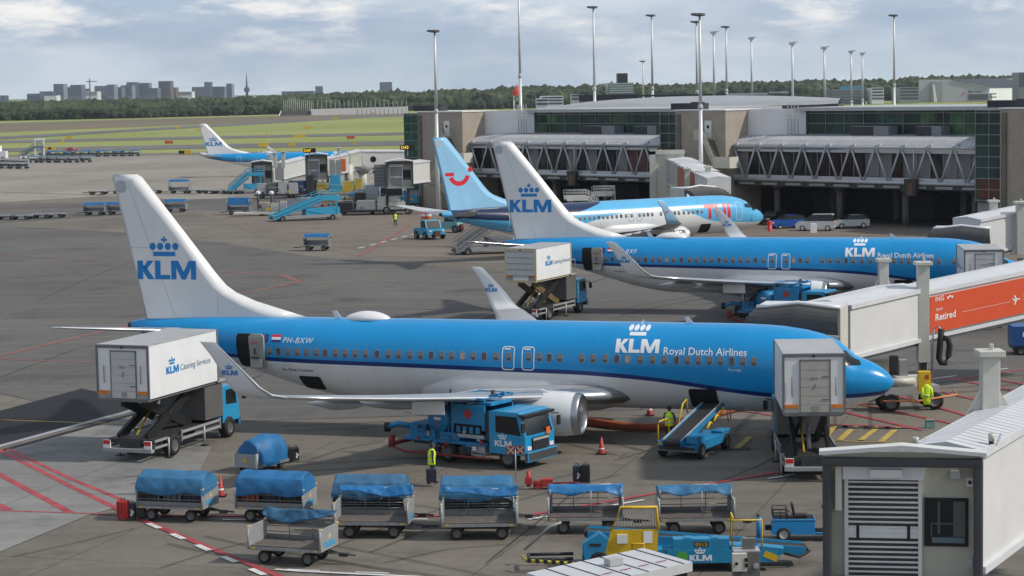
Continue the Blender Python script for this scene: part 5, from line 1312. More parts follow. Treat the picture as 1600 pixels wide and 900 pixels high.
    q.pipe([(-3.2, -1.1, 1.62), (-1.2, -1.1, 1.62)], .02, 6, 0); q.build('pipework', [BLUE, DARK, WHITE, LGREY, RED], t)
    q = MB(); q.pipe([(-4.2, -1.25, .95), (-4.25, -1.3, .5), (-3.5, -1.32, .35), (1.2, -1.32, .38)], .055, 8, 0); q.pipe([(-4.3, -1.2, .6), (-4.3, 1.2, .6)], .09, 8, 0); q.tube((-4.3, -1.2, .45), (-4.3, -1.2, 1.0), .16, 10, 0); q.build('red_guard_pipe', mat('dull red pipe', (.24, .03, .025), .55, var=.15), t)
    q = MB(); q.bb((.0, -1.05, .4), (.75, -.6, .85), 0); q.bb((-.4, -1.0, .45), (-.05, -.6, .8), 1); q.build('fuel_tank', [LGREY, DARK], t)
    q = MB(); q.tube((-2.0, .2, 1.4), (-2.1, .2, 2.5), .05, 8); q.pipe([(-2.1, .2, 2.4), (-2.2, .5, 3.0)], .05, 8); 
    for k in range(4): q.tube((-1.9+.2*k, .5, 2.3), (-1.9+.2*k, .5, 2.7), .025, 6)
    q.pipe([(-1.9, .5, 2.7), (-1.3, .5, 2.7)], .025, 6); q.build('fuelling_hose', BLACK, t)
    return t
cF = (G(797, 731)+G(702, 721))/2
fd = Vector((math.cos(R(-35)), math.sin(R(-35)), 0)); fl = Vector((-fd.y, fd.x, 0))
ft = fuel_truck('blue fuel dispenser truck parked under the wing of the nearest airliner', cF-fd*.35+fl*.93, R(-35))
dup(ft, ft.location-Vector(POS1)+Vector((37.7, 147.4, 0)), R(-30), 'blue fuel dispenser truck half hidden behind the jet bridge hood at the middle airliner')

TARPS = [TARP, mat('faded blue tarpaulin', (.025, .135, .27), .65, var=.25, sc=2.2, bump=.5), mat('bright blue tarpaulin', (.008, .14, .36), .5, var=.2, sc=1.4, bump=.5), mat('dusty blue tarpaulin', (.03, .115, .22), .7, var=.28, sc=2.6, bump=.5)]
def baggage_cart(label, a, b, kind, cat='baggage cart', seed=0, rz=None, flip=False, group='baggage carts on the apron'):
    """kind: loaded (tall cover), empty (cover rolled up at the back), canopy (cover on a roof frame)"""
    rnd = random.Random(seed); A, B = G(*a), G(*b); d = (B-A).normalized(); n = Vector((-d.y, d.x, 0)); c = (A+B)/2+n*.58
    ang = math.atan2(d.y, d.x) if rz is None else R(rz)
    t = thing('baggage_cart', label, cat, (c.x, c.y, 0), ang, group)
    Lc, Wc, zd = 2.75, 1.5, .62
    mb = MB(); mb.bb((-Lc/2, -Wc/2, zd-.12), (Lc/2, Wc/2, zd-.02), 0); mb.bb((-Lc/2+.06, -Wc/2+.06, zd-.02), (Lc/2-.06, Wc/2-.06, zd+.02), 1)
    for x in (-Lc/2+.2, Lc/2-.2): mb.bb((x-.06, -Wc/2-.012, zd-.09), (x+.06, -Wc/2, zd-.03), 2)
    mb.bb((-.9, -.08, .36), (.9, .08, .5), 3)
    mb.build('deck', [GALV, mat('worn cart boards', (.10, .085, .075), .8, var=.3, sc=5), YELLOW, DARK], t)
    for k in (-1, 1):
        q = MB(); x = k*Lc/2; q.bb((x-.03, -Wc/2, zd-.1), (x+.03, Wc/2, zd+.68), 0); q.bb((x-.05, -Wc/2-.02, zd+.66), (x+.05, -Wc/2+.12, zd+.72), 1); q.bb((x-.05, Wc/2-.12, zd+.66), (x+.05, Wc/2+.02, zd+.72), 1)
        for y in (-Wc/2, Wc/2): q.tube((x, y, zd-.1), (x, y, zd+.7), .035, 8, 0)
        if k > 0:
            q.bb((x+.031, -.42, zd+.0), (x+.036, .5, zd+.09), 2); q.bb((x+.031, -.5, zd+.12), (x+.036, .42, zd+.18), 2)
            q.add([(x+.037, -.12, zd+.3), (x+.037, .12, zd+.3), (x+.037, 0, zd+.52)], [(0, 1, 2)], 1)
        q.build('end_panel', [mat('cart end panel', (.30, .315, .325), .5, .2, var=.12, sc=3), mat('cream corner cap', (.55, .47, .25), .5), mat('blue stripe', (.02, .30, .55), .4, var=0)], t)
    sides = [Wc/2-.03] if kind != 'loaded' else [Wc/2-.03, -Wc/2+.03]
    for y in sides:
        q = MB()
        for z in (.25, .46, .66): q.tube((-Lc/2, y, zd+z), (Lc/2, y, zd+z), .016, 6)
        for x in (-Lc/6, Lc/6): q.tube((x, y, zd), (x, y, zd+.68), .016, 6)
        q.bb((-Lc/2, y-.01, zd), (Lc/2, y+.01, zd+.16))
        q.build('side_rail', mat('rail grey', (.20, .205, .21), .5, .3, var=.1), t)
    for x in (-.83, .83):
        for y in (-.58, .58):
            q = MB(); q.wheel((x, y, .24), .24, .16, 16); q.build('wheel', [BLACK, HUB], t)
        q = MB(); q.tube((x, -.58, .24), (x, .58, .24), .04, 6); q.bb((x-.15, -.3, .3), (x+.15, .3, .5)); q.build('axle', DARK, t)
    q = MB(); q.pipe([(Lc/2-.3, 0, .42), (Lc/2+.5, 0, .36), (Lc/2+1.0, 0, .33)], .035, 6); q.pipe([(Lc/2-.2, -.3, .42), (Lc/2+.5, 0, .36)], .025, 6); q.pipe([(Lc/2-.2, .3, .42), (Lc/2+.5, 0, .36)], .025, 6); q.box((Lc/2+.55, 0, .33), (.3, .16, .12)); q.build('drawbar', DARK, t)
    ox = rnd.uniform(0, 50)
    def wr(p, s): return noise.noise(Vector((p[0]*2.1+ox, p[1]*2.1, p[2]*2.1)))*s+noise.noise(Vector((p[0]*6+ox, p[1]*5, p[2]*7)))*s*.5
    q = MB()
    if kind == 'loaded':
        prof = [(-Wc/2-.03, zd+.50), (-Wc/2-.05, zd+.62), (-Wc/2-.02, zd+.76), (-Wc/2+.03, zd+.90), (-Wc/2+.075, zd+1.03), (-.64, zd+1.075), (-.52, zd+1.13), (-.36, zd+1.20), (-.16, zd+1.27), (.1, zd+1.29), (.32, zd+1.24), (.62, zd+1.06), (Wc/2-.02, zd+.85), (Wc/2+.04, zd+.6)]
        nx = 44; rows = []
        for i in range(nx+1):
            f = i/nx; x = -Lc/2-.04+(Lc+.08)*f; e = min(f, 1-f)*nx; k = 1 if e > 2 else (.93, .975, .99)[int(e)]
            row = []
            for j, (y, z) in enumerate(prof):
                zz = zd+.5+(z-zd-.5)*(k if j not in (0, len(prof)-1) else 1); p = (x+(.10 if f == 0 else -.10 if f == 1 else 0)*(z-zd-.6)*1.2, y*(.9+.1*k), zz)
                w = wr(p, .038)+.012*math.sin(p[0]*9+p[2]*14+seed)*(1 if j < 5 else .3)-(.035*abs(math.sin(f*PI*2.5)) if 7 <= j <= 10 else 0); dz = .06*math.sin(f*9+seed)-.03 if j == 0 else 0
                row.append((p[0], p[1]+w*(-1 if y < 0 else 1), p[2]+w*.6+dz))
            rows.append(row)
        n_ = len(prof); q.keep = True
        for j0, j1 in ((0, 5), (5, 10), (10, n_-1)):                     # crisp folds between front, top and back
            k_ = j1-j0+1; q.add([p for r in rows for p in r[j0:j1+1]], [(i*k_+j, (i+1)*k_+j, (i+1)*k_+j+1, i*k_+j+1) for i in range(nx) for j in range(k_-1)], 0, True)
        for i in (0, nx): q.add(rows[i], [tuple(range(n_))], 0)
        q.build('tarpaulin_cover', TARPS[seed % 4], t)
    else:
        roof = kind == 'canopy'; zt = zd+(.98 if roof else 1.02)
        if True:
            g = MB()
            for x in (-Lc/2+.06, Lc/2-.06): g.pipe([(x, Wc/2-.04, zd+.6), (x, Wc/2-.06, zt)], .025, 6); 
            if roof:
                for x in (-Lc/2+.06, Lc/2-.06): g.pipe([(x, -Wc/2+.5, zd+.6), (x, -Wc/2+.5, zt)], .025, 6); g.bb((x-.08, Wc/2-.4, zd), (x+.08, Wc/2-.3, zt))
                g.tube((.2, -Wc/2+.1, zd), (.2, -Wc/2+.1, zt), .02, 6)
            g.pipe([(-Lc/2+.06, Wc/2-.06, zt), (Lc/2-.06, Wc/2-.06, zt)], .025, 6); g.build('cover_frame', GALV, t)
        nx, ny = 44, 12; rows = []; wd = .85 if roof else .34
        for i in range(nx+1):
            f = i/nx; x = -Lc/2-.02+(Lc+.04)*f; sag = (.13+.05*math.sin(f*7+seed))*math.sin(PI*f) ; row = []
            for j in range(ny+1):
                g_ = j/ny; a = PI*g_
                if roof: y = Wc/2+.02-wd*g_*1.0; z = zt+.05*math.sin(a)-.22*max(0, g_-.72)/.28*(.5+.7*math.sin(f*5+seed)**2)-.25*max(0, .12-g_)/.12
                else: y = Wc/2-.06+.1-wd*g_; z = zt+.06+.05*math.sin(a)-sag*g_*1.1-.30*max(0, g_-.45)/.55*(.6+.4*math.sin(f*4+seed))
                p = (x, y, z); w = wr((x, y*2, z), .07); row.append((x+w*.4, y-w, z+w*.8))
            rows.append(row)
        n_ = ny+1; q.add([p for r in rows for p in r], [(i*n_+j, (i+1)*n_+j, (i+1)*n_+j+1, i*n_+j+1) for i in range(nx) for j in range(ny)], 0, True)
        o = q.build('tarpaulin_cover', TARPS[seed % 4], t)
        s = o.modifiers.new('thick', 'SOLIDIFY'); s.thickness = .02
    return t
CARTS = [('covered baggage cart at the left end of the row, beside the red suitcase', (237, 812), (295, 816), 'loaded', -16),
         ('covered baggage cart with an orange bag showing behind its rail', (388, 813), (452, 818), 'loaded', -15),
         ('covered baggage cart standing behind an empty open cart, near the walking worker', (548, 823), (612, 822), 'loaded', -7),
         ('empty baggage cart with rolled blue cover in front of the cart by the walking worker', (545, 840), (615, 841), 'empty', -6),
         ('covered baggage cart just right of the walking worker, behind an empty cart', (712, 826), (780, 825), 'loaded', -1.5),
         ('empty baggage cart third from the left in the front row, by the fuel truck', (712, 843), (784, 843), 'empty', -1.5),
         ('empty baggage cart standing alone nearest the camera by the dashed red line', (414, 880), (482, 884), 'empty', -19),
         ('open baggage cart with a blue roof cover behind the yellow belt loader', (882, 834), (950, 833), 'canopy', -2),
         ('open baggage cart with blue roof sheet hanging askew, nearest the tow tractor', (1052, 835), (1124, 834), 'canopy', 0)]
cart_objs = [baggage_cart(l, a, b, k, seed=i*3+1, rz=r_) for i, (l, a, b, k, r_) in enumerate(CARTS)]
# suitcases -----------------------------------------------------------------------
def suitcase(label, loc, rz, size, col, nm='suitcase', group=None, lean=0, tagc=None):
    t = thing('suitcase', label, 'suitcase', loc, rz, group); w, d, h = size; m = mat(nm, col, .5, var=.12)
    mb = MB(); mb.box((0, 0, h/2+.05), (w, d, h)); s = mb.build('shell', m, t, bevel=min(w, d)*.18, seg=2)
    q = MB()
    for k in (-.3, 0, .3): q.box((k*w, -d/2-.004, h/2+.05), (w*.05, .012, h*.86))
    q.pipe([(-w*.18, 0, h+.04), (-w*.18, 0, h+.12), (w*.18, 0, h+.12), (w*.18, 0, h+.04)], .015, 6); q.build('handle', BLACK, t)
    if tagc:
        q = MB(); q.box((w*.2, -d/2-.02, h*.55), (.16, .015, .07), rot=Matrix.Rotation(.7, 3, 'Y')); q.box((w*.15, -d/2-.02, h*.42), (.08, .015, .2), rot=Matrix.Rotation(.3, 3, 'Y')); q.build('luggage_tag', WHITE, t)
    q = MB()
    for k in (-1, 1): q.tube((k*w*.35, -.03, .03), (k*w*.35, .03, .03), .03, 8)
    q.build('castors', BLACK, t)
    return t
g = G(193, 812); suitcase('bright red suitcase standing at the left end of the cart row', g, R(-8), (.46, .34, .72), (.50, .018, .015), 'red suitcase shell')
g = G(207, 811); suitcase('dark grey suitcase with a white tag between the red suitcase and the first cart', g, R(-8), (.3, .34, .62), (.05, .055, .06), 'grey suitcase shell', tagc=1)
g = G(222, 811); suitcase('charcoal suitcase under the end of the first cart', g, R(-8), (.32, .34, .58), (.03, .032, .034), 'charcoal suitcase shell')
g = G(902, 754); suitcase('slate blue suitcase with a white tag, left of the pair on the open apron', g, R(-5), (.36, .3, .68), (.035, .05, .075), 'slate suitcase shell', tagc=1)
g = G(915, 755); suitcase('black suitcase, right of the pair standing on the open apron', g, R(-5), (.38, .3, .74), (.012, .013, .016), 'black suitcase shell')
g = G(450, 722); suitcase('black suitcase with a pale green tag beside the wrapped cart', g, R(20), (.55, .35, .62), (.012, .013, .022), 'navy suitcase shell')
g = G(462, 720); suitcase('small black bag with a handle right of the wrapped cart', g, R(15), (.3, .3, .58), (.014, .015, .018), 'black bag shell', tagc=1)
bags = [((.03, .03, .035), 'dark bag'), ((.30, .07, .025), 'orange bag'), ((.11, .12, .13), 'grey bag'), ((.02, .025, .05), 'navy bag')]
for ci_, cart in enumerate([cart_objs[0], cart_objs[1], cart_objs[2], cart_objs[4]]):
    r = Matrix.Rotation(cart.rotation_euler.z, 3, 'Z')
    for k in range(3):
        col, nm = bags[(1 if (k == 0 and ci_ == 1) else [0, 2, 3, 0][(k+ci_) % 4])]
        p = cart.location+r@Vector((-.85+.85*k, -.3, .63))
        suitcase('%s packed %s in the covered cart %s' % (nm, ('at the left', 'in the middle', 'at the right')[k], ('by the red suitcase', 'with the orange bag', 'left of the walking worker', 'right of the walking worker')[ci_]), p, cart.rotation_euler.z, (.74, .5, .46), col, nm+' fabric', 'suitcases packed in the covered carts')
# wrapped cart seen end-on, behind the row
A = G(374, 741); t = thing('wrapped_cart', 'tall baggage cart wrapped in blue sheet, seen end-on behind the cart row', 'baggage cart', A+Vector((.85, 1.1, 0)), R(58)); t.scale = (.84,)*3
mb = MB(); prof = [(-1.0, .3), (-1.02, 1.0), (-.8, 1.55), (-.3, 1.9), (.15, 1.85), (.7, 1.45), (.98, .95), (.98, .55)]
rows = []
for i in range(13):
    x = -1.2+2.4*i/12; k = 1-.12*abs(i-6)/6
    rows.append([(x, y*.85*k+noise.noise(Vector((x*3, y*3, 1)))*.05, .3+(z-.3)*k+noise.noise(Vector((x*3, y*3, 5)))*.06) for y, z in prof])
mb.add([p for r in rows for p in r], [(i*8+j, (i+1)*8+j, (i+1)*8+j+1, i*8+j+1) for i in range(12) for j in range(7)], 0, True); mb.add(rows[0], [tuple(range(8))], 0); mb.add(rows[-1], [tuple(range(8))], 0)
mb.build('tarpaulin_cover', TARP, t)
q = MB(); q.bb((-1.3, -.8, .3), (1.3, .8, .45), 0); q.bb((-1.33, -.72, .3), (-1.27, .72, 1.0), 1); q.bb((-1.36, -.12, .55), (-1.33, .12, .78), 2)
for y in (-.74, .74): q.bb((-1.36, y-.05, .3), (-1.26, y+.05, 1.06), 3)
q.build('deck', [GALV, mat('cart end panel', (.3, .3, .3), .5), YELLOW, OFFW], t)
for x in (-.8, .8):
    for y in (-.6, .6): q = MB(); q.wheel((x, y, .22), .22, .16, 14); q.build('wheel', [BLACK, HUB], t)

def belt_loader(label, c, rz, lo, hi, z0, z1, xo, body, cage=False, group='belt loaders'):
    """conveyor from (xo0,z0) to (xo1,z1) over a low chassis; local x along the belt"""
    t = thing('belt_loader', label, 'belt loader', c, rz, group); W_ = .95
    mb = MB(); mb.bb((lo, -.95, .32), (hi, .95, .78), 0); mb.bb((lo, -.97, .5), (lo+.9, -.4, 1.05), 0); mb.bb((lo-.1, -.9, .4), (lo, .9, .62), 1); mb.bb((hi-1.1, -.99, .78), (hi-.1, -.45, .9), 0)
    mb.build('chassis', [body, DARK], t, bevel=.03)
    B = MB(); a, b = Vector((xo[0], .12, z0)), Vector((xo[1], .12, z1)); d = (b-a).normalized(); up = d.cross(Vector((0, 1, 0)))*-1; up = up if up.z > 0 else -up
    B.bar(a, b, W_, .12, 0, up=(0, 1, 0)) if False else None
    r = Matrix((d, Vector((0, 1, 0)), d.cross(Vector((0, 1, 0))))).transposed()
    mid = (a+b)/2; ln = (b-a).length; nz = r @ Vector((0, 0, 1))
    if nz.z < 0: nz = -nz
    B.box(mid+nz*.06, (ln, W_*.8, .06), 0, rot=r)
    for y in (-1, 1): B.box(mid+Vector((0, y*W_*.44, 0))-nz*.02, (ln, .1, .26), 1, rot=r); B.box(mid+Vector((0, y*W_*.47, 0))+nz*.13, (ln*.98, .05, .05), 2, rot=r)
    for e in (a, b): B.tube(e+Vector((0, -W_*.4, 0))+nz*.0, e+Vector((0, W_*.4, 0)), .12, 12, 0)
    B.build('conveyor', [mat('conveyor belt', (.022, .022, .024), .7, var=.15), body, LGREY if not cage else body], t)
    for x in (lo+.5, hi-.5):
        for y in (-.9, .9):
            q = MB(); q.wheel((x, y, .36), .36, .26, 18); q.build('wheel', [BLACK, HUB], t)
    q = MB()
    f0, f1 = a.lerp(b, .35), a.lerp(b, .62)
    q.bar((f1.x-1.0, .12, .8), f1-nz*.1, .12, .12, 0); q.bar((f1.x-1.0, .5, .8), f1-nz*.1+Vector((0, .3, 0)), .1, .1, 0); q.build('lift_arm', body if not cage else DARK, t)
    return t
# loader at the forward hold of the nearest airliner
ca, cb = G(1018, 719), G(1096, 701)
bd = Vector((math.cos(R(62)), math.sin(R(62)), 0)); bc = ca+bd*2.2+Vector((1.05, -.05, 0))
bl_ = belt_loader('blue belt loader reaching up to the open front hold of the nearest airliner', bc, R(62), -2.0, 1.9, .75, 2.05, (-2.3, 3.4), BLUE)
q = MB(); q.pipe([(-1.9, .95, .6), (-1.9, .95, 1.45), (-1.75, .95, 1.6), (-.9, .95, 1.6), (-.75, .95, 1.45), (-.75, .95, .7)], .035, 6); q.pipe([(-.3, .75, .9), (.4, .75, 2.1), (.75, .72, 2.25), (.9, .72, 1.6)], .04, 6); q.build('handrail', YELLOW, bl_)
q = MB()
for k in range(3): q.pipe([(.2+.8*k, -.5, 1.05+.22*k), (.6+.8*k, -.5, 1.3+.22*k), (.75+.8*k, -.5, 1.2+.22*k)], .06, 6, 0)
q.pipe([(2.6, -.45, 1.9), (2.75, -.5, 1.0)], .03, 6, 1); q.pipe([(2.9, -.45, 2.0), (3.05, -.5, 1.1)], .03, 6, 1); q.build('yellow_chain_guard', [YELLOW, LGREY], bl_)
q = MB(); q.bb((-2.02, .05, .55), (-1.99, .9, .72), 0); q.bb((-2.02, -.9, .36), (-1.99, .9, .44), 0); q.build('warning_stripes', mat('yellow stripe', (.5, .42, .03), .5, var=.3), bl_)
# foreground loader with the yellow guard
fa = G(1040, 893); fl_ = belt_loader('foreground belt loader with a yellow mesh guard and blue cabinets marked with a white logo', fa+Vector((.3, .95, 0)), R(-2), -3.0, 2.6, 1.15, .5, (-2.9, 4.55), mat('bright loader blue', (.012, .225, .43), .45, var=.12), True)
q = MB(); q.bb((-2.1, -.85, .9), (-.95, -.75, 2.05), 0) if False else None
P = [(-2.25, .5), (-.55, .5), (-.45, 2.25), (-1.75, 2.25), (-2.35, 1.55)]
q.prism([(-2.35, .55), (-.55, .55), (-.5, 1.45), (-2.1, 1.45)], (0, -.98, 0), (1, 0, 0), (0, 0, 1), (0, .08, 0), 0)
q.pipe([(-2.1, -.94, 1.45), (-1.75, -.94, 2.22), (-.55, -.94, 2.22), (-.5, -.94, 1.45)], .06, 8, 0)
for k in range(13): q.tube((-1.95+.11*k+.0, -.94, 1.45), (-1.75+.095*k, -.94, 2.2), .012, 4, 1)
q.bb((-1.0, -.995, 1.0), (-.7, -.985, 1.4), 2); q.pipe([(-1.4, -1.1, .5), (-1.4, -1.1, 1.0), (-1.0, -1.1, 1.0), (-1.0, -1.1, .5)], .04, 6, 0); q.build('mesh_guard', [YELLOW, GREY, LOGOW], fl_)
q = MB(); q.prism([(-3.0, .35), (-2.4, .35), (-2.2, 1.1), (-2.5, 1.35), (-3.05, 1.0)], (0, -1.0, 0), (1, 0, 0), (0, 0, 1), (0, .5, 0), 0); q.box((-2.65, -1.005, .95), (.4, .01, .1), 1); q.bb((-1.9, -1.05, 1.0), (-1.55, -.98, 1.3), 2); q.build('engine_cover', [mat('bright loader blue', (.012, .3, .55), .42), DARK, WHITE], fl_)
q = MB(); q.bb((-.2, -1.05, .3), (2.3, -.5, .75), 0); q.bb((.0, -1.03, .75), (1.9, -.5, 1.12), 0)
for x in (.5, 1.4): q.bb((x-.12, -1.0, 1.12), (x+.12, -.6, 1.16), 0)
tx = text2d('0515', 0, .01); decal(q, tx, lambda p: Vector((.75+p[0]*.4/tx[2], -1.036, .88+p[1]*.12)), 1); decal(q, klm2d(), lambda p: Vector((.55+p[0]*.22, -1.056, .38+p[1]*.2)), 2)
q.bb((.7, -1.034, .85), (1.2, -1.031, 1.03), 3); q.prism(circ(0, 0, .2, 14), (.3, -1.056, .52), (1, 0, 0), (0, 0, 1), (0, .004, 0), 4); q.build('side_cabinet', [mat('bright loader blue', (.012, .3, .55), .42), YELLOW, LOGOW, DARK, mat('green sticker', (.08, .35, .05), .5)], fl_)
q = MB()
for y in (-.6, .2): q.pipe([(-3.4, y, .4), (-4.9, y, .38)], .06, 6, 0)
q.pipe([(-4.9, -.7, .38), (-4.95, .3, .38)], .06, 6, 0); q.pipe([(-3.4, -.9, .3), (-5.0, -.9, .42), (-5.15, -.6, .5)], .06, 6, 1)
for k in range(6): q.box((-3.5-.28*k, -.9, .32+.02*k), (.13, .14, .14), 2)
q.pipe([(-5.1, .2, .55), (-4.2, .2, 1.35), (-3.8, .2, 1.5)], .05, 6, 3); q.build('folding_front_step', [DARK, mat('black yellow bar', (.4, .33, .02), .5), BLACK, GREY], fl_)
q = MB(); q.pipe([(2.0, -1.0, .8), (2.0, -1.0, 1.75), (3.0, -1.0, 1.75), (3.0, -1.0, .8)], .035, 6); q.pipe([(2.0, -.4, 1.0), (2.0, -.4, 1.9), (2.05, -.9, 1.78)], .03, 6); q.build('handrail', YELLOW, fl_)
q = MB(); q.prism([(2.6, .3), (3.5, .3), (3.75, .75), (3.0, .85), (2.6, .7)], (0, -1.0, 0), (1, 0, 0), (0, 0, 1), (0, .5, 0), 0); q.box((3.3, -1.006, .5), (.5, .01, .22), 1, rot=Matrix.Rotation(.4, 3, 'Y')); q.pipe([(3.8, -.6, .5), (4.3, -.5, .35), (4.7, -.2, .5)], .05, 6, 2); q.build('rear_unit', [mat('bright loader blue', (.012, .3, .55), .42), YELLOW, BLACK], fl_)
# tow tractor at right
ta, tb = G(1225, 846), G(1290, 846)
t = thing('tow_tractor', 'small blue electric tow tractor with a black seat and steering wheel', 'tow tractor', (ta+Vector((.62, .45, 0))), R(-3)); t.scale = (.84,)*3
TB = mat('tractor blue', (.012, .24, .56), .35, var=.06, coat=.3)
mb = MB(); mb.prism([(-1.25, .3), (-1.2, .62), (-1.05, .85), (.62, .85), (.62, .28), (-.85, .28)], (0, -.55, 0), (1, 0, 0), (0, 0, 1), (0, 1.1, 0), 0); mb.bb((.62, -.5, .25), (1.3, .5, .36), 1); mb.bb((-1.2, -.56, .855), (.66, .56, .95), 1); mb.prism([(1.2, .3), (1.75, .3), (1.75, .7), (1.45, 1.3), (1.3, 1.3)], (0, -.5, 0), (1, 0, 0), (0, 0, 1), (0, 1.0, 0), 0); mb.build('body', [TB, BLACK], t, bevel=.04, seg=2)
q = MB(); q.box((.05, 0, 1.02), (.55, .5, .12)); q.box((-.28, 0, 1.3), (.1, .48, .55), rot=Matrix.Rotation(-.2, 3, 'Y')); q.build('seat', BLACK, t, bevel=.04, seg=2)
q = MB(); q.pipe([(1.35, 0, 1.25), (1.1, 0, 1.5)], .04, 8); c_ = Vector((1.08, 0, 1.52)); ax1, ax2 = Vector((0, 1, 0)), Vector((.62, 0, .78)); q.pipe([c_+.2*(math.cos(a)*ax1+math.sin(a)*ax2) for a in [2*PI*i/16 for i in range(16)]], .022, 6, 0, True); q.tube(c_-ax1*.19, c_+ax1*.19, .015, 6); q.build('steering_wheel', BLACK, t)
q = MB()
for z in (1.05, 1.2, 1.35):
    q.pipe([(-1.15, -.48, z), (-.55, -.48, z), (-.55, .48, z), (-1.15, .48, z)], .02, 6, 0, True)
for x, y in ((-1.15, -.48), (-.85, -.48), (-.55, -.48), (-.55, .48), (-1.15, .48), (-1.15, 0)): q.tube((x, y, .95), (x, y, 1.36), .02, 6)
q.bar((-.55, -.48, 1.36), (-.1, -.48, .95), .03); q.box((-1.35, 0, .5), (.25, .25, .2)); q.build('luggage_rack', BLACK, t)
for x in (-.72, 1.35):
    for y in (-.5, .5): q = MB(); q.wheel((x, y, .3), .3, .2, 18); q.build('wheel', [BLACK, LGREY], t)
# bollard, cabinet, cones
g = G(1186, 846); t = thing('bollard', 'blue rounded bollard post left of the tow tractor', 'bollard', g); q = MB(); q.tube((0, 0, 0), (0, 0, .92), .1, 14); q.lathe([(.92, .1), (.98, .08), (1.02, .01)], (0, 0, 0), 'Z', 14, 1); q.build('post', [mat('bollard blue', (.01, .18, .4), .5), DARK], t)
cb_ = at(1166, 905, 66); t = thing('control_cabinet', 'grey metal cabinet with white socket box in front of the belt loader', 'cabinet', (cb_.x, 66, 0))
ztop = at(1166, 860, 66).z; q = MB(); q.bb((-.42, -.3, 0), (.4, .3, ztop), 0); q.bb((-.42, -.3, ztop), (.42, .3, ztop+.05), 1); q.bb((-.12, -.1, ztop+.05), (.28, .1, ztop+.4), 0) ; q.build('cabinet', [mat('cabinet grey', (.16, .155, .15), .45, .2, var=.1), LGREY], t, bevel=.01)
q = MB(); q.bb((-.47, -.5, ztop-.55), (-.02, -.305, ztop+.0), 0); q.bb((-.1, -.52, ztop-.42), (0, -.5, ztop-.3), 1); q.bb((-.1, -.52, ztop-.25), (0, -.5, ztop-.13), 1); q.tube((-.35, -.5, ztop-.3), (-.35, -.53, ztop-.3), .05, 8, 1); q.build('socket_box', [OFFW, BLACK], t); q = MB(); q.tube((.28, -.31, ztop-.42), (.28, -.35, ztop-.42), .09, 12); q.build('round_lock', LGREY, t)
def cone(label, g, h=.75, tilt=0, m=None, group='traffic cones on the stand'):
    t = thing('traffic_cone', label, 'traffic cone', g, 0, group); q = MB(); q.lathe([(.03, .17), (h, .035)], (0, 0, 0), 'Z', 14, 0); q.lathe([(h*.3, .135), (h*.55, .094)], (0, 0, .0), 'Z', 14, 1); q.lathe([(h, .035), (h+.01, .002)], (0, 0, 0), 'Z', 14, 0)
    q.build('cone', [RED, WHITE], t); q = MB(); q.box((0, 0, .02), (.46, .46, .04)); q.build('base', BLACK, t); return t
cone('red and white cone in front of the nacelle of the nearest airliner', G(940, 709))
cone('red and white cone under the belly of the nearest airliner', G(1015, 649), .9)
t = cone('orange cone with a round base behind the first covered cart', G(345, 775), .85)
for u, v, l in ((662, 342, 'left of the two small red and white barrels by the pier'), (670, 342, 'right of the two small red and white barrels by the pier')):
    t = thing('marker_barrel', l, 'barrel', G(u, v), 0); q = MB(); q.lathe([(0, .35), (.35, .35)], (0, 0, 0), 'Z', 12, 0); q.lathe([(.35, .35), (.65, .35)], (0, 0, 0), 'Z', 12, 1); q.lathe([(.65, .35), (1, .33), (1.0, .01)], (0, 0, 0), 'Z', 12, 0); q.build('drum', [mat('barrel orange', (.6, .12, .03), .5), WHITE], t)
# orange air hose, fuel hose on the ground, pit marker flags
q = MB(); pts = [(905, 663), (940, 667), (975, 672), (1010, 674), (1050, 672), (1090, 660), (1125, 650), (1160, 640)]; q.pipe([G(u, v)+Vector((0, 0, .19)) for u, v in pts], .19, 12)
tag(q.build('air_hose', mat('orange air hose', (.42, .10, .04), .7, var=.2, sc=3)), 'thick orange air hose lying under the nearest airliner', 'hose')
t = thing('hydrant_coupler', 'red fuel hydrant coupler and hose behind the covered carts', 'fuel hydrant', G(826, 764))
q = MB(); q.tube((0, 0, .1), (0, 0, .75), .09, 10); q.box((0, 0, .35), (.3, .3, .25)); q.tube((.2, 0, .2), (.9, .1, .2), .14, 10); q.box((.75, .1, .25), (.5, .4, .3)); q.tube((.4, -.1, .15), (.4, .3, .15), .15, 10); q.build('coupler', RED, t)
q = MB(); q.pipe([Vector((1.5+.30*math.cos(a), .15+.22*math.sin(a), .07)) for a in [2*PI*i/14 for i in range(14)]], .06, 8, 0, True); q.tube((1.5, .15, .02), (1.5, .15, .1), .24, 14, 0); q.build('pit_lid', RED, t)
q = MB(); q.pipe([(.9, .1, .15), (1.2, -.05, .08), (1.9, .0, .06), (2.3, .5, .06), (1.9, .9, .06), (1.0, .7, .06)], .05, 8); q.build('hose', mat('dark red hose', (.2, .03, .03), .6), t)
t = thing('marker_flags', 'pair of red plates with white crosses on a post by the fuel truck', 'warning sign', G(806, 748))
q = MB(); q.tube((0, 0, 0), (0, 0, 1.25), .025, 8); q.build('post', LGREY, t)
for k in (-1, 1):
    q = MB(); q.box((k*.2, 0, 1.22), (.36, .03, .36), 0); q.box((k*.2, -.02, 1.22), (.4, .012, .06), 1, rot=Matrix.Rotation(.78, 3, 'Y')); q.box((k*.2, -.022, 1.22), (.4, .012, .06), 1, rot=Matrix.Rotation(-.78, 3, 'Y')); q.build('plate', [mat('dull red plate', (.20, .03, .02), .6), mat('dull white cross', (.36, .33, .30), .6)], t)
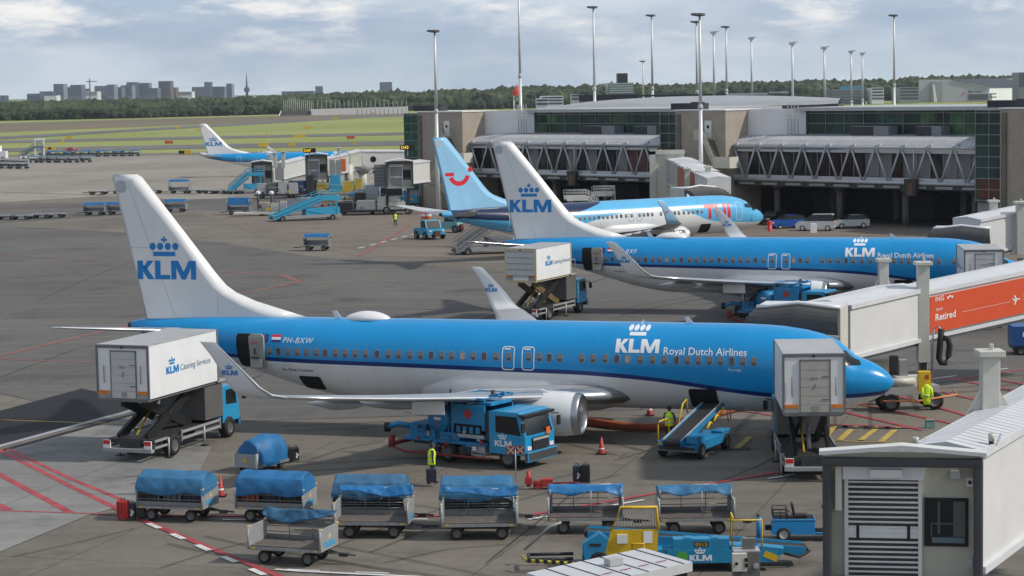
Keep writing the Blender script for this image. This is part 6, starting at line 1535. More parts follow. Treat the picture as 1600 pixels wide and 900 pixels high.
t = thing('chock_box', 'small grey green box on the red hatched ground by the jet bridge', 'box', G(1453, 668)); q = MB(); q.box((0, 0, .2), (.42, .3, .4), 0); q.bb((-.2, -.155, .3), (.2, -.15, .34), 1); q.build('box', [mat('teal grey', (.16, .28, .27), .6), DARK], t, bevel=.02)
# blue van at the right edge
g = G(1588, 556); t = thing('baggage_box', 'dark blue box trailer at the right edge below the orange advert', 'trailer', g+Vector((1.6, .9, 0)), R(-3)); q = MB(); q.bb((-1.75, -.85, .55), (1.6, .85, 1.75), 0, ); q.bb((-1.7, -.8, .35), (1.55, .8, .55), 1); q.build('body', [mat('deep blue panel', (.01, .075, .26), .4), DARK], t, bevel=.02)
q = MB(); s = text2d('AviAir', 0, .01) ; q.bb((-1.15, -.87, 1.12), (-.82, -.855, 1.4)); 
for k in range(3): q.bb((-.7+.25*k, -.87, 1.15), (-.5+.25*k, -.855, 1.32))
q.bb((-.85, -.87, .8), (-.45, -.855, .88)); q.build('side_marks', LOGOW, t)
for x in (-1.2, 1.1):
    for y in (-.7, .7): q = MB(); q.wheel((x, y, .3), .3, .22, 14); q.build('wheel', [BLACK, HUB], t)
# ---------------------------------------------------------------- light masts
def mast(label, u, vtop, vbase, Y, head='disc', base=None, z0=None):
    top = at(u-.0182*0, vtop, Y); zb = 0 if z0 is None else z0
    t = thing('light_mast', label, 'light mast', (top.x, Y, zb), 0, 'tall apron light masts'); H = top.z-zb; q = MB()
    q.tube((0, 0, 0), (0, 0, H*.55), .30, 12, 0, r2=.22); q.tube((0, 0, H*.55), (0, 0, H), .21, 12, 0, r2=.13); q.lathe([(H*.55, .21), (H*.55+.1, .36), (H*.56+.3, .2)], (0, 0, 0), 'Z', 10); q.build('pole', mat('mast grey white', (.60, .61, .62), .45, .2, var=.06), t)
    q = MB()
    if head == 'disc':
        q.lathe([(H-.35, .15), (H-.3, .6), (H-.15, .7), (H, .55), (H+.05, .1)], (0, 0, 0), 'Z', 14, 0)
        for k in range(6):
            a = PI*2*k/6; q.box((.55*math.cos(a)-.2, .55*math.sin(a), H-.1), (.5, .4, .26), 0, rz=a)
        q.build('lamp_head', mat('lamp head grey', (.10, .10, .10), .5, var=.1), t)
    else:
        q.box((-.05, 0, H-.1), (.9, .6, .4), 0); q.box((.5, 0, H+.1), (.7, .5, .12), 0); q.box((0, .15, H-.5), (.3, .3, .5), 0); q.build('lamp_head', mat('lamp head pale', (.36, .37, .37), .5, var=.1), t)
    return t
mast('light mast standing in front of the left stair tower', 679, 47, 0, 284)
mast('tallest light mast, its head above the top of the photo, left of the glazed storey', 810, -30, 0, 330)
mast('light mast with a disc head rising behind the left glazed storey', 927, 10, 0, 335)
mast('light mast with a disc head between the office block and the middle tower', 1018, 23, 0, 370)
mast('short light mast right beside the dark office block', 1004.5, 95, 0, 600)
mast('light mast standing right in front of the middle stair tower', 1093, 21, 0, 252)
mast('slim light mast just left of the mast at the middle tower', 1088, 33, 0, 365)
mast('light mast with a small square head right of the middle tower', 1115, 50, 0, 350, 'box')
mast('slim light mast with a disc head second right of the middle tower', 1134.5, 41, 0, 405)
mast('light mast with a square head above the curved metal roof', 1174, 59, 0, 360, 'box')
mast('light mast with a square head at the right part of the curved metal roof', 1238, 67, 0, 340, 'box')
mast('light mast at the right end of the curved metal roof', 1288, 74, 0, 350, 'box')
mast('left one of two close light masts before the parked white aircraft', 1330, 80, 0, 420, 'box')
mast('right one of two close light masts before the parked white aircraft', 1347.5, 83, 0, 450, 'box')
mast('tall dark headed light mast in front of the pale hangar', 1397, 23, 0, 380)
# ---------------------------------------------------------------- hangar, offices and other far buildings
def far_building(label, u0, u1, vt, vb, Y, m, name='office_building', depth=30, win=None, floors=0, bays=0, roof=None, cat='building', group=None, zb=0):
    a, b = at(u0, vb, Y), at(u1, vt, Y); w = b.x-a.x; h = b.z-zb
    t = thing(name, label, cat, ((a.x+b.x)/2, Y, zb), 0, group); q = MB(); q.bb((-w/2, 0, 0), (w/2, depth, h)); q.build('wall', m, t)
    if floors:
        q = MB(); base = max(0, a.z-zb)
        for k in range(floors):
            z = base+(h-base)*(k+.35)/floors; q.bb((-w/2+w*.03, -.25, z), (w/2-w*.03, -.02, z+(h-base)/floors*.5))
        q.build('window_band', win or GLASS, t)
    if bays:
        q = MB(); base = max(0, a.z-zb)
        for k in range(bays): x = -w/2+w*(k+.5)/bays; q.bb((x-w/bays*.22, -.3, base), (x+w/bays*.22, -.02, h*.97))
        q.build('window_column', win or GLASS, t)
    if roof:
        q = MB(); q.bb((-w*roof[0], depth*.2, h), (w*roof[1], depth*.6, h+roof[2])); q.build('roof_plant', DARK, t)
    return t
CG = mat('city grey', (.105, .135, .175), .6, var=.1, sc=.05); CGD = mat('city slate', (.042, .058, .085), .6, var=.1, sc=.05); CB = mat('city brown', (.115, .09, .075), .6, var=.1, sc=.05); CWH = mat('city white', (.70, .71, .71), .6, var=.08, sc=.05); CGL = mat('city pale glass', (.16, .21, .26), .4, var=.1, sc=.05); CRED = mat('city brick', (.22, .12, .10), .7, var=.1, sc=.05)
WBD = mat('far window band', (.05, .06, .075), .3, var=0); WBL = mat('far pale band', (.16, .19, .23), .4, var=0)
FY = 4200
for i, (u0, u1, vt, m, nm, lab, fl) in enumerate([
    (0, 6, 149, CGD, 'office_building', 'small dark block at the far left end of the skyline', 2),
    (42, 63, 146, CGD, 'office_building', 'low dark slate block at the left of the skyline', 3), (62, 81, 142.5, CGD, 'office_building', 'dark slate block just left of the first pale skyline tower', 4),
    (84, 99, 131, CGL, 'tower_block', 'pale glass tower leftmost of the tall skyline towers', 9), (96, 110, 136, CRED, 'tower_block', 'reddish tower block between two grey skyline towers', 7),
    (110, 127, 132.5, CG, 'tower_block', 'grey tower block behind the long white building', 9), (69, 88, 149, CWH, 'office_building', 'low white block under the pale leftmost tower', 2),
    (117, 152, 143, CWH, 'office_building', 'long bright white building under the tower crane', 4), (128, 141, 138, CWH, 'office_building', 'small white upper block by the tower crane', 2),
    (148, 166, 134, CGD, 'tower_block', 'dark slate tower right of the tower crane', 8), (167, 178, 132, CGL, 'tower_block', 'narrow pale tower left of the stepped tower group', 8), (172, 190, 136, CG, 'tower_block', 'mid grey broad tower in the stepped group', 7),
    (189, 206, 133, CGL, 'tower_block', 'pale block in the middle of the stepped tower group', 8), (198, 212, 128.3, CGD, 'tower_block', 'tall dark tower in the middle of the stepped group', 10), (211, 232, 129.5, CG, 'tower_block', 'broad grey tower right of the dark tall one', 9), (230, 246, 137.5, CG, 'tower_block', 'grey stepped tower at the right end of the group', 6),
    (248, 266, 126.5, CB, 'tower_block', 'brown square tower standing alone in the skyline', 10), (262, 274, 136.5, CB, 'office_building', 'lower brown block leaning on the brown tower', 5), (254, 300, 143, CWH, 'office_building', 'long low pale building right of the brown tower', 3),
    (300, 320, 135.5, CGD, 'office_building', 'dark slate broad block left of the pointed tower', 6), (319.5, 327.5, 128, CGD, 'tower_block', 'narrow tower with a pointed top', 9), (327, 350, 135, CG, 'office_building', 'broad grey block right of the pointed tower', 6), (354, 362, 130.5, CGL, 'tower_block', 'slim rounded tower left of the tv mast', 8),
    (493, 502, 134.5, CGD, 'tower_block', 'small dark block above the trees over the blast fence', 4), (593.5, 611, 128, CGD, 'tower_block', 'dark square tower standing alone over the trees in the middle', 8), (440, 490, 142, CG, 'office_building', 'long low grey block above the trees left of the blast fence', 2)]):
    far_building(lab, u0, u1, vt, 150, FY+(i % 5)*60, m, nm, 40, WBL if m is CGD else WBD, fl, 0, None, 'building', 'city skyline beyond the trees')
s = at(386, 150, FY+300); t = thing('tv_mast', 'slim telecom tower with a pod right of the skyline', 'tower', (s.x, s.y, 0)); hz0 = at(386, 114, FY+300).z; hm = at(386, 133, FY+300).z
q = MB(); q.tube((0, 0, 0), (0, 0, hm), 3.2, 10, 0, r2=2.4); q.lathe([(hm-14, 2.5), (hm-12, 6), (hm-6, 6), (hm-4, 2.5)], (0, 0, 0), 'Z', 12); q.lathe([(hm*.55, 2.5), (hm*.56, 5), (hm*.6, 5), (hm*.61, 2.5)], (0, 0, 0), 'Z', 12); q.tube((0, 0, hm), (0, 0, hz0), 1.7, 8, 0, r2=.5); q.build('shaft', CGD, t)
s = at(141, 150, FY-100); zc_ = at(141, 123, FY-100).z; t = thing('tower_crane', 'thin tower crane over the long white skyline building', 'crane', (s.x, s.y, 0)); q = MB(); q.bb((-1, -1, 0), (1, 1, zc_)); q.bb((-7, -.8, zc_-6), (14, .8, zc_-4.5)); q.build('mast', CG, t)
# spire on the pointed tower
# office near the pier, white cluster, terminal bits
t = far_building('blue grey glass office block behind the pier between the masts', 951, 990, 129, 147, 900, mat('office glass blue', (.10, .15, .17), .2, var=.15, sc=.1), 'office_building', 30, mat('office pale band', (.36, .42, .43), .5, var=0), 5, 0, (.1, .3, 4), 'building')
far_building('white stepped building left of the curved metal roof', 845, 880, 150, 165, 700, WHITE, 'office_building', 20, WBD, 3)
far_building('low white block in front of the stepped white building', 838, 857, 154, 166, 690, WHITE, 'office_building', 15, WBD, 2)
far_building('small grey block between the white building and the dark roof', 893, 905, 147, 158, 720, LGREY, 'office_building', 15, WBD, 2)
far_building('low dark fronted office row behind the right masts', 1297, 1352, 139, 157, 1560, mat('dark row', (.10, .105, .12), .5, var=.1), 'office_building', 30, WBL, 4)
far_building('white building with yellow end right of the twin masts', 1362, 1381, 137, 157, 1550, WHITE, 'office_building', 20, WBD, 4)
far_building('bright blue roofed shed behind the twin masts', 1318, 1346, 135, 139, 1600, mat('sky blue cladding', (.03, .28, .45), .5, var=.05), 'shed', 20)
far_building('small tower block behind the hangar ridge', 1428, 1436, 119, 130, 2500, CG, 'tower_block', 20, WBD, 4)
far_building('grey tower at the right edge behind the hangar', 1592, 1602, 113, 136, 1500, mat('edge tower', (.18, .19, .21), .5), 'tower_block', 20, WBD, 7)
# hangar
HY = 1600
hp = lambda u, v: at(u, v, HY)
o = hp(1434, 157); hg = thing('hangar', 'large pale hangar with a dark roof and a red bird emblem', 'hangar', (o.x, HY, 0)); dep = Vector((40, 160, 0))
loc3 = lambda u, v: hp(u, v)-Vector((o.x, HY, 0))
Fw = [loc3(1434, 158), loc3(1546, 157.5), loc3(1546, 137.5), loc3(1488, 124.3), loc3(1436, 124.5)]
q = MB(); q.add([Vector((Fw[0].x, 0, 0)), Vector((Fw[1].x, 0, 0)), Fw[2], Fw[3], Fw[4]], [(0, 1, 2, 3, 4)], 0)
Rr = [loc3(1546, 137.5), Vector((at(1640, 135, HY+90).x-o.x, 90, at(1640, 136, HY+90).z))]
q.add([Vector((Fw[1].x, 0, 0)), Vector((Rr[1].x, 90, 0)), Rr[1], Rr[0]], [(0, 1, 2, 3)], 1)
q.build('wall', [mat('hangar grey cladding', (.38, .40, .43), .5, var=.05, sc=.05, stretch=(1, 1, 8)), mat('hangar white cladding', (.74, .76, .78), .5, var=.04, sc=.05)], hg)
q = MB(); rb = Vector((at(1570, 122.5, HY+140).x-o.x, 140, at(1570, 122.5, HY+140).z)); q.add([Rr[0]+Vector((0, -1, .2)), Rr[1]+Vector((0, -1, .2)), rb, Fw[3]+Vector((0, -1, .2))], [(0, 1, 2, 3)], 0); q.build('roof', mat('dark hangar roof', (.022, .025, .036), .6, var=.1), hg)
q = MB(); a, b = loc3(1454, 128), loc3(1471, 159); q.bb((a.x, -3, 0), (b.x, -.2, a.z), 0); a, b = loc3(1456, 132), loc3(1460, 159); q.add([(a.x, -3.3, a.z), (a.x+1.4, -3.3, a.z), (a.x+3.5, -3.3, 0), (a.x+1, -3.3, 0)], [(0, 1, 2, 3)], 1); q.build('door_tower', [GREY, WHITE], hg)
q = MB()
for v in (147.5, 150.5, 153.5): a, b = loc3(1513, v), loc3(1544, v+1.7); q.bb((a.x, -.4, b.z), (b.x, -.02, a.z))
for v in (146, 151): a, b = loc3(1547, v), loc3(1557, v+1.5); q.bb((a.x+.3, -.4, b.z), (b.x, 3, a.z))
q.build('window_band', WBD, hg)
q = MB(); e = loc3(1502, 149); q.add([e+Vector((x*.34, -.5, z*.34)) for x, z in ((0, 0), (3, 5), (8, 8.5), (9.5, 8.5), (8.3, 6.3), (5.6, 6), (7.5, 4.6), (4.6, 4), (2.5, 0))], [tuple(range(9))], 0)
s = text2d('Martinair', 0, .01); e2 = loc3(1513, 145.2); k = (loc3(1534, 145).x-e2.x)/s[2]; decal(q, s, lambda p: e2+Vector((p[0]*k, -.5, p[1]*k)), 1); q.build('wall_sign', [mat('sign red', (.55, .03, .05), .5, var=0), mat('sign dark', (.04, .06, .06), .5, var=0)], hg)
far_building('long low white hangar wing behind the dark roof', 1517, 1593, 122.3, 133, HY+170, WHITE, 'hangar_wing', 20)
q_ = far_building('grey low office with a curved top left of the hangar', 1405, 1436, 136, 157, HY-30, mat('annex grey', (.26, .27, .28), .5, var=.1), 'office_building', 30, WBD, 4)
# blast fence and wall
a, b = G(436, 181), G(637, 177); t = thing('blast_wall', 'long white blast wall ending in dark slanted bays on the grass', 'wall', a); d = (b-a); f = lambda k, z, y=0: d*k+Vector((0, y, z)); Hh = at(560, 170, (a.y+b.y)/2).z
q = MB(); q.add([f(.26, -.2), f(1, -.2), f(1, Hh+.9), f(.24, Hh+.3), f(.26, -.2, 5), f(1, -.2, 5), f(1, Hh+.9, 5), f(.24, Hh+.3, 5)], [(0, 1, 2, 3), (3, 2, 6, 7), (1, 5, 6, 2), (7, 6, 5, 4)], 0); q.build('white_panel', [mat('blast wall white', (.58, .58, .57), .6, var=.04)], t)
q = MB()
for k in range(12): q.add([f(.02*k, -.2), f(.02*k+.018, -.2), f(.02*k+.026, Hh-.6, 6), f(.02*k+.008, Hh-.6, 6)], [(0, 1, 2, 3)], 0)
q.bar(f(0, -.2, -.1), f(.01, Hh-.6, 6), .5, .5, 1); q.build('slanted_bays', [mat('dark bay', (.03, .027, .03), .7, var=.2), WHITE], t)
for k in range(38):
    u = 441+(k*3.1 if k < 15 else 46+(k-15)*7.0); 
    if u > 640: break
    p = G(u, 179); H_ = at(u, 156, p.y).z; t = thing('approach_pole', 'thin pale pole of the row standing over the blast wall', 'pole', p+Vector((0, 12, -.2)), 0, 'thin poles over the blast wall'); q = MB(); q.tube((0, 0, 0), (0, 0, H_), .28 if k > 14 else .42, 6, 0, r2=.16); q.tube((0, 0, H_*.97), (0, 0, H_), .4, 6, 0); q.build('pole', mat('pale pole', (.36, .35, .32), .6), t)
# radar tower
p = at(808, 172, 620); t = thing('radar_tower', 'small lattice tower with an orange red cabin behind the pier', 'tower', (p.x, p.y, 0)); zt_ = at(808, 137, 620).z; q = MB()
for x in (-1, 1):
    for y in (-1, 1): q.tube((x*.9, y*.9, 0), (x*.9, y*.9, zt_-2), .12, 6)
for k in range(7): q.bar((-.9, -.9, 2*k), (.9, -.9, 2*k+2), .1); q.bar((.9, -.9, 2*k), (-.9, -.9, 2*k+2), .1)
q.build('lattice', WHITE, t); q = MB(); q.lathe([(zt_-2.2, 1.5), (zt_-.8, 1.4), (zt_-.4, .7), (zt_+1, .1)], (0, 0, 0), 'Z', 12); q.build('cabin', mat('orange red cabin', (.5, .06, .02), .5), t)
# airfield signs
for i, (u, v, w, h, c, l) in enumerate([(108, 217, 6, .9, 0, 'yellow sign on the grass above the left cart park'), (98, 224.5, 1.6, 1.4, 0, 'small square yellow marker left of the tail'), (212, 212.5, 1.6, 1.4, 0, 'small yellow marker on the middle grass strip'), (278, 201.5, 4, 1, 0, 'yellow sign beyond the distant tail'), (311, 205, 5, 1, 0, 'yellow sign left of the distant tail tip'), (77, 235, 8, 1.0, 0, 'long yellow sign with black letters behind the parked carts'), (289, 241, 7.5, 1.0, 1, 'black and yellow taxiway sign left of the distant tail'), (264, 225, 6, 1.0, 2, 'red sign on the grass left of the distant tail'), (468, 215.5, 10, 1.0, 0, 'orange yellow sign on the grass above the blue stairs'), (481, 201.5, 8, 1, 0, 'yellow sign farther up the grass, over the middle cab'), (524, 186.5, 6, 1, 0, 'small yellow sign near the blast wall'), (582, 178.5, 5, 1, 0, 'pale yellow sign by the blast wall'), (548, 217.5, 6, 1.0, 2, 'red sign on the grass left of the pier'), (412, 230, 6.5, 1.2, 0, 'yellow sign just above the leftmost raised cab'), (456, 229, 4, 1.3, 0, 'small orange sign above the middle raised cab'), (554, 226.5, 2, 1, 0, 'small yellow black marker near the white tunnel'), (417, 213.5, 1.3, 1.2, 0, 'tiny yellow marker on the grass right of the distant tail')]):
    w *= .45; h *= .7; p = G(u, v); t = thing('taxiway_sign', l, 'sign', p, 0, 'airfield guidance signs'); q = MB(); q.bb((-w/2, 0, .1), (w/2, .4, .1+h+.3), 0)
    if c == 1: q.bb((-w/2-.01, -.02, .15), (-w*.05, 0, .1+h+.2), 1)
    if i == 5: q.bb((-w*.1, -.02, .3), (w*.16, 0, h+.25), 1)
    q.build('sign_box', [mat('sign yellow', (.62, .42, .02), .5, var=0) if c < 2 else mat('sign red plate', (.5, .08, .04), .5, var=0), BLACK], t)
# ---------------------------------------------------------------- far wood: one mass of many leafy lumps
LEAF = bpy.data.materials.new('far foliage'); LEAF.use_nodes = True; nt_ = LEAF.node_tree; b_ = nt_.nodes['Principled BSDF']; b_.inputs['Roughness'].default_value = .9; b_.inputs['Specular IOR Level'].default_value = .1
a_ = nt_.nodes.new('ShaderNodeAttribute'); a_.attribute_name = 'tone'; r_ = nt_.nodes.new('ShaderNodeValToRGB'); nt_.links.new(a_.outputs['Fac'], r_.inputs[0]); nt_.links.new(r_.outputs[0], b_.inputs['Base Color'])
r_.color_ramp.elements[0].color = (.026, .038, .018, 1); r_.color_ramp.elements[1].color = (.20, .21, .14, 1); e_ = r_.color_ramp.elements.new(.5); e_.color = (.055, .073, .034, 1); e_ = r_.color_ramp.elements.new(.85); e_.color = (.10, .12, .06, 1)
_ico = bmesh.new(); bmesh.ops.create_icosphere(_ico, subdivisions=1, radius=1); ICOV = [v.co.copy() for v in _ico.verts]; ICOF = [[v.index for v in f.verts] for f in _ico.faces]; _ico.free()
def wood(name, edge, n, hts, depth, lab=None, seed=3, size=(2.6, 7.5), tone=(0, .85)):
    rnd = random.Random(seed); q = MB(); tn = []
    P_ = [G(*e) for e in edge]
    for i in range(n):
        f = rnd.random()*(len(P_)-1); j = int(f); base = P_[j].lerp(P_[j+1], f-j); dd = rnd.random()**1.6; base = base*(1+dd*depth/base.length)
        ht = lerp_tab(hts, f/(len(P_)-1))*(.78+.3*noise.noise(Vector((base.x*.012, base.y*.012, seed)))+.18*rnd.random()+.12*dd)
        tt = tone[0]+(tone[1]-tone[0])*(.55*rnd.random()**1.4+.45*max(0, min(1, .5+1.3*noise.noise(Vector((base.x*.02, base.y*.02, 4))))))
        for k in range(4):
            r = rnd.uniform(*size); z = ht-r*.8 if k == 0 else rnd.uniform(.5, ht-r*.6); c = Vector((base.x+rnd.uniform(-4, 4), base.y+rnd.uniform(-4, 4), z)); rot = Matrix.Rotation(rnd.random()*6, 3, 'Z')
            q.add([c+rot@Vector((v.x*r*rnd.uniform(.75, 1.25), v.y*r*rnd.uniform(.75, 1.25), v.z*r*rnd.uniform(.7, 1.15))) for v in ICOV], ICOF, 0, False); tn += [min(1, max(0, tt+rnd.uniform(-.15, .15)))]*len(ICOV)
    o = q.build(name, LEAF); at_ = o.data.attributes.new('tone', 'FLOAT', 'POINT'); at_.data.foreach_set('value', tn); o['kind'] = 'stuff'; return o
wood('treeline', [(-420, 198), (0, 187), (200, 183), (640, 172), (1000, 164), (1400, 156.5), (1650, 153), (2000, 148)], 5200, [(0, 9.5), (.3, 11.2), (.5, 15), (.75, 17.5), (1, 18)], 420)
wood('undergrowth', [(-420, 199), (0, 188.5), (200, 184.5), (640, 173), (1400, 157), (1650, 153.5)], 1500, [(0, 7), (1, 7)], 60, seed=9, size=(1.6, 3.2), tone=(0, .35))
# ---------------------------------------------------------------- haze
q = MB(); q.bb((-3200, -120, -1.5), (3200, 5200, 150)); hz = q.build('haze', [])
hm_ = bpy.data.materials.new('thin air'); hm_.use_nodes = True; n_ = hm_.node_tree; n_.nodes.clear(); o_ = n_.nodes.new('ShaderNodeOutputMaterial'); pv = n_.nodes.new('ShaderNodeVolumePrincipled'); pv.inputs['Color'].default_value = (.78, .86, 1, 1); pv.inputs['Density'].default_value = .00006; pv.inputs['Anisotropy'].default_value = .2
n_.links.new(pv.outputs[0], o_.inputs['Volume']); hz.data.materials.append(hm_); hz['kind'] = 'stuff'
# ---------------------------------------------------------------- far ground equipment
def stairs_truck(label, c, rz, col, top=3.2, ln=6.5, w=1.6, group='passenger stairs', cabin=True):
    """mobile stairs, local x up the flight (low end at 0)"""
    t = thing('passenger_stairs', label, 'passenger stairs', c, rz, group); q = MB()
    q.bb((.3, -w/2, .35), (ln+1.2, w/2, .7), 0); q.build('chassis', [GREY], t)
    q = MB(); m_ = ln-1.4
    for y in (-w/2, w/2):
        q.prism([(0, .25), (0, .75), (m_, top+.45), (ln+1.2, top+.45), (ln+1.2, top-.12), (m_, top-.12), (.3, .25)], (0, y-.03, 0), (1, 0, 0), (0, 0, 1), (0, .06, 0), 0)
        for dz in (.78, 1.1): q.pipe([(0, y, .25+dz), (m_, y, top+dz-.02), (ln+1.2, y, top+dz-.02)], .035, 6, 0)
        for k in range(9): f_ = k/8; x_ = f_*(ln+1.2); z_ = .25+(top-.25)*min(1, x_/m_); q.tube((x_, y, z_), (x_, y, z_+1.1), .025, 6, 0)
        q.bar((.2, y-.04*(1 if y > 0 else -1)*-1, .52), (m_, y-.04*(1 if y > 0 else -1)*-1, top+.2), .02, .07, 1)
    q.build('side_panel', [col, DARK], t)
    q = MB(); n = 14
    for i in range(n): q.bb(((ln-1.4)*i/n, -w/2+.05, .25+(top-.3)*i/n), ((ln-1.4)*(i+1)/n, w/2-.05, .33+(top-.3)*i/n+.1))
    q.bb((ln-1.4, -w/2+.04, top-.12), (ln+1.2, w/2-.04, top)); q.build('steps', DARK, t)
    q = MB()
    for y in (-w/2+.1, w/2-.1): q.bar((1.0, y, .7), (ln-1.2, y, top-.4), .12); q.bar((ln-.6, y, .7), (ln*.55, y, top*.5), .12); q.bar((ln+.6, y, .7), (ln+.6, y, top), .14)
    q.build('support_legs', col, t)
    if cabin: q = MB(); q.bb((ln*.55, -w/2+.1, .7), (ln+1.0, w/2-.1, 1.6), 0); q.build('engine_box', col, t)
    for x in (1.2, ln):
        for y in (-w/2, w/2): q = MB(); q.wheel((x, y, .36), .36, .24, 12); q.build('wheel', [BLACK, HUB], t)
    return t
SB = mat('stairs light blue', (.03, .30, .50), .45, var=.08)
a = G(424, 346); stairs_truck('light blue passenger stairs in front of the raised jet bridge cabs', a, R(20), SB, 2.6, 7.8, 2.4)
a = G(357, 303); stairs_truck('small light blue conveyor stairs below the leftmost raised cab', a, R(12), SB, 3.0, 4.6, 1.6)
cs_ = stairs_truck('white and blue covered stairs parked at the far left edge', G(30, 249), R(8), mat('far stairs grey blue', (.10, .17, .22), .5, var=.2), 3.0, 5.4, 2.2, cabin=False)
q = MB()
for x_ in (4.3, 6.5):
    for y_ in (-1, 1): q.bb((x_-.15, y_-.1, .4), (x_+.15, y_+.1, 5.2))
q.bb((4.1, -1.2, 5.0), (6.8, 1.2, 5.3)); q.bb((.2, -1.15, .3), (5.5, 1.15, .9)); q.build('white_frame', WHITE, cs_)
a = G(700, 398); stairs_truck('grey open passenger stairs under the tail of the light blue airliner', a+Vector((.6, 0, 0)), R(14), mat('grey stair mesh', (.22, .235, .25), .5, .2, var=.1), 3.3, 6.0, 2.2)
a = at(952, 330, 252); stairs_truck('white passenger stairs behind the light blue airliner, the larger one', (a.x, a.y, 0), R(187), mat('stairs white', (.55, .56, .54), .5), 3.3, 4.0, 2.2)
a = at(962, 330, 262); stairs_truck('white passenger stairs behind the light blue airliner, the smaller one at right', (a.x, a.y, 0), R(170), mat('stairs white', (.55, .56, .54), .5), 3.2, 1.6, 1.6)
def tug(label, c, rz, col, w=2.2, ln=3.6):
    t = thing('aircraft_tug', label, 'aircraft tug', c, rz, 'aircraft tugs'); q = MB(); q.prism([(-ln/2, .4), (-ln/2, 1.15), (-.3, 1.25), (ln/2-.1, 1.15), (ln/2, .5)], (0, -w/2, 0), (1, 0, 0), (0, 0, 1), (0, w, 0), 0); b = q.build('body', [col], t, bevel=.06)
    q = MB(); q.prism([(-.4, 1.2), (-.3, 2.1), (.75, 2.1), (1.15, 1.2)], (0, -w*.42, 0), (1, 0, 0), (0, 0, 1), (0, w*.84, 0), 0); c_ = q.build('cab', [col], t, bevel=.05)
    q = MB(); q.add([(1.16, -w*.36, 1.25), (1.16, w*.36, 1.25), (.80, w*.36, 2.02), (.80, -w*.36, 2.02)], [(0, 1, 2, 3)]); 
    for k in (-1, 1): y = k*w*.425; q.add([(-.25, y, 1.3), (.95, y, 1.3), (.68, y, 2.0), (-.18, y, 2.0)], [(0, 1, 2, 3)])
    q.build('cab_windows', GLASS, c_); q = MB(); q.bb((ln/2, -.35, .35), (ln/2+.25, .35, .95)); q.build('tow_hitch', mat('dark red hitch', (.09, .03, .02), .6), t)
    for x in (-1.1, 1.1):
        for y in (-1, 1): q = MB(); q.wheel((x, y*(w/2-.05), .45), .45, .35, 14); q.build('wheel', [BLACK, HUB], t)
    for k in (-1, 1): q = MB(); q.box((ln/2+.0, k*w*.35, .95), (.06, .25, .16)); q.build('headlight', LAMPW, t)
tug('blue aircraft tug facing the camera left of the tail of the light blue airliner', G(671, 374)+Vector((0, 1, 0)), R(-62), mat('tug blue', (.02, .25, .40), .45, var=.1))
tug('pale teal baggage tractor beside the blue aircraft tug', G(701, 364)+Vector((0, 1, 0)), R(-20), mat('pale teal', (.14, .34, .36), .5, var=.15), 1.5, 2.8)
# distant baggage carts and low dollies
def far_cart(label, u, v, w, cover=True, h=1.9, rz=-6, col=None, group='distant baggage carts', full=False):
    g = G(u, v); t = thing('distant_cart', label, 'baggage cart', g, R(rz), group); q = MB(); q.bb((-w/2, -.8, .45), (w/2, .8, .6), 0)
    if cover:
        for k in (-1, 1): q.bb((k*w/2-.04, -.8, .4), (k*w/2+.04, .8, 1.2), 0); q.tube((k*w/2, -.7, 1.2), (k*w/2, -.7, h-.2), .04, 6, 0); q.tube((k*w/2, .7, 1.2), (k*w/2, .7, h-.2), .04, 6, 0)
        q.bb((-w/2, .7, .6), (w/2, .76, 1.0), 0)
    q.build('deck', [GALV], t)
    if cover: q = MB(); z_ = 1.3 if full else h-.36; q.box((0, 0, (h+z_)/2), (w*.98, 1.6, h-z_), 0, tx=.94, ty=.6); q.build('tarpaulin_cover', col or TARP, t)
    for x in (-w*.32, w*.32): 
        q = MB(); q.wheel((x, -.7, .3), .3, .25, 12); q.build('wheel', [BLACK, HUB], t); q = MB(); q.wheel((x, .7, .3), .3, .25, 12); q.build('wheel', [BLACK, HUB], t)
    q = MB(); q.pipe([(-w/2, 0, .4), (-w/2-1.2, 0, .3)], .05, 5); q.build('drawbar', DARK, t)
    return t
far_cart('grey baggage cart with rolled blue cover alone on the open apron', 496, 391, 2.6, h=1.75)
far_cart('blue covered cart left of the large tail', 149, 336, 3.0, h=1.75)
far_cart('blue covered cart half hidden by the large tail', 186, 335, 3.0, h=1.75)
far_cart('blue covered cart right of the large tail', 275, 331, 3.0, h=1.8)
far_cart('blue boxed cart on a pale trailer left of the blue stairs', 374, 335, 3.0, h=2.3, full=True)
far_cart('blue framed cart in the dolly row right of the large tail tip', 281, 302, 3.4, h=2.3)
for i, (u, v) in enumerate([(10, 343), (33, 343), (66, 341), (86, 340), (153, 304), (173, 303), (240, 302), (303, 302), (330, 302), (342, 302.5), (368, 303)]):
    far_cart('low empty flat dolly in the rows left and right of the large tail', u, v, 3.0, cover=False, group='low flat dollies around the tail')
for i in range(12):
    u, v = 70+i*12.8, 246-i*.2
    far_cart('blue covered cart in the back row of the far left cart park', u, v, 2.9, h=1.75 if i % 3 else 1.5, col=TARP if i % 2 else mat('faded grey blue cover', (.10, .16, .20), .6, var=.2), group='carts in the far left cart park, back row')
for u, v in ((52, 254), (70, 254), (82, 254), (97, 254), (115, 254), (135, 253.5)): far_cart('grey topped cart in the front row of the far left cart park', u, v, 2.8, h=1.7, col=mat('faded grey blue cover', (.10, .16, .20), .6, var=.2), group='carts in the far left cart park, front row')
for u, v in ((5, 257), (20, 257.5), (36, 258), (8, 263), (22, 263.5), (36, 263.5)): far_cart('bare grey cart at the far left edge of the apron', u, v, 2.8, h=1.5, col=GALV, group='bare carts at the far left edge')
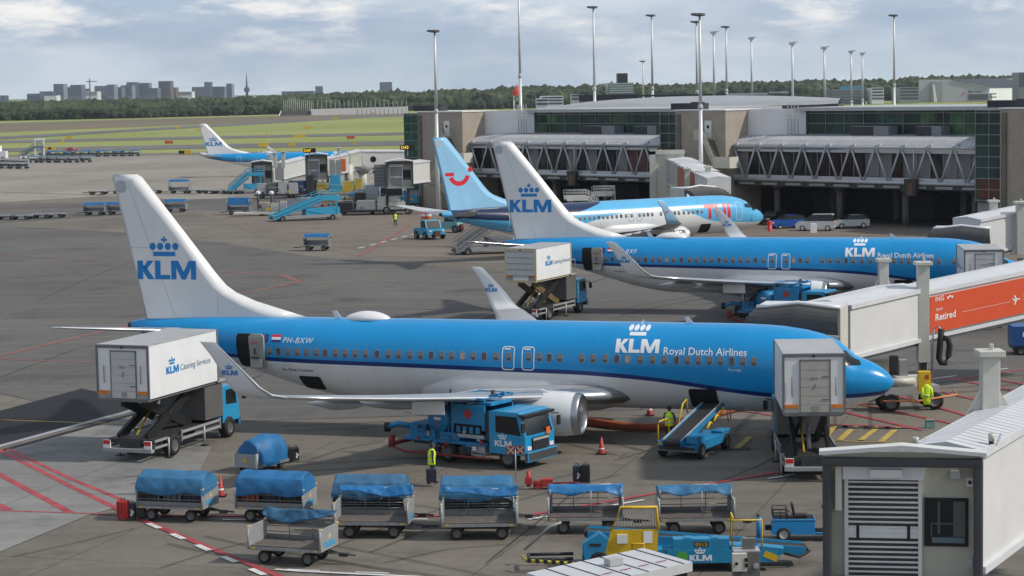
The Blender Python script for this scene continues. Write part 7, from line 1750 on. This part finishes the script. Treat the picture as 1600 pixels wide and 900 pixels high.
p = G(-16, 251); t = thing('white_truck', 'white box truck at the far left edge by the covered stairs', 'truck', p, R(-4)); q = MB(); q.bb((-4, -1.2, 1.0), (3, 1.2, 3.8), 0); q.build('box_body', WHITE, t); q = MB(); q.bb((3.05, -1.1, .6), (4.6, 1.1, 2.4), 0); q.build('cab', WHITE, t)
for x in (-3, 3.8): q = MB(); q.wheel((x, -1.0, .5), .5, .3, 10); q.build('wheel', [BLACK, HUB], t)
p = G(112, 240); t = thing('red_car', 'small red car behind the back row of parked carts', 'car', p); q = MB(); q.box((0, 0, .8), (4.2, 1.7, .8)); q.box((-.2, 0, 1.45), (2.2, 1.5, .6), tx=.7); q.build('body', mat('faded red paint', (.3, .05, .06), .4), t, bevel=.1)
# equipment cluster below the raised cabs
def clutter(name, label, u, v, w, h, d, mats, kind, rz=0):
    """a piece of ramp equipment: chassis, body panels, engine box, pipes, rails and wheels"""
    g = G(u, v); t = thing(name, label, kind, g+Vector((0, d/2, 0)), R(rz)); rnd = random.Random(int(u*7+v)); q = MB(); q.bb((-w/2, -d/2, .4), (w/2, d/2, .62), 1); q.build('chassis', mats, t)
    q = MB(); x = -w*.46; k = 0; sp = []
    while x < w*.44:
        bw_ = min(rnd.uniform(.22, .42)*w, w*.46-x); hh = rnd.uniform(.45, 1.0)*(h-.62); q.box((x+bw_/2, rnd.uniform(-.08, .08)*d, .62+hh/2), (bw_*.94, d*rnd.uniform(.6, .92), hh), rnd.choice((0, 0, 0, 1, 2)), 0, tx=rnd.uniform(.85, 1), ty=.92); sp.append((x+bw_/2, .62+hh)); x += bw_
    q.build('body', list(mats)+[LGREY], t, bevel=.05); q = MB()
    q.pipe([(-w*.46, -d*.46, .62), (-w*.46, -d*.46, min(h, 1.7)), (w*.1, -d*.46, min(h, 1.7)), (w*.1, -d*.46, .62)], .035, 6, 0)
    for x, z in sp:
        if rnd.random() < .5: q.tube((x, 0, z-.1), (x, 0, z+rnd.uniform(.15, .5)), rnd.uniform(.04, .12), 8, rnd.choice((0, 1)))
    for k in range(4): x = rnd.uniform(-w*.4, w*.3); q.box((x, -d*.47, rnd.uniform(.8, 1.3)), (rnd.uniform(.2, .5), .06, rnd.uniform(.15, .4)), rnd.choice((0, 1, 2)))
    q.build('pipes_and_rails', [LGREY, DARK, YELLOW], t)
    for x in (-w*.33, w*.33):
        for y in (-d*.42, d*.42): q = MB(); q.wheel((x, y, .35), .35, .25, 12); q.build('wheel', [BLACK, HUB], t)
    return t
clutter('ground_power_unit', 'grey generator cart with red fire bottles right of the blue stairs', 507, 340, 3.4, 2.1, 1.6, [mat('gpu grey', (.17, .175, .18), .5), DARK], 'generator', -6)
for k, (u, v) in enumerate(((492, 333), (505, 329))):
    t = thing('fire_bottle', 'red wheeled fire bottle %s of the pair on the generator cart' % ('left' if k == 0 else 'right'), 'fire extinguisher', G(u, 341)+Vector((0, -.15, 0))); q = MB(); q.lathe([(.75, .02), (.78, .3), (1.7, .3), (1.95, .12), (2.0, .01)], (0, 0, 0), 'Z', 12); q.build('bottle', RED, t); q = MB(); q.bb((-.12, -.31, 1.1), (.12, -.29, 1.4)); q.build('label', WHITE, t)
clutter('belt_vehicle', 'yellow low equipment loader left of the blue stairs', 425, 337, 4.2, 2.4, 2, [mat('dirty yellow', (.36, .21, .02), .6, var=.2), GREY], 'loader')
clutter('container_loader', 'white cream container loader in the equipment cluster', 575, 336, 10, 2.3, 3, [OFFW, DARK], 'loader')
clutter('hydraulic_lorry', 'blue pump lorry behind the cream loader near the pier', 590, 322, 9, 3.2, 2.6, [SB, DARK], 'lorry')
clutter('service_lorry', 'small blue service lorry between the bridge legs and the pier', 623, 325, 6, 2.0, 2.2, [SB, DARK], 'lorry')
clutter('service_lorry', 'yellow brown equipment truck behind the generator cart', 536, 326, 7, 2.3, 2.4, [mat('ochre paint', (.30, .19, .06), .6, var=.25), DARK], 'lorry')
clutter('service_lorry', 'blue tank lorry under the white tunnel with the porthole', 530, 306, 8, 3.4, 2.5, [SB, mat('yellow trim', (.45, .32, .03), .5)], 'lorry')
clutter('cabin', 'dark blue cabin by the round leg of the middle bridge', 468, 308, 5, 4.0, 3, [mat('navy cabin', (.015, .05, .14), .5), DARK], 'cabin')
clutter('service_lorry', 'black and grey service truck under the leftmost raised cab', 432, 310, 7, 2.8, 2.5, [mat('dull grey body', (.10, .10, .10), .6, var=.2), DARK], 'lorry')
clutter('electrical_cabinet', 'white cabinet with a yellow notice in the equipment cluster', 555, 322, 3.2, 3.2, 1.5, [mat('cabinet pale', (.40, .41, .40), .5), YELLOW], 'cabinet')
for u, l in ((404, 'left of the two white domed light posts by the blue stairs'), (425, 'right of the two white domed light posts by the blue stairs')):
    g = G(u, 333); t = thing('domed_post', l, 'light post', g); q = MB(); q.tube((0, 0, 0), (0, 0, 2.6), .16, 8); q.build('post', DARK, t); q = MB(); q.lathe([(2.55, .25), (2.7, .36), (2.95, .3), (3.05, .02)], (0, 0, 0), 'Z', 10); q.build('dome', WHITE, t)
t = thing('pale_trailer', 'low pale trailer under the blue boxed cart', 'trailer', G(384, 338)+Vector((.8, .9, 0)), R(2)); q = MB(); q.bb((-2.5, -.8, .25), (3.4, .8, .5)); q.build('deck', OFFW, t)
t = thing('hydrant_post', 'short red hydrant standing near the cream loader', 'hydrant', G(582, 334)); q = MB(); q.tube((0, 0, 0), (0, 0, 1.3), .28, 10); q.box((0, 0, 1.0), (.9, .5, .4)); q.build('post', RED, t)
# ---------------------------------------------------------------- parked cars by the pier
def car(label, c, rz, prof, wd, m, name='parked_car', win=None, cat='car', wheel=.32):
    t = thing(name, label, cat, c, rz, 'cars parked by the pier'); q = MB(); body, roof = prof
    n = len(body); q.prism(body, (0, -wd/2, 0), (1, 0, 0), (0, 0, 1), (0, wd, 0), 0)
    b = q.build('body', [m], t, bevel=.07, seg=2)
    q = MB(); k = .86; vs = []
    for y in (-1, 1): vs += [(x, y*wd/2*(1 if j in (0, len(roof)-1) else k), z) for j, (x, z) in enumerate(roof)]
    n = len(roof); q.add(vs, [(i, (i+1) % n, n+(i+1) % n, n+i) for i in range(n)], 0); q.add(vs[:n], [tuple(range(n))], 1); q.add(vs[n:], [tuple(range(n))], 1)
    for i in range(n-1):
        if i in (0, n-2): q.m[i] = 1
    q.build('cabin', [m, GLASS], t, bevel=.03)
    xs = [p[0] for p in body]; x0, x1 = min(xs), max(xs)
    for x in (x0+.75, x1-.8):
        for y in (-1, 1): q = MB(); q.wheel((x, y*(wd/2-.09), wheel), wheel, .22, 14); q.build('wheel', [BLACK, LGREY], t)
    for y in (-1, 1):
        q = MB(); q.box((x1-.03, y*wd*.36, .72), (.1, .32, .16)); q.build('headlight', LAMPW, t)
        q = MB(); q.box((x0+.0, y*wd*.42, .9), (.06, .16, .3)); q.build('tail_light', LAMPR, t)
    q = MB(); q.box((x0-.02, 0, .7), (.03, .5, .12)); q.build('number_plate', mat('plate yellow', (.6, .5, .05), .5, var=0), t)
    return t
hb = ([(-2, .28), (-2.05, .9), (-1.9, 1.0), (1.0, 1.0), (1.9, .82), (2.05, .6), (2.0, .28)], [(-1.95, .98), (-1.6, 1.42), (-1.0, 1.5), (.1, 1.48), (1.05, .98)])
van = ([(-2.15, .28), (-2.2, 1.05), (-2.1, 1.1), (1.2, 1.1), (2.0, .95), (2.15, .6), (2.1, .28)], [(-2.17, 1.08), (-2.02, 1.78), (-1.85, 1.85), (.3, 1.82), (1.35, 1.08)])
car('white small van with black windows, second from the right of the parked cars', G(1276, 361)+Vector((0, .9, 0)), R(165), van, 1.8, mat('car white', (.66, .67, .67), .3, var=.03, coat=.4))
car('bright blue hatchback facing the camera left of the white van', G(1232, 357)+Vector((0, 1, 0)), R(197), hb, 1.8, mat('car blue', (.012, .08, .36), .3, var=.03, coat=.5))
car('black car in the shade at the left end of the parked cars', G(1212, 352)+Vector((0, 2.5, 0)), R(230), hb, 1.8, mat('car black', (.012, .013, .016), .25, var=0, coat=.5))
car('white and green hatchback right of the white van', G(1330, 357)+Vector((0, .9, 0)), R(188), hb, 1.8, mat('car pale silver', (.50, .53, .53), .3, var=.03, coat=.4))
q = MB(); g = G(1313, 350)
t = thing('red_hydrant', 'red fire hydrant in front of the blue hatchback', 'fire hydrant', G(1203, 361)); q = MB(); q.lathe([(0, .3), (.1, .3), (.12, .22), (1.0, .22), (1.15, .16), (1.2, .02)], (0, 0, 0), 'Z', 12); q.tube((-.4, 0, .8), (.4, 0, .8), .13, 8); q.build('hydrant', mat('hydrant red', (.55, .02, .03), .4), t)
t = thing('white_cabinet', 'small white cabinet in front of the white van', 'cabinet', G(1271, 364)); q = MB(); q.bb((-.35, -.2, 0), (.35, .2, 1.05)); q.build('box', WHITE, t, bevel=.02)
# ---------------------------------------------------------------- ground crew
SKIN = mat('skin', (.14, .075, .05), .6, var=.05)
def person(label, loc, rz, pose, build=1.0, skin=None, legs_m=None, hair=(.012, .010, .009)):
    """pose: joint -> (x right, y forward, z) in metres"""
    t = thing('person', label, 'person', loc, rz)
    J = dict(pelvis=(0, 0, .96), waist=(0, 0, 1.1), chest=(0, .02, 1.32), neck=(0, .02, 1.5), head=(0, .05, 1.6), crown=(0, .04, 1.74))
    J.update(pose)
    R_ = dict(pelvis=.145, waist=.13, chest=.15, neck=.055, head=.095, crown=.075, shL=.065, shR=.065, elL=.045, elR=.045, wrL=.03, wrR=.03, paL=.034, paR=.034, hiL=.095, hiR=.095, knL=.06, knR=.06, anL=.04, anR=.04, toL=.038, toR=.038)
    E_ = [('pelvis', 'waist'), ('waist', 'chest'), ('chest', 'neck'), ('neck', 'head'), ('head', 'crown')]
    for s in 'LR': E_ += [('chest', 'sh'+s), ('sh'+s, 'el'+s), ('el'+s, 'wr'+s), ('wr'+s, 'pa'+s), ('pelvis', 'hi'+s), ('hi'+s, 'kn'+s), ('kn'+s, 'an'+s), ('an'+s, 'to'+s)]
    names = list(J); me = bpy.data.meshes.new('person_body'); vs = [Vector(J[k]) for k in names]; rad = [R_[k]*build for k in names]; ed = [(names.index(a), names.index(b)) for a, b in E_]
    for s in 'LR':                                                     # five short fingers, curled
        p, w = Vector(J['pa'+s]), Vector(J['wr'+s]); d = (p-w).normalized(); sd = d.cross(Vector((0, 1, 0))); sd = sd.normalized() if sd.length > .1 else Vector((1, 0, 0)); fw = sd.cross(d)
        for k, ln in ((-1.5, .055), (-.5, .07), (.5, .075), (1.5, .065), (3, .05)):
            b0 = len(vs); vs.append(p+fw*.018*k+d*.03); vs.append(p+fw*.02*k+d*(.03+ln*.6)+sd*.01); vs.append(p+fw*.02*k+d*(.03+ln)+sd*.03); rad += [.009, .009, .007]; ed += [(names.index('pa'+s), b0), (b0, b0+1), (b0+1, b0+2)]
    me.from_pydata(vs, ed, []); o = bpy.data.objects.new('body', me); C.objects.link(o); o.parent = t
    m = o.modifiers.new('skin', 'SKIN'); m.use_smooth_shade = True
    for i, r in enumerate(rad): me.skin_vertices[0].data[i].radius = (r, r)
    me.skin_vertices[0].data[0].use_root = True
    s_ = o.modifiers.new('sub', 'SUBSURF'); s_.levels = 1; s_.render_levels = 2
    bm_ = bpy.data.materials.new('work clothes'); bm_.use_nodes = True; n_ = bm_.node_tree; b = n_.nodes['Principled BSDF']; b.inputs['Roughness'].default_value = .8; tc_ = n_.nodes.new('ShaderNodeTexCoord'); sp = n_.nodes.new('ShaderNodeSeparateXYZ'); n_.links.new(tc_.outputs['Object'], sp.inputs[0]); mr = n_.nodes.new('ShaderNodeMath'); mr.operation = 'DIVIDE'; n_.links.new(sp.outputs[2], mr.inputs[0]); mr.inputs[1].default_value = 2.0
    rp = n_.nodes.new('ShaderNodeValToRGB'); rp.color_ramp.interpolation = 'CONSTANT'; n_.links.new(mr.outputs[0], rp.inputs[0]); el = rp.color_ramp.elements; el[0].position = 0; el[0].color = (.012, .012, .014, 1); el[1].position = .05; el[1].color = (*(legs_m or (.015, .02, .045)), 1)
    for ps_, c_ in ((.5, (.02, .024, .04)), (.755, skin or (.14, .075, .05))): x = el.new(ps_); x.color = (*c_, 1)
    n_.links.new(rp.outputs[0], b.inputs['Base Color']); me.materials.append(bm_)
    h = Vector(J['head']); c = Vector(J['crown'])
    q = MB(); hd = h.lerp(c, .35); q.lathe([(-.125, .02), (-.10, .055), (-.05, .082), (.0, .093), (.05, .092), (.1, .06), (.12, .01)], hd, 'Z', 16); q.box(hd+Vector((0, .098, -.01)), (.022, .03, .04)); 
    for k in (-1, 1): q.box(hd+Vector((k*.093, .0, -.005)), (.02, .035, .055))
    q.box(hd+Vector((0, .088, -.06)), (.04, .012, .012), 1)
    for k in (-1, 1): q.box(hd+Vector((k*.033, .088, .02)), (.022, .012, .01), 1)
    q.build('face', [mat('face skin '+str(skin), skin or (.14, .075, .05), .6, var=0), mat('face features', (.03, .015, .012), .6, var=0)], t)
    q = MB(); q.lathe([(-.02, .098), (.03, .104), (.08, .09), (.12, .055), (.135, .005)], hd+Vector((0, -.018, 0)), 'Z', 14); q.build('hair', mat('dark hair', hair, .7, var=0), t)
    w_, ch, nk = Vector(J['waist']), Vector(J['chest']), Vector(J['neck']); q = MB(); rg = []
    for cpt, rx, ry in ((w_+Vector((0, 0, -.24)), .20, .155), (w_, .19, .15), (ch+Vector((0, 0, -.06)), .205, .165), (ch+Vector((0, 0, .08)), .215, .15), (nk+Vector((0, 0, -.03)), .13, .10), (nk+Vector((0, 0, .02)), .085, .085)):
        rg.append([cpt+Vector((math.cos(a)*rx*build, math.sin(a)*ry*build, 0)) for a in [2*PI*i/16 for i in range(16)]])
    q.rings(rg, 0, cap=False)
    for zz in (-.1, .12): 
        p_ = w_+Vector((0, 0, zz)); q.rings([[p_+Vector((math.cos(a)*.213, math.sin(a)*.172, k)) for a in [2*PI*i/16 for i in range(16)]] for k in (0, .045)], 1, cap=False)
    q.build('safety_vest', [HIVIS, mat('reflective tape', (.55, .57, .56), .4, var=0)], t)
    return t
walk = dict(shL=(-.19, 0, 1.44), elL=(-.25, -.02, 1.16), wrL=(-.22, .10, .94), paL=(-.22, .12, .86), shR=(.19, 0, 1.44), elR=(.25, -.03, 1.16), wrR=(.25, .0, .92), paR=(.25, .01, .85), hiL=(-.09, 0, .92), knL=(-.10, .12, .52), anL=(-.10, .18, .09), toL=(-.10, .33, .04), hiR=(.09, 0, .92), knR=(.10, -.02, .5), anR=(.10, -.22, .12), toR=(.10, -.12, .05))
g = G(675, 757); pw = person('worker in a yellow hi vis vest walking with a dark suitcase in hand', g, R(-70), walk)
hand = pw.location+Matrix.Rotation(R(-70), 3, 'Z')@Vector((.25, .03, 0)); suitcase('dark navy suitcase carried by the walking worker', (hand.x-.12, hand.y-.12, .10), R(8), (.42, .24, .58), (.02, .024, .05), 'carried suitcase shell')
stand = dict(shL=(-.19, 0, 1.44), elL=(-.27, .06, 1.17), wrL=(-.2, .25, 1.05), paL=(-.17, .32, 1.04), shR=(.19, 0, 1.44), elR=(.27, .06, 1.17), wrR=(.2, .25, 1.05), paR=(.17, .32, 1.04), hiL=(-.1, 0, .92), knL=(-.12, .03, .5), anL=(-.13, -.02, .09), toL=(-.15, .14, .04), hiR=(.1, 0, .92), knR=(.12, .03, .5), anR=(.13, -.02, .09), toR=(.15, .14, .04))
g = G(1046, 694); person('worker in a lime vest standing beside the blue belt loader at the hold', g, R(-20), stand, skin=(.2, .12, .085))
g = G(618, 354); person('distant worker in a hi vis vest standing alone on the apron', g, R(20), walk, 1.1, skin=(.3, .2, .15))
